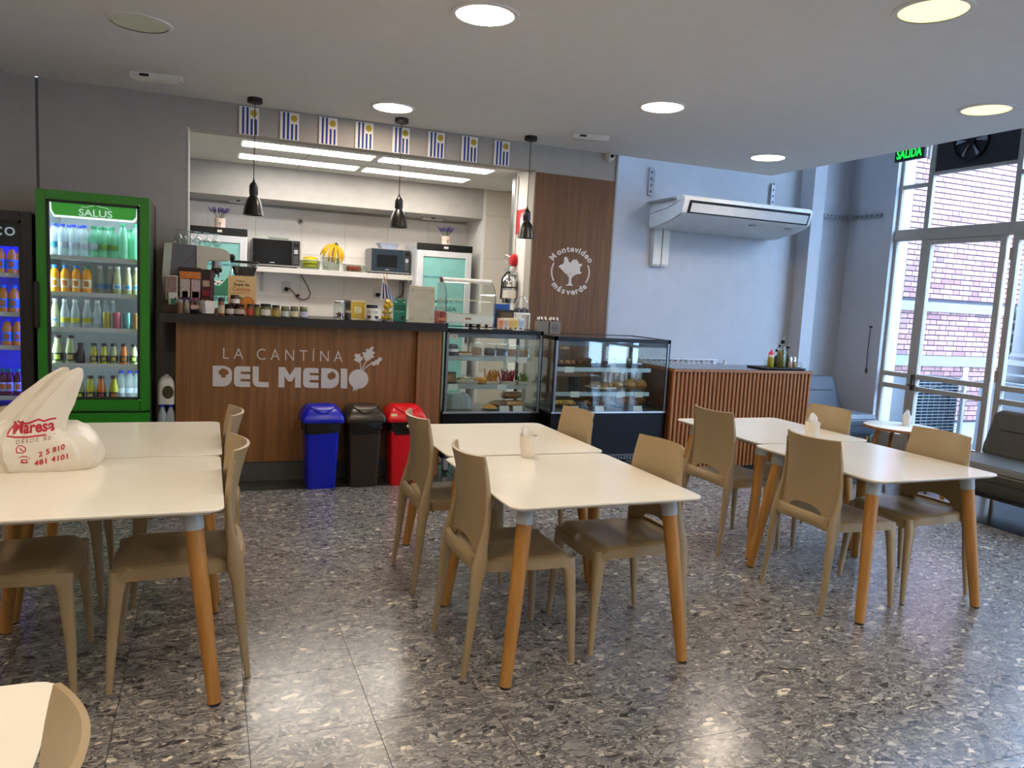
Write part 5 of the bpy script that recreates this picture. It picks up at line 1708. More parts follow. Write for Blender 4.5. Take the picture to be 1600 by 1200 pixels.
gs = cbox('notice_stand', 'green notice in an acrylic stand between the flag and the menu', 614, 634.5, 467.5, 503, '#1f7a64', 6.24, .004, cat='sign', patches=((.12, .25, .84, .9, '#cfe0d8'), (.78, .88, .84, .9, '#cfe0d8'), (.1, .9, .66, .72, '#13463c'), (.1, .9, .54, .60, '#13463c'), (.15, .8, .44, .46, '#7ab8a8'), (.6, .85, .08, .25, '#10382f')))
part('acrylic_foot', MB().box(0, .11, 0, .05, 0, .003), G_clear, gs)
ms_ = cbox('menu_stand', 'tall pale menu card standing at the right end of the worktop', 638, 678, 447, 508, '#c9c2a6', 6.16, .004, cat='menu')
mh = WY(658, 447, 6.16).z - WT
mwd = WY(678, 500, 6.16).x - WY(638, 500, 6.16).x
part('lettering', text_mb('menu', (mwd * .26, -.0002, mh * .87), (mwd * .5, 0, 0), (0, 0, mh * .035), (0, -.001, 0)), mat('menu_text', '#7d775f', .6), ms_)
for k in range(9):
    part('text_line', MB().box(mwd * (.25 + .05 * (k % 3)), mwd * (.8 - .06 * (k % 2)), -.001, 0, mh * (.80 - .035 * k - (.22 if k > 5 else 0)), mh * (.806 - .035 * k - (.22 if k > 5 else 0))), mat('menu_text_pale', '#aaa488', .6), ms_)
for (cx_, cy_) in ((.12, .88), (.88, .88), (.12, .1), (.88, .1)):
    for k in range(5):
        a = k * 1.26
        part('leaf_print', MB().plate([ell(mwd * (cx_ + .05 * math.cos(a)), mh * (cy_ + .04 * math.sin(a)), mwd * .03, mh * .012, 10)], lambda x, y, d: (x, -.0004 - d, y), .0006), mat('menu_leaf', '#8a9072', .6), ms_)
part('acrylic_front', MB().box(0, mwd, -.004, -.003, 0, mh * .98), glass('menu_acrylic', '#ffffff', .8, .05), ms_)
part('acrylic_foot', MB().box(0, mwd, -.004, .07, 0, .003), G_clear, ms_)

# ================================================================== DISPLAY CASES
M_tag = mat('price_card', '#c9d2cc', .7)


def display_case(label, x0, x1, y0, y1, zb, zt, shelves, z_leg):
    t = thing('display_case', label, 'display case', (x0, y0, 0))
    w, d = x1 - x0, y1 - y0
    part('base', MB().box(0, w, 0, d, z_leg, zb), mat('case_base_black', '#05060a', .45, spec=.2), t, .006, 1)
    gr_ = part('vent_grille', MB().box(.04, w - .04, -.002, .0, z_leg + .01, z_leg + .055), mat('vent_grey', '#6c7078', .5), t)
    for k in range(int(w / .03) - 3):
        part('vent_slot', MB().box(.05 + k * .03, .067 + k * .03, -.004, -.002, z_leg + .015, z_leg + .05), M_black, gr_)
    for k, (sx, sy) in enumerate(((.06, .07), (w - .06, .07), (.06, d - .07), (w - .06, d - .07))):
        c_ = part('caster', MB().cyl(.028, -.012, .012, 14, (sx, sy, .028), 'y'), M_rubber, t)
        part('caster_fork', MB().box(sx - .02, sx + .02, sy - .018, sy + .018, .035, z_leg), M_steel, c_)
    for sx in (0, w - .025):
        for sy in (0, d - .025):
            part('post', MB().box(sx, sx + .025, sy, sy + .025, zb, zt), M_black, t)
    part('top_frame', MB().box(0, w, 0, .03, zt - .035, zt).box(0, w, d - .03, d, zt - .035, zt).box(0, .03, .03, d - .03, zt - .035, zt).box(w - .03, w, .03, d - .03, zt - .035, zt), M_black, t)
    part('top_pane', MB().box(.03, w - .03, .03, d - .03, zt - .010, zt - .004), glass('case_top_glass', '#c8d0d2', .8), t)
    part('pane', MB().box(.025, w - .025, .004, .009, zb, zt - .035), G_case, t)
    part('pane', MB().box(.004, .009, .025, d - .025, zb, zt - .035), G_case, t)
    part('pane', MB().box(w - .009, w - .004, .025, d - .025, zb, zt - .035), G_case, t)
    part('trim_strip', MB().box(.0, w, -.003, .004, zb - .004, zb + .010), M_steel, t)
    for x_ in (.012, w - .03):
        part('edge_strip', MB().box(x_, x_ + .018, -.001, .003, zb + .01, zt - .035), mat('dim_aluminium', '#7b7f86', .35, .6), t)
    part('header_bar', MB().box(.03, w - .03, .012, .06, zt - .075, zt - .036), mat('header_grey', '#54585f', .4), t)
    part('glow_strip', MB().box(.06, w - .06, .062, .076, zt - .066, zt - .05), emit('case_fill_glow', '#f2f6ff', 9.0), t)  # added fill strip, hidden behind the header bar to brighten the food
    part('case_floor', MB().box(.02, w - .02, .02, d - .02, zb, zb + .006), mat('case_floor_steel', '#7d8286', .3, .7), t)
    for z, sw_, tags in shelves:
        s_ = part('shelf', MB().box(.03, sw_, .09, d - .05, z - .006, z), glass('shelf_glass', '#eef5f3', .6), t)
        part('shelf_rail', MB().box(.03, sw_, .08, .092, z - .034, z + .002), mat('rail_aluminium', '#9aa6a4', .35, .3), s_)
        for u, rot in tags:
            c_ = part('price_card', MB().box(-.045, .045, -.001, .001, -.026, .026), M_tag, s_, loc=(u * w, .078, z - .018))
            c_.rotation_euler = (0, rot, 0)
    return t


c1x0, c1x1, c1y = 1.872, 2.775, 6.20
z1a, z1b = WY(760, 558, c1y + .09).z, WY(760, 601.5, c1y + .09).z
case1 = display_case('taller black framed glass food case beside the wood counter', c1x0, c1x1, c1y, 6.78, .545, 1.272, ((z1a, .83, ((.70, .0), (.82, 0))), (z1b, .80, ((.12, 0), (.62, 0)))), .15)
c2x0, c2x1, c2y = 2.80, 3.975, 6.0
z2a, z2b = WY(945, 575, c2y + .09).z, WY(945, 613, c2y + .09).z
case2 = display_case('lower black framed glass food case between the taller case and the slatted counter', c2x0, c2x1, c2y, 6.70, .570, 1.243, ((z2a, 1.03, ((.16, 0), (.55, .0))), (z2b, 1.03, ((.22, .03), (.62, -.12), (.78, .0)))), .13)
part('sticker', text_mb('cuber', (.05, -.0012, .56 + .575), (.085, 0, 0), (0, 0, .022), (0, -.0008, 0)), mat('sticker_cream', '#c8b48c', .5), case2)
part('sticker', MB().box(.035, .105, .0016, .003, 1.185, 1.222), mat('sticker_cream2', '#b9b6a8', .5), case1)
part('sticker_lettering', text_mb('tor', (.045, .0014, 1.192), (.05, 0, 0), (0, 0, .022), (0, -.0008, 0)), mat('sticker_ink', '#54564c', .6), case1)
for x_, base_z, cs in ((.64, .551, case1), (.78, .551, case1), (.20, .577, case2), (.42, .577, case2), (.76, .577, case2)):
    c_ = part('price_card', MB().box(-.045, .045, -.001, .001, 0, .05), M_tag, cs, loc=(x_ * (c1x1 - c1x0 if cs is case1 else c2x1 - c2x0), .03, base_z))
    c_.rotation_euler = (-.25, 0, 0)

M_cake = mat('cake_brown', '#8a6238', .7, var=.3, scale=40, bump=.5); M_choc = mat('chocolate', '#2c1710', .5, var=.2)
M_bread = mat('bread_gold', '#c48f40', .6, var=.3, scale=20, bump=.5, bscale=30); M_crust = mat('bread_crust', '#94602e', .6, var=.35, scale=18, bump=.5, bscale=30)
M_tray = mat('pale_tray', '#c9c5b4', .5); M_film = glass('cling_film', '#f4f6f2', 1.0, .15)
M_fry = mat('orange_snack', '#c8842c', .6, var=.25, scale=40); M_bere = mat('red_beet_sticks', '#8a1830', .5, var=.3, scale=40); M_leafg = mat('salad_green', '#5a7a2a', .6, var=.3, scale=40)
M_blkitem = mat('black_lid', '#1a1a1c', .4)


def cpos(case, px_, Y):
    return WY(px_, 580, Y).x


def dome_box(label, px_, Y, z, w, h, fill, grp='clear cake boxes'):
    t = thing('cake_box', label, 'cake', (cpos(None, px_, Y), Y, z), 0, grp)
    part('cake', MB().loft([rrect(0, 0, w * .36, .045, .015, .006), rrect(0, 0, w * .38, .048, .015, h * .45), rrect(0, 0, w * .30, .04, .015, h * .62)]), fill, t)
    part('clear_lid', MB().loft([rrect(0, 0, w * .5, .06, .012, .0), rrect(0, 0, w * .48, .058, .012, h * .8), rrect(0, 0, w * .40, .05, .012, h)]), M_film, t)


for px_, w, h, f_, lb in ((743, .11, .12, M_cake, 'nut cake slice in the leftmost clear box on the top case shelf'), (763, .11, .115, M_choc, 'chocolate cake slice in a clear box, second clear box on the top shelf'), (780, .12, .115, M_choc, 'larger chocolate cake slice in a clear box, middle of the top shelf'),
                          (798, .12, .105, M_cake, 'brown cake slice in a clear box, right half of the top shelf'), (815, .12, .10, M_cake, 'last clear cake box at the right of the top shelf')):
    dome_box(lb, px_, 6.42, z1a + .001, w, h, f_)
t = thing('round_tub', 'round black lidded tub at the left end of the top shelf', 'tub', (cpos(None, 703, 6.40) + .01, 6.40, z1a + .001))
part('body', MB().lathe([(.04, 0), (.055, .01), (.058, .07), (.045, .095), (.01, .10)], 20), M_blkitem, t); part('label_patch', MB().lathe([(.0585, .035), (.0585, .06)], 20, cap=False), M_tag, t)
t = thing('cookie_tray', 'low tray of small cookies on the top shelf', 'tray', (cpos(None, 723, 6.42), 6.42, z1a + .001))
part('tray', MB().loft([rrect(0, 0, .06, .05, .01, 0), rrect(0, 0, .07, .055, .01, .02)]), M_tray, t)
for k in range(5):
    part('cookie', MB().lathe([(.003, .02), (.018, .02), (.018, .032), (.003, .038)], 10, (-.045 + k * .022, -.01 + .01 * (k % 2), 0)), M_cake, t)
# middle shelf of the taller case
t = thing('sushi_box', 'small square boxed salad at the left of the middle shelf', 'box', (cpos(None, 703, 6.38) + .01, 6.38, z1b + .001))
part('box', MB().box(-.045, .045, -.01, .05, 0, .10), M_blkitem, t, .004, 1); part('salad', MB().box(-.036, .036, -.013, -.009, .012, .088), mat('mixed_salad', '#8a6a34', .6, var=.7, scale=60), t)
t = thing('sandwich_tray', 'white tray of wrapped sandwiches on the middle shelf', 'tray', (cpos(None, 728, 6.42), 6.42, z1b + .001))
part('tray', MB().loft([rrect(0, 0, .09, .06, .01, 0), rrect(0, 0, .11, .07, .01, .025)]), M_tray, t)
part('sandwich', MB().loft([rrect(-.01, 0, .085, .05, .02, .02), rrect(-.01, 0, .08, .045, .02, .05), rrect(-.015, 0, .04, .03, .02, .07)]), M_film, t)
part('filling', MB().loft([rrect(-.01, 0, .075, .042, .02, .021), rrect(-.015, 0, .05, .03, .02, .05)]), mat('mixed_sandwich', '#a09a7c', .6, var=.4, scale=50), t)


def spiky(label, px_, z, w, m_, name='snack_tray', n=26, h=.085, base=None):
    t = thing(name, label, 'tray', (cpos(None, px_, 6.42), 6.42, z))
    part('tray', MB().loft([rrect(0, 0, w * .5, .055, .01, 0), rrect(0, 0, w * .55, .06, .01, .022)]), base or M_tray, t)
    mb = MB()
    for k in range(n):
        x, y = random.uniform(-w * .42, w * .42), random.uniform(-.045, .03)
        a, b = random.uniform(-.5, .5), random.uniform(-.4, .2)
        L_ = h * random.uniform(.7, 1.3)
        mb.tube([(x, y, .02), (x + a * L_, y + b * L_, .02 + L_)], [.007, .004], 5)
    part('sticks', mb, m_, t)['kind'] = 'stuff'
    return t


random.seed(5)
t = thing('tart', 'small golden tart with white card on the middle shelf', 'tart', (cpos(None, 751, 6.40), 6.40, z1b + .001))
part('pastry', MB().lathe([(.04, 0), (.055, .01), (.06, .04), (.05, .05), (.01, .055)], 16), M_bread, t); part('card', MB().box(-.02, .03, -.01, -.006, .04, .10), M_paper, t)
spiky('tray of orange snack sticks on the middle shelf', 767, z1b + .001, .13, M_fry)
spiky('tray of dark red beet sticks on the middle shelf', 792.5, z1b + .001, .15, M_bere, n=34)
spiky('tray of green salad leaves on the middle shelf', 816, z1b + .001, .10, M_leafg, n=22, h=.06)
# floor of the taller case
t = thing('cake_dome', 'clear plastic cake dome at the left of the case floor', 'cake dome', (cpos(None, 715, 6.45), 6.45, .552))
part('dome', MB().loft([rrect(0, 0, .115, .12, .05, .012), rrect(0, 0, .112, .117, .05, .09), rrect(0, 0, .09, .09, .05, .135), rrect(0, 0, .03, .03, .02, .142)]), bottleglass('frosted_dome', '#c9d6da', .35), t)
part('plate', MB().loft([rrect(0, 0, .11, .115, .05, 0), rrect(0, 0, .12, .125, .05, .012)]), M_tray, t)
part('cake', MB().lathe([(.07, .014), (.072, .07), (.06, .085), (.02, .09)], 20), mat('pale_cake', '#aab0ac', .7, var=.2, scale=30), t)
t = thing('pie_plate', 'plate with a flat golden pie slice on the case floor', 'plate', (cpos(None, 767, 6.38), 6.38, .552))
part('plate', MB().lathe([(.04, 0), (.08, .012), (.078, .014)], 22), M_tray, t); part('pie', MB().lathe([(.07, .014), (.05, .03), (.01, .045)], 18), M_bread, t)
for px_, z, w, rz, lb in ((781, .552, .17, .2, 'brown wrapped loaf lying on the case floor'), (806, .552, .19, -.1, 'golden wrapped loaf at the right of the case floor'), (802, .628, .20, .1, 'wrapped loaf lying on top of the other two loaves')):
    t = thing('loaf', lb, 'bread', (cpos(None, px_, 6.45), 6.45 + (.0 if z < .6 else .02), z), rz, 'loaves in the taller case')
    part('bread', MB().loft([[(x, y * s_, zz * s_ + .036) for (y, zz) in [(.05 * math.cos(a), .034 * math.sin(a)) for a in [2 * PI * k / 14 for k in range(14)]]] for x, s_ in ((-w / 2, .3), (-w * .42, .8), (-w * .2, 1.0), (w * .05, .95), (w * .3, 1.0), (w * .43, .8), (w / 2, .3))]), M_bread if '#' not in lb and 'golden' in lb else M_crust, t)
    part('wrapper', MB().loft([[(x, y * s_, zz * s_ + .037) for (y, zz) in [(.053 * math.cos(a), .0365 * math.sin(a)) for a in [2 * PI * k / 14 for k in range(14)]]] for x, s_ in ((-w * .55, .5), (-w * .42, .85), (-w * .2, 1.0), (w * .3, 1.0), (w * .43, .85), (w * .56, .6))]), M_film, t)
# lower case contents
for px_, z, n_, lb in ((885, z2a, 3, 'tray of small pastries at the left of the lower case top shelf'), (912, z2a, 3, 'tray of dark pastries in the middle left of the lower case top shelf'), (935, z2a, 4, 'tray of dark glazed buns in the middle of the lower case top shelf')):
    t = thing('pastry_tray', lb, 'tray', (cpos(None, px_, 6.30), 6.30, z + .001))
    part('tray', MB().loft([rrect(0, 0, .085, .07, .01, 0), rrect(0, 0, .095, .08, .01, .012)]), M_blkitem, t)
    for k in range(n_):
        part('pastry', MB().lathe([(.006, .012), (.026, .014), (.028, .03), (.016, .045), (.003, .048)], 12, (-.06 + k * .12 / max(1, n_ - 1), .01 * (-1) ** k, 0)), M_choc if px_ > 900 else M_cake, t)
t = thing('wrapped_pastries', 'heap of foil wrapped pastries at the right of the lower case top shelf', 'pastries', (cpos(None, 985, 6.32), 6.32, z2a + .001))
part('tray', MB().loft([rrect(0, 0, .12, .07, .01, 0), rrect(0, 0, .13, .08, .01, .012)]), M_blkitem, t)
for k in range(6):
    part('pastry', MB().lathe([(.006, 0), (.03, .004), (.034, .022), (.02, .042), (.003, .046)], 10, (-.08 + k * .032, .015 * (-1) ** k, .012 + .022 * (k % 2))), mat('foil_pastry', '#8f8a80', .35, .3, var=.4, scale=50), t)
t = thing('pastry_platter', 'oval platter of filled pastries on the lower case second shelf', 'platter', (cpos(None, 940, 6.30), 6.30, z2b + .001))
part('platter', MB().lathe([(.07, 0), (.15, .02), (.148, .024)], 26), M_tray, t)
for k in range(8):
    a = k * .8
    part('pastry', MB().lathe([(.006, 0), (.028, .004), (.032, .025), (.016, .045), (.003, .048)], 10, (.085 * math.cos(a), .06 * math.sin(a), .02)), mat('filled_pastry', '#a58450', .5, var=.4, scale=40), t)
for px_, lb in ((966, 'golden bun in a clear bag, left of the two large ones'), (986, 'large golden bread in a clear bag in the lower case'), (1002, 'large round golden bread at the right end of the lower case second shelf')):
    t = thing('bagged_bread', lb, 'bread', (cpos(None, px_, 6.30), 6.30, z2b + .001), 0, 'bagged breads in the lower case')
    s_ = .75 if px_ == 966 else (.86 if px_ > 1000 else .88)
    part('bread', MB().lathe([(.02, .0), (.065 * s_, .012), (.078 * s_, .05 * s_), (.062 * s_, .09 * s_), (.02, .11 * s_), (.002, .112 * s_)], 18), M_bread, t)
    part('clear_bag', MB().lathe([(.04, .0), (.072 * s_, .012), (.085 * s_, .05 * s_), (.07 * s_, .098 * s_), (.02, .122 * s_), (.012, .15 * s_), (.03, .17 * s_)], 14), M_film, t)
t = thing('black_tub', 'round black tub at the left of the lower case second shelf', 'tub', (cpos(None, 897, 6.38), 6.38, z2b + .001))
part('body', MB().lathe([(.045, 0), (.055, .05), (.05, .09), (.02, .10)], 18), M_blkitem, t); part('lid', MB().cyl(.052, .088, .104, 18), M_blkitem, t)
for px_, w, m_, lb in ((884, .20, M_bread, 'heap of golden croissants at the left of the lower case floor'), (930, .18, M_crust, 'two brown pastries in the middle of the lower case floor'), (987, .34, M_crust, 'long brown loaf on a board at the right of the lower case floor')):
    t = thing('bread_board', lb, 'bread', (cpos(None, px_, 6.30), 6.30, .577))
    part('board', MB().box(-w * .55, w * .55, -.09, .09, 0, .012), M_blkitem, t, .003, 1)
    if w > .3:
        part('loaf', MB().loft([[(x, .06 * s_ * math.cos(a), .062 + .05 * s_ * math.sin(a)) for a in [2 * PI * k / 16 for k in range(16)]] for x, s_ in ((-.17, .25), (-.15, .7), (-.09, .95), (0, 1), (.09, 1), (.14, .8), (.165, .35))]), m_, t)
    else:
        for k in range(5 if w > .19 else 2):
            x = -w * .38 + k * (w * .76 / (4 if w > .19 else 1))
            pts = [(x - .03, -.03, .03), (x - .012, -.005, .045), (x + .012, .0, .045), (x + .03, -.028, .03)]
            part('croissant', MB().tube(pts, [.010, .024, .024, .010], 10), m_, t)
# heated display on top of the taller case
hd = thing('heated_display', 'small steel heated display with curved glass standing on the taller food case', 'display', (WY(690, 500, 6.52).x, 6.40, 1.272))
hw_ = WY(771, 500, 6.42).x - hd.location.x
zb_ = .035
part('base', MB().box(0, hw_, 0, .30, zb_, zb_ + .085), mat('steel_pale', '#c4c0ac', .35, .5), hd, .012)
part('side_cap', MB().box(-.05, .0, .0, .30, zb_ - .005, zb_ + .10), mat('cap_red_brown', '#7a2a1c', .4), hd, .008)
part('side_stripe', MB().box(-.052, .001, -.002, .05, zb_ + .02, zb_ + .045), mat('stripe_copper', '#b8764a', .35, .5), hd)
part('badge', MB().box(hw_ * .40, hw_ * .52, -.003, .0, zb_ + .035, zb_ + .055), mat('badge_brown', '#8a6a44', .4, .4), hd)
prof_g = [(.0, zb_ + .085), (-.012, zb_ + .16), (-.005, zb_ + .24), (.03, zb_ + .31), (.085, zb_ + .355), (.14, zb_ + .375)]
part('curved_pane', MB().loft([[(x, y, z), (x, y + .004, z + .002)] for (y, z) in prof_g for x in ()] or [[(0.0, y, z), (hw_, y, z), (hw_, y + .004, z - .002), (0.0, y + .004, z - .002)] for y, z in prof_g]), glass('curved_glass', '#fafcfb', .5), hd)
for x_ in (-.004, hw_):
    part('side_pane', MB().plate([[(y, z) for y, z in prof_g] + [(.28, zb_ + .375), (.28, zb_ + .085)]], lambda x, y, d, x_=x_: (x_ + d, x, y), .004), glass('curved_glass', '#fafcfb', .5), hd)
    part('glass_edge', MB().tube([(x_ + .002, y, z) for y, z in prof_g], .0035, 5), mat('dark_edge', '#3c4240', .4), hd)
part('top_bar', MB().tube([(-.006, .14, zb_ + .378), (hw_ + .006, .14, zb_ + .378)], .02, 10), mat('bar_white', '#e0ded8', .3), hd)
part('bar_end', MB().cyl(.024, -.02, -.004, 14, (0, .14, zb_ + .378), 'x'), mat('bar_end_brown', '#5a2a20', .4), hd)
part('rack', MB().box(.01, hw_ - .01, .03, .27, zb_ + .20, zb_ + .208), mat('rack_cream', '#d6d0b8', .4), hd)
part('rear_panel', MB().box(0, hw_, .28, .29, zb_ + .085, zb_ + .38), glass('curved_glass', '#fafcfb', .5), hd)
for x_ in (.03, hw_ * .70, hw_ * .88):
    part('foot', MB().cyl(.014, 0, zb_, 12, (x_, .05, 0)), M_blackm, hd)
    part('foot', MB().cyl(.014, 0, zb_, 12, (x_, .25, 0)), M_blackm, hd)
# boxes and rack at the right end of the taller case
CT = 1.272


def bx(label, px0, px1, y0, y1, Y, d, col, patches=(), zb=CT, name='snack_box'):
    return cbox(name, label, px0, px1, y0, y1, col, Y, d, zb=zb, patches=patches)


bx('blue box standing at the back of the taller case top', 773.5, 795, 475, 506, 6.60, .06, '#16509c', ((.1, .9, .2, .8, '#2a62b0'),))
bx('black snack box with gold print on the taller case top', 779, 802, 484, 508, 6.52, .06, '#17130f', ((.1, .9, .55, .85, '#5a4622'), (.1, .9, .1, .35, '#3c3422')))
for k, (a, b, c_, p_) in enumerate(((779, 786.5, '#d8b8a0', '#c0704a'), (787, 794, '#d8cfc0', '#a89484'), (794.5, 801.5, '#d8c090', '#b8984a'), (802, 809.5, '#dccb9a', '#c0a040'), (810, 818.5, '#c6ccd8', '#8fa0b8'))):
    bx('floral tea carton, %s from the left in the row on the taller case' % num[k], a, b, 497, 513, 6.36, .05, c_, ((.1, .9, .25, .8, p_), (.2, .7, .02, .2, '#6a5a4a')))
wr = thing('wire_rack', 'white tray with a chrome wire arch holding small packets, next to the wood panel', 'rack', (WY(802, 480, 6.62).x, 6.55, CT))
part('leg', MB().box(.0, .012, .0, .012, 0, .13), M_plasticw, wr); part('leg', MB().box(.135, .147, .0, .012, 0, .13), M_plasticw, wr); part('leg', MB().box(.0, .012, .10, .112, 0, .13), M_plasticw, wr); part('leg', MB().box(.135, .147, .10, .112, 0, .13), M_plasticw, wr)
part('tray', MB().box(0, .147, 0, .112, .13, .15), M_plasticw, wr, .003, 1)
part('arch', MB().tube([(.073 + .072 * math.cos(a), .05, .15 + .15 * math.sin(a)) for a in [PI * k / 14 for k in range(15)]], .004, 6), M_chrome, wr)
for k in range(5):
    part('packet', MB().box(.012 + k * .026, .032 + k * .026, .03, .08, .151, .185 + .012 * (k % 2)), mat('packet_dark_%d' % (k % 2), ('#3a2a26', '#5a5a60')[k % 2], .5, var=.4, scale=60), wr)
for k, (a, b, lb) in enumerate(((839, 856, 'clear box of paper wrapped straws, left of the two'), (857, 874, 'clear box of paper wrapped straws with a round mark, right of the two'))):
    Yb = 6.42
    xa_, xb_ = WY(a, 520, Yb).x, WY(b, 520, Yb).x
    zb = 1.243 if k else 1.243
    t = thing('straw_box', lb, 'box', (max(xa_, c2x0 + .012) if k == 0 else xa_ + .012, Yb, zb), 0, 'straw boxes on the lower case')
    w = xb_ - xa_ - .004
    part('box', MB().box(0, w, 0, .08, 0, .115), bottleglass('straw_box_clear', '#9a9384', .5), t)
    for j in range(9):
        x = .008 + j * (w - .016) / 8
        s_ = part('straw', MB().cyl(.0045, .004, .135 + .008 * math.sin(j * 2.3), 6, (x, .04 + .02 * math.sin(j * 4), 0)), mat('straw_black', '#1c1a1a', .5), t)
        part('straw_sleeve', MB().cyl(.0055, .125 + .008 * math.sin(j * 2.3), .150 + .008 * math.sin(j * 2.3), 6, (x, .04 + .02 * math.sin(j * 4), 0)), M_paper, s_)
    if k:
        part('round_mark', MB().plate([ell(w * .5, .055, .034, .034), ell(w * .5, .055, .028, .028)[::-1]], lambda x, y, d: (x, -.0008 - d, y), .001), mat('mark_dark', '#3a2c1e', .5), t)
        part('round_mark_bar', MB().box(w * .5 - .018, w * .5 + .018, -.0018, -.0006, .048, .062), mat('mark_dark', '#3a2c1e', .5), t)

# ================================================================== SLATTED COUNTER
sc_ = thing('slatted_counter', 'counter fronted with narrow vertical wood slats by the lounge', 'counter', (3.985, 5.93, 0))
SW = 1.615
part('carcass', MB().box(0, SW, .03, .55, .05, .955), M_slatback, sc_)
part('plinth', MB().box(.01, SW - .01, .045, .5, 0, .05), M_blackm, sc_)
part('top_edge', MB().box(-.005, SW + .01, -.006, .56, .957, .982), M_slat, sc_, .002, 1)
part('top_surface', MB().box(.005, SW, .004, .55, .982, .986), mat('counter_top_slate', '#2c2f36', .12), sc_)
slm = MB().box(0, .026, 0, .03, .05, .957).mesh('slat', .003, 1); slm.materials.append(M_slat)
nsl = 36
for k in range(nsl):
    link('slat', slm, sc_, (k * (SW - .026) / (nsl - 1), 0, 0))
for k in range(9):
    o = link('slat', slm, sc_, (SW, .05 + k * .058, 0), PI / 2)
ST = .9865
# condiments on a dark tray
tr_a, tr_b = WZ(1193, 576, ST), WZ(1258, 579, ST)
tx = (tr_a.x + tr_b.x) / 2; ty = 6.15
t = thing('serving_tray', 'flat black tray under the oil bottles on the slatted counter', 'tray', (tx, ty, ST))
part('tray', MB().loft([rrect(0, 0, .25, .14, .02, 0), rrect(0, 0, .26, .15, .02, .01)]), M_blackm, t); part('rim', MB().tube(rrect(0, 0, .26, .15, .02, .011), .004, 6, True), M_blackm, t)
TZ = ST + .0115


def cruet(label, px_, Y, h, r_, oil, cap, spout=True, name='oil_bottle', grp='condiments on the black tray'):
    t = thing(name, label, 'bottle', (WY(px_, 560, Y).x, Y, TZ), 0, grp)
    part('glass_body', MB().lathe([(r_ * .95, 0), (r_, .006), (r_, h * .48), (r_ * .55, h * .64), (r_ * .35, h * .72), (r_ * .35, h * .8)], 16), G_clear, t)
    part('filling', MB().lathe([(r_ * .9, .004), (r_ * .93, h * .10), (r_ * .93, h * .46), (r_ * .6, h * .56)], 16), oil, t)
    if spout:
        c_ = part('stopper', MB().lathe([(r_ * .38, h * .78), (r_ * .45, h * .8), (r_ * .42, h * .88), (r_ * .2, h * .9)], 12), cap, t)
        part('spout', MB().tube([(0, 0, h * .88), (.004, 0, h * .95), (.016, 0, h)], [.005, .004, .003], 6), M_chrome, c_)
    return t


M_oil = mat('olive_oil', '#6a6410', .2, var=.1); M_oild = mat('dark_oil', '#3c3a0c', .2); M_vin = mat('dark_vinegar', '#2a1c10', .2)
t = thing('sauce_bottle', 'yellow green sauce bottle with a red nozzle at the left of the tray', 'bottle', (WY(1204.5, 560, 6.13).x, 6.13, TZ))
part('body', MB().lathe([(.028, 0), (.031, .005), (.031, .10), (.028, .108)], 18), mat('sauce_yellow', '#98901c', .35, var=.15), t)
part('upper_band', MB().lathe([(.0315, .102), (.0315, .125), (.025, .13)], 18), M_plasticw, t)
part('nozzle', MB().lathe([(.027, .128), (.025, .14), (.012, .16), (.006, .18)], 16), mat('nozzle_red', '#d01f3c', .4), t)
cruet('tallest square shouldered oil bottle with a black pourer in the middle of the tray', 1221, 6.13, .31, .046, M_oil, M_black)
cruet('dark oil bottle just right of the tallest one', 1230, 6.20, .24, .036, M_oild, M_black)
cruet('dark vinegar bottle between the red nozzle and the tallest bottle', 1212.5, 6.18, .20, .030, M_vin, M_black)
cruet('smaller oil bottle behind the tallest one', 1216.5, 6.25, .25, .028, M_oild, M_black)
for px_, lb, c_ in ((1235.5, 'small salt shaker with metal top on the tray', '#b09a90'), (1241.5, 'small spice grinder with metal top beside the salt shaker', '#8a7440')):
    t = thing('shaker', lb, 'shaker', (WY(px_, 560, 6.12).x, 6.12, TZ), 0, 'shakers on the tray')
    part('body', MB().lathe([(.02, 0), (.022, .004), (.020, .055), (.016, .065)], 14), mat('shaker_' + c_[1:], c_, .3), t)
    part('top', MB().lathe([(.019, .064), (.019, .085), (.012, .098), (.004, .112)], 14), M_chrome, t)
t = thing('glass_jug', 'small clear glass milk jug at the right end of the tray', 'jug', (WY(1250, 565, 6.12).x, 6.12, TZ))
part('body', MB().lathe([(.018, 0), (.024, .01), (.024, .04), (.020, .06)], 14, cap=False), G_clear, t); part('handle', MB().tube([(.022, 0, .05), (.04, 0, .045), (.038, 0, .02), (.023, 0, .012)], .003, 6), G_clear, t)
t = thing('tumbler', 'clear water glass at the left end of the tray', 'glass', (WY(1197.5, 565, 6.12).x, 6.12, TZ))
part('body', MB().lathe([(.018, 0), (.02, .003), (.022, .075)], 14, cap=False), G_clear, t)

# ================================================================== LOUNGE WALL FITTINGS
# radiator
rd = thing('radiator', 'white column radiator on the lounge wall behind the slatted counter', 'radiator', (4.02, YA - .13, .12))
zt_ = WY(1080, 561, YA - .13).z - .12
fin = MB().box(0, .006, 0, .09, 0, zt_).box(.006, .062, .03, .05, .0, zt_ - .02).box(0, .068, 0, .09, zt_ - .012, zt_).tube([(.01, 0, zt_ - .10), (.03, -.004, zt_ - .06), (.058, 0, zt_ - .035)], .006, 5).mesh('fin')
fin.materials.append(mat('radiator_white', '#d8dce2', .4))
xr = WY(1122, 570, YA - .13).x - 4.02
for k in range(int(xr / .072)):
    link('fin', fin, rd, (xr - (k + 1) * .072, 0, 0))
part('valve_pipe', MB().tube([(xr - .01, .04, zt_ - .05), (xr + .12, .04, zt_ - .05), (xr + .12, .04, -.12)], .012, 8), M_chrome, rd)
part('valve', MB().cyl(.022, zt_ - .07, zt_ - .01, 12, (xr + .12, .04, 0)), M_plasticw, rd)

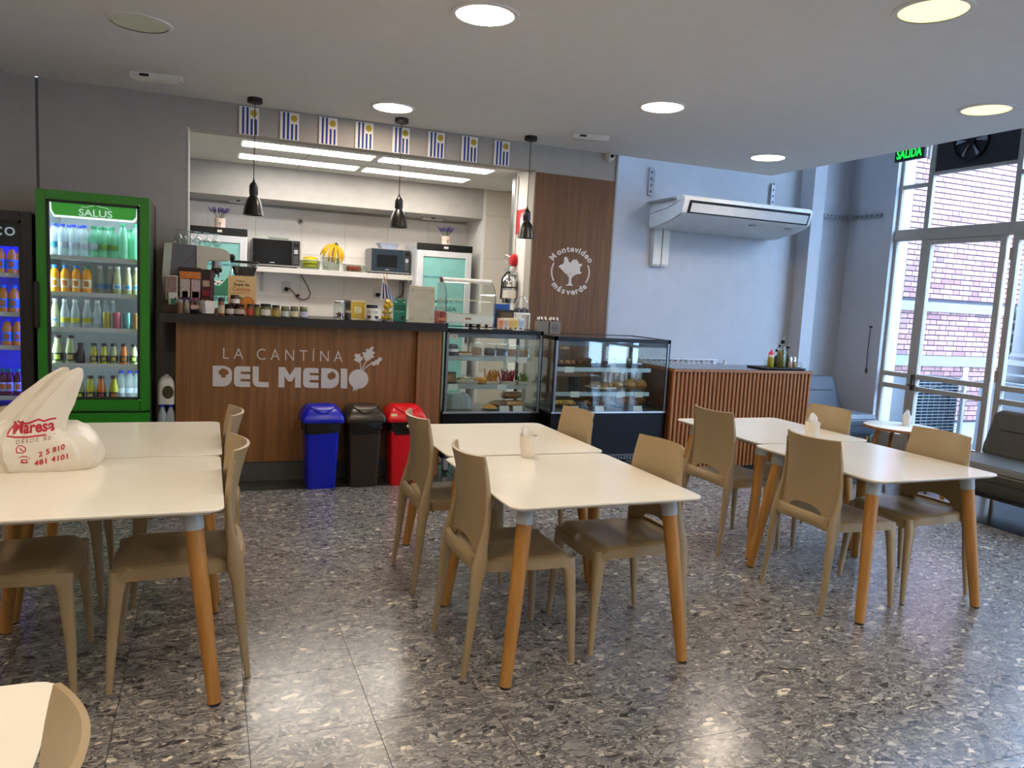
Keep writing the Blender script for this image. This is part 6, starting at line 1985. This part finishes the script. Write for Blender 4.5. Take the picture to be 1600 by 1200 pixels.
# air conditioner
ac = thing('air_conditioner', 'large white under-ceiling air conditioner on the lounge wall', 'air conditioner', (4.575, 0, 0))
AW = 1.70
body = [(YA - .02, 2.715), (6.90, 2.715), (6.855, 2.695), (6.845, 2.66), (6.885, 2.535), (6.93, 2.505), (7.10, 2.455), (7.40, 2.405), (YA - .02, 2.405)]
part('casing', MB().plate([body], lambda x, y, d: (d, x, y), AW), mat('ac_white', '#d3d3d0', .4), ac, .012)


def acf(u, s_):       # point on the sloping front face; u along x, s_ from bottom 0 to top 1
    return Vector((u, 6.888 - .043 * s_ - .006, 2.535 + .125 * s_))


def acplate(name, u0, u1, s0, s1, d, m_):
    n_ = Vector((0, -.94, .33))
    v = [acf(u0, s0), acf(u1, s0), acf(u1, s1), acf(u0, s1)]
    n_ = (v[1] - v[0]).cross(v[3] - v[0]).normalized()
    if n_.y > 0: n_ = -n_
    return part(name, MB().add(v + [p + n_ * d for p in v], [(0, 1, 2, 3), (7, 6, 5, 4), (0, 4, 5, 1), (1, 5, 6, 2), (2, 6, 7, 3), (3, 7, 4, 0)]), m_, ac)


acplate('outlet_slot', .06, AW - .05, -.02, 1.0, .004, M_black)
acplate('louvre_panel', .085, AW - .075, .10, .80, .012, mat('ac_panel', '#c3c4c4', .4))
for x_, w_ in ((.95, .07), (1.45, .09)):
    part('badge', MB().box(x_, x_ + w_, 6.96, 7.0, 2.478, 2.487), mat('ac_badge', '#6a6c72', .5), ac)
part('side_seam', MB().plate([[(7.50, 2.56), (7.15, 2.60), (6.92, 2.66), (6.92, 2.665), (7.15, 2.606), (7.50, 2.567)]], lambda x, y, d: (-.001 - d, x, y), .002), mat('ac_badge', '#6a6c72', .5), ac)
part('end_cap', MB().plate([[(6.90, 2.712), (6.853, 2.694), (6.842, 2.66), (6.882, 2.533), (6.92, 2.512), (6.93, 2.70)]], lambda x, y, d: (-.006 + d, x, y), .06), mat('ac_white', '#d3d3d0', .4), ac, .004)
part('hanger', MB().box(-.03, -.005, 7.0, YA - .03, 2.675, 2.70), mat('galvanised', '#9a9ca0', .35, .8), ac)
part('hanger', MB().box(AW + .005, AW + .03, 7.0, YA - .03, 2.675, 2.70), mat('galvanised', '#9a9ca0', .35, .8), ac)
for px_, y0, y1, lb in ((1018, 262, 306, 'slotted steel upright above the left end of the air conditioner'), (1208, 287, 322, 'slotted steel upright above the right end of the air conditioner')):
    a, b = WY(px_, y0, YA - .02), WY(px_, y1, YA - .02)
    t = thing('slotted_rail', lb, 'rail', (a.x, YA, b.z))
    part('channel', MB().box(-.025, .025, -.035, 0, 0, a.z - b.z), mat('rail_grey', '#9d9fa4', .45, .5), t)
    for k in range(4):
        part('slot', MB().box(-.009, .009, -.0365, -.034, .03 + k * .07, .055 + k * .07), M_blackm, t)
a, b = WY(1018, 400, YA), WY(1042, 414, YA)
for k, (p0, p1, lb) in enumerate(((1017.5, 1031, 'left white cable duct under the air conditioner'), (1031.5, 1043, 'right white cable duct under the air conditioner'))):
    xa_, xb_ = WY(p0 + 2, 400, YA - .06).x, WY(p1 + 2, 400, YA - .06).x
    zb = WY(1028, 414, YA).z
    t = thing('cable_duct', lb, 'duct', (xa_, YA, zb), 0, 'cable ducts under the air conditioner')
    part('duct', MB().box(0, xb_ - xa_ - .006, -.07, 0, 0, 2.406 - zb), mat('duct_cream', '#d0cbc0', .5), t, .004, 1)
    part('end_plug', MB().box(.006, xb_ - xa_ - .012, -.06, -.01, -.012, 0), M_plasticw, t)
zs = WY(1300, 334, YA - .25).z
t = thing('steel_strut', 'perforated galvanised strut bracing the air conditioner into the wall corner', 'strut', (6.29, YA - .24, 2.735))
for name, p0, p1 in (('channel', Vector((0, 0, 0)), Vector((XW - .01 - 6.29, .20, .035))), ('channel', Vector((XW - 6.29 - .025, .20, .04)), Vector((XW - 6.29 - .025, -.28, .03)))):
    d_ = (p1 - p0).normalized(); s_ = Vector((0, 0, .022)); o_ = d_.cross(Vector((0, 0, 1))) * .018
    mbq = MB().loft([[p0 + s_ + o_, p0 + s_ - o_, p0 - s_ - o_, p0 - s_ + o_], [p1 + s_ + o_, p1 + s_ - o_, p1 - s_ - o_, p1 - s_ + o_]])
    ch = part(name, mbq, mat('galvanised', '#9a9ca0', .35, .8), t)
    L_ = (p1 - p0).length
    for k in range(int(L_ / .075)):
        c_ = p0 + d_ * (.05 + k * .075) + o_ * 1.03 * (1 if o_.y < 0 or (abs(o_.y) < .005 and o_.x < 0) else -1)
        part('slot', MB().box(-.014, .014, -.001, .001, -.006, .006) if abs(d_.x) > .5 else MB().box(-.001, .001, -.014, .014, -.006, .006), M_blackm, ch, loc=c_)
part('elbow', MB().box(XW - 6.29 - .06, XW - 6.29 - .006, .14, .22, .012, .068), M_steel, t, .004, 1)

# pull cord on the window wall
p, q = WX(1360, 512, XW - .02), WX(1352, 583, XW - .02)
t = thing('pull_cord', 'thin dark pull cord hanging on the wall left of the window', 'cord', (XW - .02, p.y, q.z))
part('cord', MB().tube([(0, 0, p.z - q.z), (0, .005, (p.z - q.z) * .5), (0, .0, .06)], .004, 6), M_blackm, t)
part('knob', MB().lathe([(.004, .0), (.014, .02), (.014, .05), (.005, .07)], 12), mat('knob_dark', '#3a3836', .5), t)
part('hook', MB().box(-.006, .02, -.01, .01, p.z - q.z, p.z - q.z + .02), M_blackm, t)

# exit sign hanging beyond the ceiling edge
xe = 6.2
p, q = WX(1396, 228, xe), WX(1443, 256, xe)
p0 = WX(1397, 254, xe); p1 = WX(1443, 248, xe)
ex = thing('exit_sign', 'black exit sign with glowing green letters hanging by the window', 'exit sign', (xe, (p0.y + p1.y) / 2, p0.z))
hw_ = abs(p0.y - p1.y) / 2
part('housing', MB().box(-.0, .04, -hw_, hw_, 0, .22), M_black, ex, .004, 1)
letters(text_mb('salida', (-.001, hw_ * .84, .022), (0, -hw_ * 1.68, 0), (0, 0, .09), (-.002, 0, 0)), emit('exit_green', '#10ff50', 1.3), ex)
part('bracket', MB().box(.01, .03, -hw_ - .06, -hw_ - .03, -.02, .24).box(.01, .03, -hw_ - .06, hw_, .22, .24), M_plasticw, ex)
part('hanger', MB().cyl(.008, .24, 4.7 - p0.z, 8, (.02, 0, 0)), M_plasticw, ex)

# ================================================================== SOFAS
def sofa(label, loc, rz, L_, m_, depth=.80):
    """front faces local -y; L_ along local x; origin at the floor under the middle of the front edge"""
    t = thing('sofa', label, 'sofa', loc, rz, None)

    def prof(x, s_):
        return [(x, .03 + (1 - s_) * .05, .20), (x, .0 + (1 - s_) * .05, .26), (x, .0 + (1 - s_) * .05, .38), (x, .05, .43 - (1 - s_) * .03), (x, .30, .445 - (1 - s_) * .04), (x, depth - .10, .43 - (1 - s_) * .03), (x, depth - .04, .40), (x, depth - .04, .20)]
    part('seat', MB().loft([prof(-L_ / 2, 0), prof(-L_ / 2 + .03, .7), prof(-L_ / 2 + .08, 1), prof(L_ / 2 - .08, 1), prof(L_ / 2 - .03, .7), prof(L_ / 2, 0)]), m_, t, .012)

    def bprof(x, s_):
        q = (1 - s_)
        return [(x, depth - .22 + q * .03, .425), (x, depth - .20 + q * .03, .50), (x, depth - .13 + q * .04, .72 - q * .03), (x, depth - .095, .80 - q * .06), (x, depth - .04, .815 - q * .07), (x, depth + .01, .79 - q * .06), (x, depth + .0 - q * .03, .60), (x, depth - .04 - q * .03, .425)]
    part('backrest', MB().loft([bprof(-L_ / 2 + .01, 0), bprof(-L_ / 2 + .03, .6), bprof(-L_ / 2 + .09, 1), bprof(L_ / 2 - .09, 1), bprof(L_ / 2 - .03, .6), bprof(L_ / 2 - .01, 0)]), m_, t, .012)
    for nm, y_, z_ in (('seat_seam', -.0035, .315), ('back_seam', depth - .163, .645)):
        part(nm, MB().box(-L_ / 2 + .14, L_ / 2 - .14, y_ - .003, y_ + .003, z_ - .002, z_ + .002), mat('seam_dark', '#15171a', .8), t)
    part('underframe', MB().box(-L_ / 2 + .05, L_ / 2 - .05, .06, depth - .06, .165, .2), M_blackm, t)
    for sx in (-L_ / 2 + .10, L_ / 2 - .10):
        for sy in (.08, depth - .10):
            part('leg', MB().lathe([(.014, 0), (.022, .17)], 12, (sx, sy, 0)), M_oak, t)
    return t


M_sblue = mat('slate_blue_vinyl', '#4a4f58', .45, var=.04, bump=.08, bscale=300)
M_solive = mat('olive_grey_vinyl', '#403d31', .42, var=.04, bump=.08, bscale=300)
sofa('slate blue vinyl sofa against the lounge wall behind the slatted counter', (6.48, 6.52, 0), 0, 1.50, M_sblue)
sofa('olive grey vinyl sofa at the right edge with its back to the windows', (5.72, 3.86, 0), -PI / 2, 1.50, M_solive)

# round coffee table
rt = thing('coffee_table', 'small round white topped coffee table between the two sofas', 'coffee table', (6.05, 5.20, 0))
part('top', MB().lathe([(.30, .528), (.325, .532), (.325, .547), (.318, .55)], 48), M_top, rt)
part('rim', MB().lathe([(.322, .524), (.332, .526), (.332, .548), (.326, .5495)], 48, cap=False), wood('rim_wood', '#8a5428', '#a8703c', .4, 0, .6), rt)
for k in range(4):
    a = PI / 4 + k * PI / 2 + .3
    part('leg', MB().tube([(.20 * math.cos(a), .20 * math.sin(a), .528), (.29 * math.cos(a), .29 * math.sin(a), .0)], [.022, .014], 12), M_oak, rt)

# ================================================================== DINING TABLES
def make_table(label, x, y, rz=0):
    t = thing('dining_table', label, 'table', (x, y, 0), rz, 'white dining tables')
    hx, hy = .445, .462
    part('tabletop', MB().loft([rrect(0, 0, hx - .022, hy - .022, .045, .728), rrect(0, 0, hx - .001, hy - .001, .05, .741), rrect(0, 0, hx, hy, .05, .744), rrect(0, 0, hx, hy, .05, .748), rrect(0, 0, hx - .002, hy - .002, .05, .75)], True), M_top, t, ang=25)
    part('underframe', MB().box(-.33, .33, -.335, -.305, .700, .7275).box(-.33, .33, .305, .335, .700, .7275).box(-.335, -.305, -.305, .305, .700, .7275).box(.305, .335, -.305, .305, .700, .7275), mat('frame_grey', '#8f9698', .5), t)
    for sx in (-1, 1):
        for sy in (-1, 1):
            a, b = Vector((sx * .335, sy * .345, .728)), Vector((sx * .418, sy * .423, .0))
            d_ = b - a
            lg = part('leg', MB().tube([a + d_ * .10, a + d_ * .4, b + Vector((0, 0, .008))], [.0325, .031, .0245], 18), M_oak, t)
            part('sleeve', MB().tube([a + d_ * .0, a + d_ * .105], [.037, .0345], 18), M_cap, lg)
            part('glide', MB().cyl(.022, 0, .01, 14, b), M_rubber, lg)
    return t


tabs = [('white square dining table in front of the middle pair, with the napkin cup', 1.535, 3.10), ('white square dining table at the rear of the middle pair, nearer the bins', 1.57, 4.055), ('white square dining table at the front of the right pair', 3.505, 3.20), ('white square dining table at the rear of the right pair, nearer the slatted counter', 3.585, 4.155),
        ('white square dining table at the front of the left pair, under the plastic bag', -.384, 3.29), ('white square dining table at the rear of the left pair, nearer the drinks fridges', -.376, 4.235), ('white square dining table cut off at the bottom left corner', -.705, 1.20)]
tb0 = make_table(tabs[0][0], *tabs[0][1:])
for lb, x, y in tabs[1:]:
    dup(tb0, (x, y, 0), 0, lb)

# ================================================================== CHAIRS
def make_chair(label, x, y, rz):
    t = thing('dining_chair', label, 'chair', (x, y, 0), rz, 'taupe moulded dining chairs')

    def hw(z):
        k = (z - .47) / .435
        return .218 - .012 * k - .012 * k * k

    def back(u, v):
        s_ = 2 * u - 1
        au = abs(s_)
        z1 = .905 + .004 * au ** 4
        arch = .500 + .040 * math.sqrt(max(0, 1 - (s_ / .54) ** 2))
        z0 = arch if au < .54 else .47 + (.498 - .47) * (1 - au) / .46
        z = z0 + (z1 - z0) * v
        k = (z - .47) / .435
        xb = -.205 + .10 * k * (1 - k) - .048 * k
        d = .018 + .046 * k
        return (xb + d * au ** 2.2, s_ * hw(z), z)
    def xb_(z):
        k = (z - .47) / .435
        return -.205 + .10 * k * (1 - k) - .048 * k

    part('backrest', MB().shell(back, 28, 14, lambda u, v, n: (n if n.x > 0 else -n) * .0115), M_chair, t, ang=50)

    def seat(u, v):
        s_ = 2 * u - 1
        w = .196 + .028 * min(1, v * 1.6) - .03 * max(0, v - .86) ** 2 * 50 * .5
        x = -.222 + .472 * v - .018 * s_ * s_ * (1 if v > .9 else 0)
        z = .482 - .016 * (1 - s_ * s_) * math.sin(PI * min(1, v * 1.05)) - .03 * max(0, (v - .86) / .14) ** 2 + .016 * max(0, (.14 - v) / .14) ** 2
        z -= .010 * max(0, abs(s_) - .9) / .1
        return (x, s_ * w, z)
    part('seat', MB().shell(seat, 20, 22, lambda u, v, n: Vector((0, 0, -(.022 + .026 * max(max(0, abs(2 * u - 1) - .86) / .14, max(0, v - .92) / .08, max(0, .07 - v) / .07))))), M_chair, t, .004, 2, ang=50)

    def leg(secs, sy):
        rings = []
        for (x_, y_, z_, a_, b_) in secs:
            r_ = min(a_, b_) * .38
            rings.append([(q[0], q[1] * 1.0, z_) for q in rrect(x_, sy * y_, a_ / 2, b_ / 2, r_, z_, 2)])
        return MB().loft(rings)
    for sy in (1, -1):
        part('leg', leg([(.205, .188, .462, .085, .045), (.214, .196, .43, .066, .042), (.222, .203, .38, .052, .038), (.236, .214, .2, .038, .031), (.246, .225, 0, .024, .022)], sy), M_chair, t, ang=50)
        def sd(z):
            return xb_(z) + .018 + .046 * (z - .47) / .435
        part('leg', leg([(sd(.87) - .004, hw(.87) - .004, .87, .010, .009), (sd(.78) - .005, hw(.78) - .004, .78, .015, .011), (sd(.68) - .006, hw(.68) - .004, .68, .020, .014), (sd(.60) - .008, hw(.60) - .004, .60, .030, .019),
                         (-.188, .212, .53, .046, .025), (-.193, .212, .48, .062, .031), (-.198, .212, .44, .064, .034), (-.206, .214, .39, .050, .033), (-.222, .219, .2, .036, .028), (-.246, .227, 0, .022, .02)], sy), M_chair, t, ang=60)

    def rail(u, v):
        s_ = 2 * u - 1
        au = abs(s_)
        lo = .440 - .014 * au ** 3
        hi = .503
        z = lo + (hi - lo) * v
        return (-.207 - .020 * (1 - au ** 4) - .012 * math.sin(PI * v) * (1 - au ** 3), s_ * .209, z)
    part('rear_rail', MB().shell(rail, 20, 6, lambda u, v, n: Vector((.034 - .012 * v, 0, 0))), M_chair, t, .004, 2, ang=60)
    return t


chs = [('taupe chair in front at the left side of the middle tables', 1.228, 3.03, 0), ('taupe chair at the rear left of the middle tables, nearest the red bin', 1.245, 3.940, 0),
       ('taupe chair in front at the right side of the middle tables', 1.832, 3.07, PI), ('taupe chair at the rear right of the middle tables, before the food cases', 1.868, 4.03, PI),
       ('taupe chair in front at the left side of the right tables', 3.205, 3.14, .0), ('taupe chair at the rear left of the right tables, before the slats', 3.24, 4.07, .04),
       ('taupe chair in front at the right side of the right tables, before the olive sofa', 3.80, 3.155, PI), ('taupe chair at the rear right of the right tables, before the coffee table', 3.88, 4.10, PI),
       ('taupe chair in front at the right side of the left tables, seen edge on', -.088, 3.275, PI), ('taupe chair at the rear right of the left tables, seen edge on before the counter', -.075, 4.108, PI),
       ('taupe chair in front at the left side of the left tables, mostly out of frame', -.70, 3.31, 0), ('taupe chair at the rear left of the left tables, half hidden by the plastic bag', -.70, 4.12, 0),
       ('taupe chair at the bottom left corner beside the cut off table', -.402, 1.125, PI)]
ch0 = make_chair(*chs[0])
for lb, x, y, rz in chs[1:]:
    dup(ch0, (x, y, 0), rz, lb)

# napkin cups
def napkin_cup(label, x, y, z, k=0, s_=1.0):
    t = thing('napkin_cup', label, 'cup', (x, y, z), 0, None)
    part('cup', MB().lathe([(.030 * s_, 0), (.033 * s_, .004), (.043 * s_, .06 * s_), (.046 * s_, .112 * s_), (.0435 * s_, .112 * s_), (.04 * s_, .06 * s_), (.028 * s_, .01)], 28), M_ceramic, t)
    for j in range(5):
        a = -.5 + j * .28 + k
        h0, h1 = .06 * s_, (.168 - .012 * j + .012 * math.sin(j * 2 + k)) * s_
        w = .030 * s_
        def fn(u, v, j=j, h0=h0, h1=h1, w=w):
            x_ = (2 * u - 1) * w * (1 - .15 * v) + (.004 - .012 * j * v) * s_ + .02 * (j - 2) * v * s_ * .6
            y_ = (-.02 + .0095 * j) * s_ + .006 * math.sin(4 * u + j + k) + .004 * v * math.sin(3 * u * j)
            return (x_, y_, h0 + (h1 - h0) * v * (1 - .22 * abs(2 * u - 1 + .25 * math.sin(j + k))))
        part('napkin', MB().shell(fn, 6, 5, lambda u, v, n: n * .0012), M_paper, t)
    return t


q = WZ(824.5, 714, .75)
napkin_cup('cream cup of folded paper napkins on the middle front table', q.x, q.y, .7505, 0.0)
q = WZ(1268, 686, .75)
napkin_cup('cream cup of folded paper napkins on the right tables behind the front chair', q.x, q.y, .7505, 1.2)
q = WZ(1415.5, 665, .55)
napkin_cup('cream cup of crumpled napkins on the round coffee table', q.x, q.y, .5505, 2.2, .9)

# ================================================================== PLASTIC BAG
bg_ = thing('plastic_bag', 'white plastic carrier bag with red print standing on the left front table', 'bag', (0, 0, 0))
M_bagw = mat('white_polythene', '#dcd6c8', .35, var=.02, sub=0)
from mathutils import noise as MN


def wr(p, amp, f=9.0):
    p = Vector(p)
    return p + Vector((MN.noise(p * f), MN.noise(p * f + Vector((7, 3, 1))), MN.noise(p * f + Vector((1, 9, 5))))) * amp


bz0 = .7506
rings = []
cx_, cy_ = -.635, 3.635
for k in range(15):
    v = k / 14
    z = bz0 + .222 * v
    if v < .25: s_ = .90 + .10 * (v / .25) ** .5
    else: s_ = (1 - ((v - .25) / .75) ** 2.6) ** .5 * .93 + .07
    ring_ = []
    for i in range(48):
        a = 2 * PI * i / 48
        ca, sa = math.cos(a), math.sin(a)
        e = .62
        x = cx_ + .225 * s_ * math.copysign(abs(ca) ** e, ca) - .03 * v
        y = cy_ + .135 * s_ * math.copysign(abs(sa) ** e, sa)
        fold = .006 * math.sin(11 * a + 3 * v) * v + .004 * math.sin(23 * a)
        p = Vector((x + fold * ca, y + fold * sa, z - (.012 * (ca + 1) * v if ca > 0 else 0)))
        if k > 0:
            p = wr(p, .014, 8) ; p = wr(p, .010, 20)
        p.z = max(p.z, bz0 + .001 * (k > 0))
        ring_.append(p)
    rings.append(ring_)
bb = MB().loft(rings)
part('body', bb, M_bagw, bg_, ang=28)
bb2 = MB()


def ear(path, ws, ts, seed):
    secs = []
    n = 24
    for k in range(len(path)):
        p = Vector(path[k])
        d_ = (Vector(path[min(k + 1, len(path) - 1)]) - Vector(path[max(k - 1, 0)])).normalized()
        side = Vector((d_.z, 0, -d_.x))
        r_ = []
        for i in range(n):
            a = 2 * PI * i / n
            cr = 1 + .10 * math.sin(5 * a + seed) + .06 * math.sin(9 * a + k * .3)
            r_.append(wr(p + side * (ws[k] * math.cos(a) * cr) + Vector((0, ts[k] * math.sin(a) * cr, 0)), .006, 20))
        secs.append(r_)
    return MB().loft(secs)


def ear_px(st, seed, dy):
    path = [tuple(WY(x, y, 3.60 + dy)) for x, y, w in st]
    return ear(path, [w * .00305 for x, y, w in st], [max(.006, w * .0017) for x, y, w in st], seed)


e1 = ear_px([(30, 690, 46), (36, 668, 36), (47, 648, 28), (59, 630, 22), (72, 613, 17), (84, 599, 14), (95, 587, 10), (103, 578, 7), (107, 574, 2)], 1, .03)
e2 = ear_px([(58, 690, 40), (64, 668, 32), (74, 650, 27), (84, 635, 23), (94, 620, 19), (104, 606, 16), (113, 594, 12), (121, 582, 8), (125, 575, 3)], 4, -.02)
part('handle', e1, M_bagw, bg_, ang=28)
part('handle', e2, M_bagw, bg_, ang=28)
allv = bb.v + e1.v + e2.v
allf = [tuple(f) for f in bb.f] + [tuple(i + len(bb.v) for i in f) for f in e1.f] + [tuple(i + len(bb.v) + len(e1.v) for i in f) for f in e2.f]
tree_ = BVHTree.FromPolygons([Vector(v) for v in allv], allf)
M_red = mat('bag_red_ink', '#b81c30', .45)
M_redd = mat('bag_faint_ink', '#8a4a4c', .5)


def stick(name, mb, m_):
    """lay flat print onto the bag surface, straight back along +y"""
    me = mb.mesh(name)
    bm = bmesh.new(); bm.from_mesh(me)
    bmesh.ops.triangulate(bm, faces=bm.faces)
    for _ in range(2):
        es = [e for e in bm.edges if e.calc_length() > .008]
        if es:
            bmesh.ops.subdivide_edges(bm, edges=es, cuts=1)
            bmesh.ops.triangulate(bm, faces=bm.faces)
    for v in bm.verts:
        lay = v.co.y
        h = tree_.ray_cast(Vector((v.co.x, 3.0, v.co.z)), Vector((0, 1, 0)))
        if h[0] is not None:
            v.co.y = h[0].y - .0012
    bm.to_mesh(me); bm.free()
    me.materials.append(m_)
    return link(name, me, bg_)


YP = 3.50


def flat_text(key, x0, y0, x1, y1, h):
    """lettering between two base points measured on the photograph"""
    a, b = WY(x0, y0, YP), WY(x1, y1, YP)
    u = Vector((b.x - a.x, 0, b.z - a.z))
    up_ = WY(x0, y0 - h, YP) - a
    vs, fs, X0, X1, Y0, Y1 = TXT[key]
    P = [a + u * ((x - X0) / (X1 - X0)) + Vector((0, 0, up_.z)) * ((y - Y0) / (Y1 - Y0)) for x, y in vs]
    return MB().add(P, fs)


def flat_line(pts, w):
    P = [WY(x, y, YP) for x, y in pts]
    mb = MB()
    v = []
    for k, p in enumerate(P):
        d_ = (P[min(k + 1, len(P) - 1)] - P[max(k - 1, 0)]).normalized()
        n_ = Vector((-d_.z, 0, d_.x))
        v += [p + n_ * w, p - n_ * w]
    return mb.add(v, [(2 * k, 2 * k + 1, 2 * k + 3, 2 * k + 2) for k in range(len(P) - 1)])


stick('print_name', flat_text('mares', 17, 681, 83, 675, 19), M_red)
stick('print_line', flat_line([(23, 661), (30, 665), (40, 664), (48, 661), (58, 657), (66, 660), (76, 657), (85, 656)], .0035), M_red)
stick('print_line', flat_line([(8, 683), (22, 685), (40, 684), (60, 682), (84, 679)], .0035), M_red)
stick('print_line', flat_line([(9, 681), (12, 674), (17, 668)], .003), M_red)
stick('print_small', flat_text('desde', 24, 695, 78, 688, 6), M_redd)
stick('print_number', flat_text('n1', 60, 715, 101, 702, 8.5), M_red)
stick('print_number', flat_text('n2', 53, 729, 106, 717, 8.5), M_red)
stick('print_icon', flat_line([(26, 708), (25, 702), (28, 697), (34, 697), (39, 700), (40, 704), (36, 708), (30, 708), (26, 708)], .002), M_red)
stick('print_icon', flat_line([(31, 700), (33, 704), (37, 705)], .002), M_red)
stick('print_icon', flat_line([(30, 716), (34, 714), (42, 714), (46, 717)], .0035), M_red)
stick('print_icon', flat_line([(33, 723), (35, 718), (41, 718), (43, 723), (33, 723)], .003), M_red)
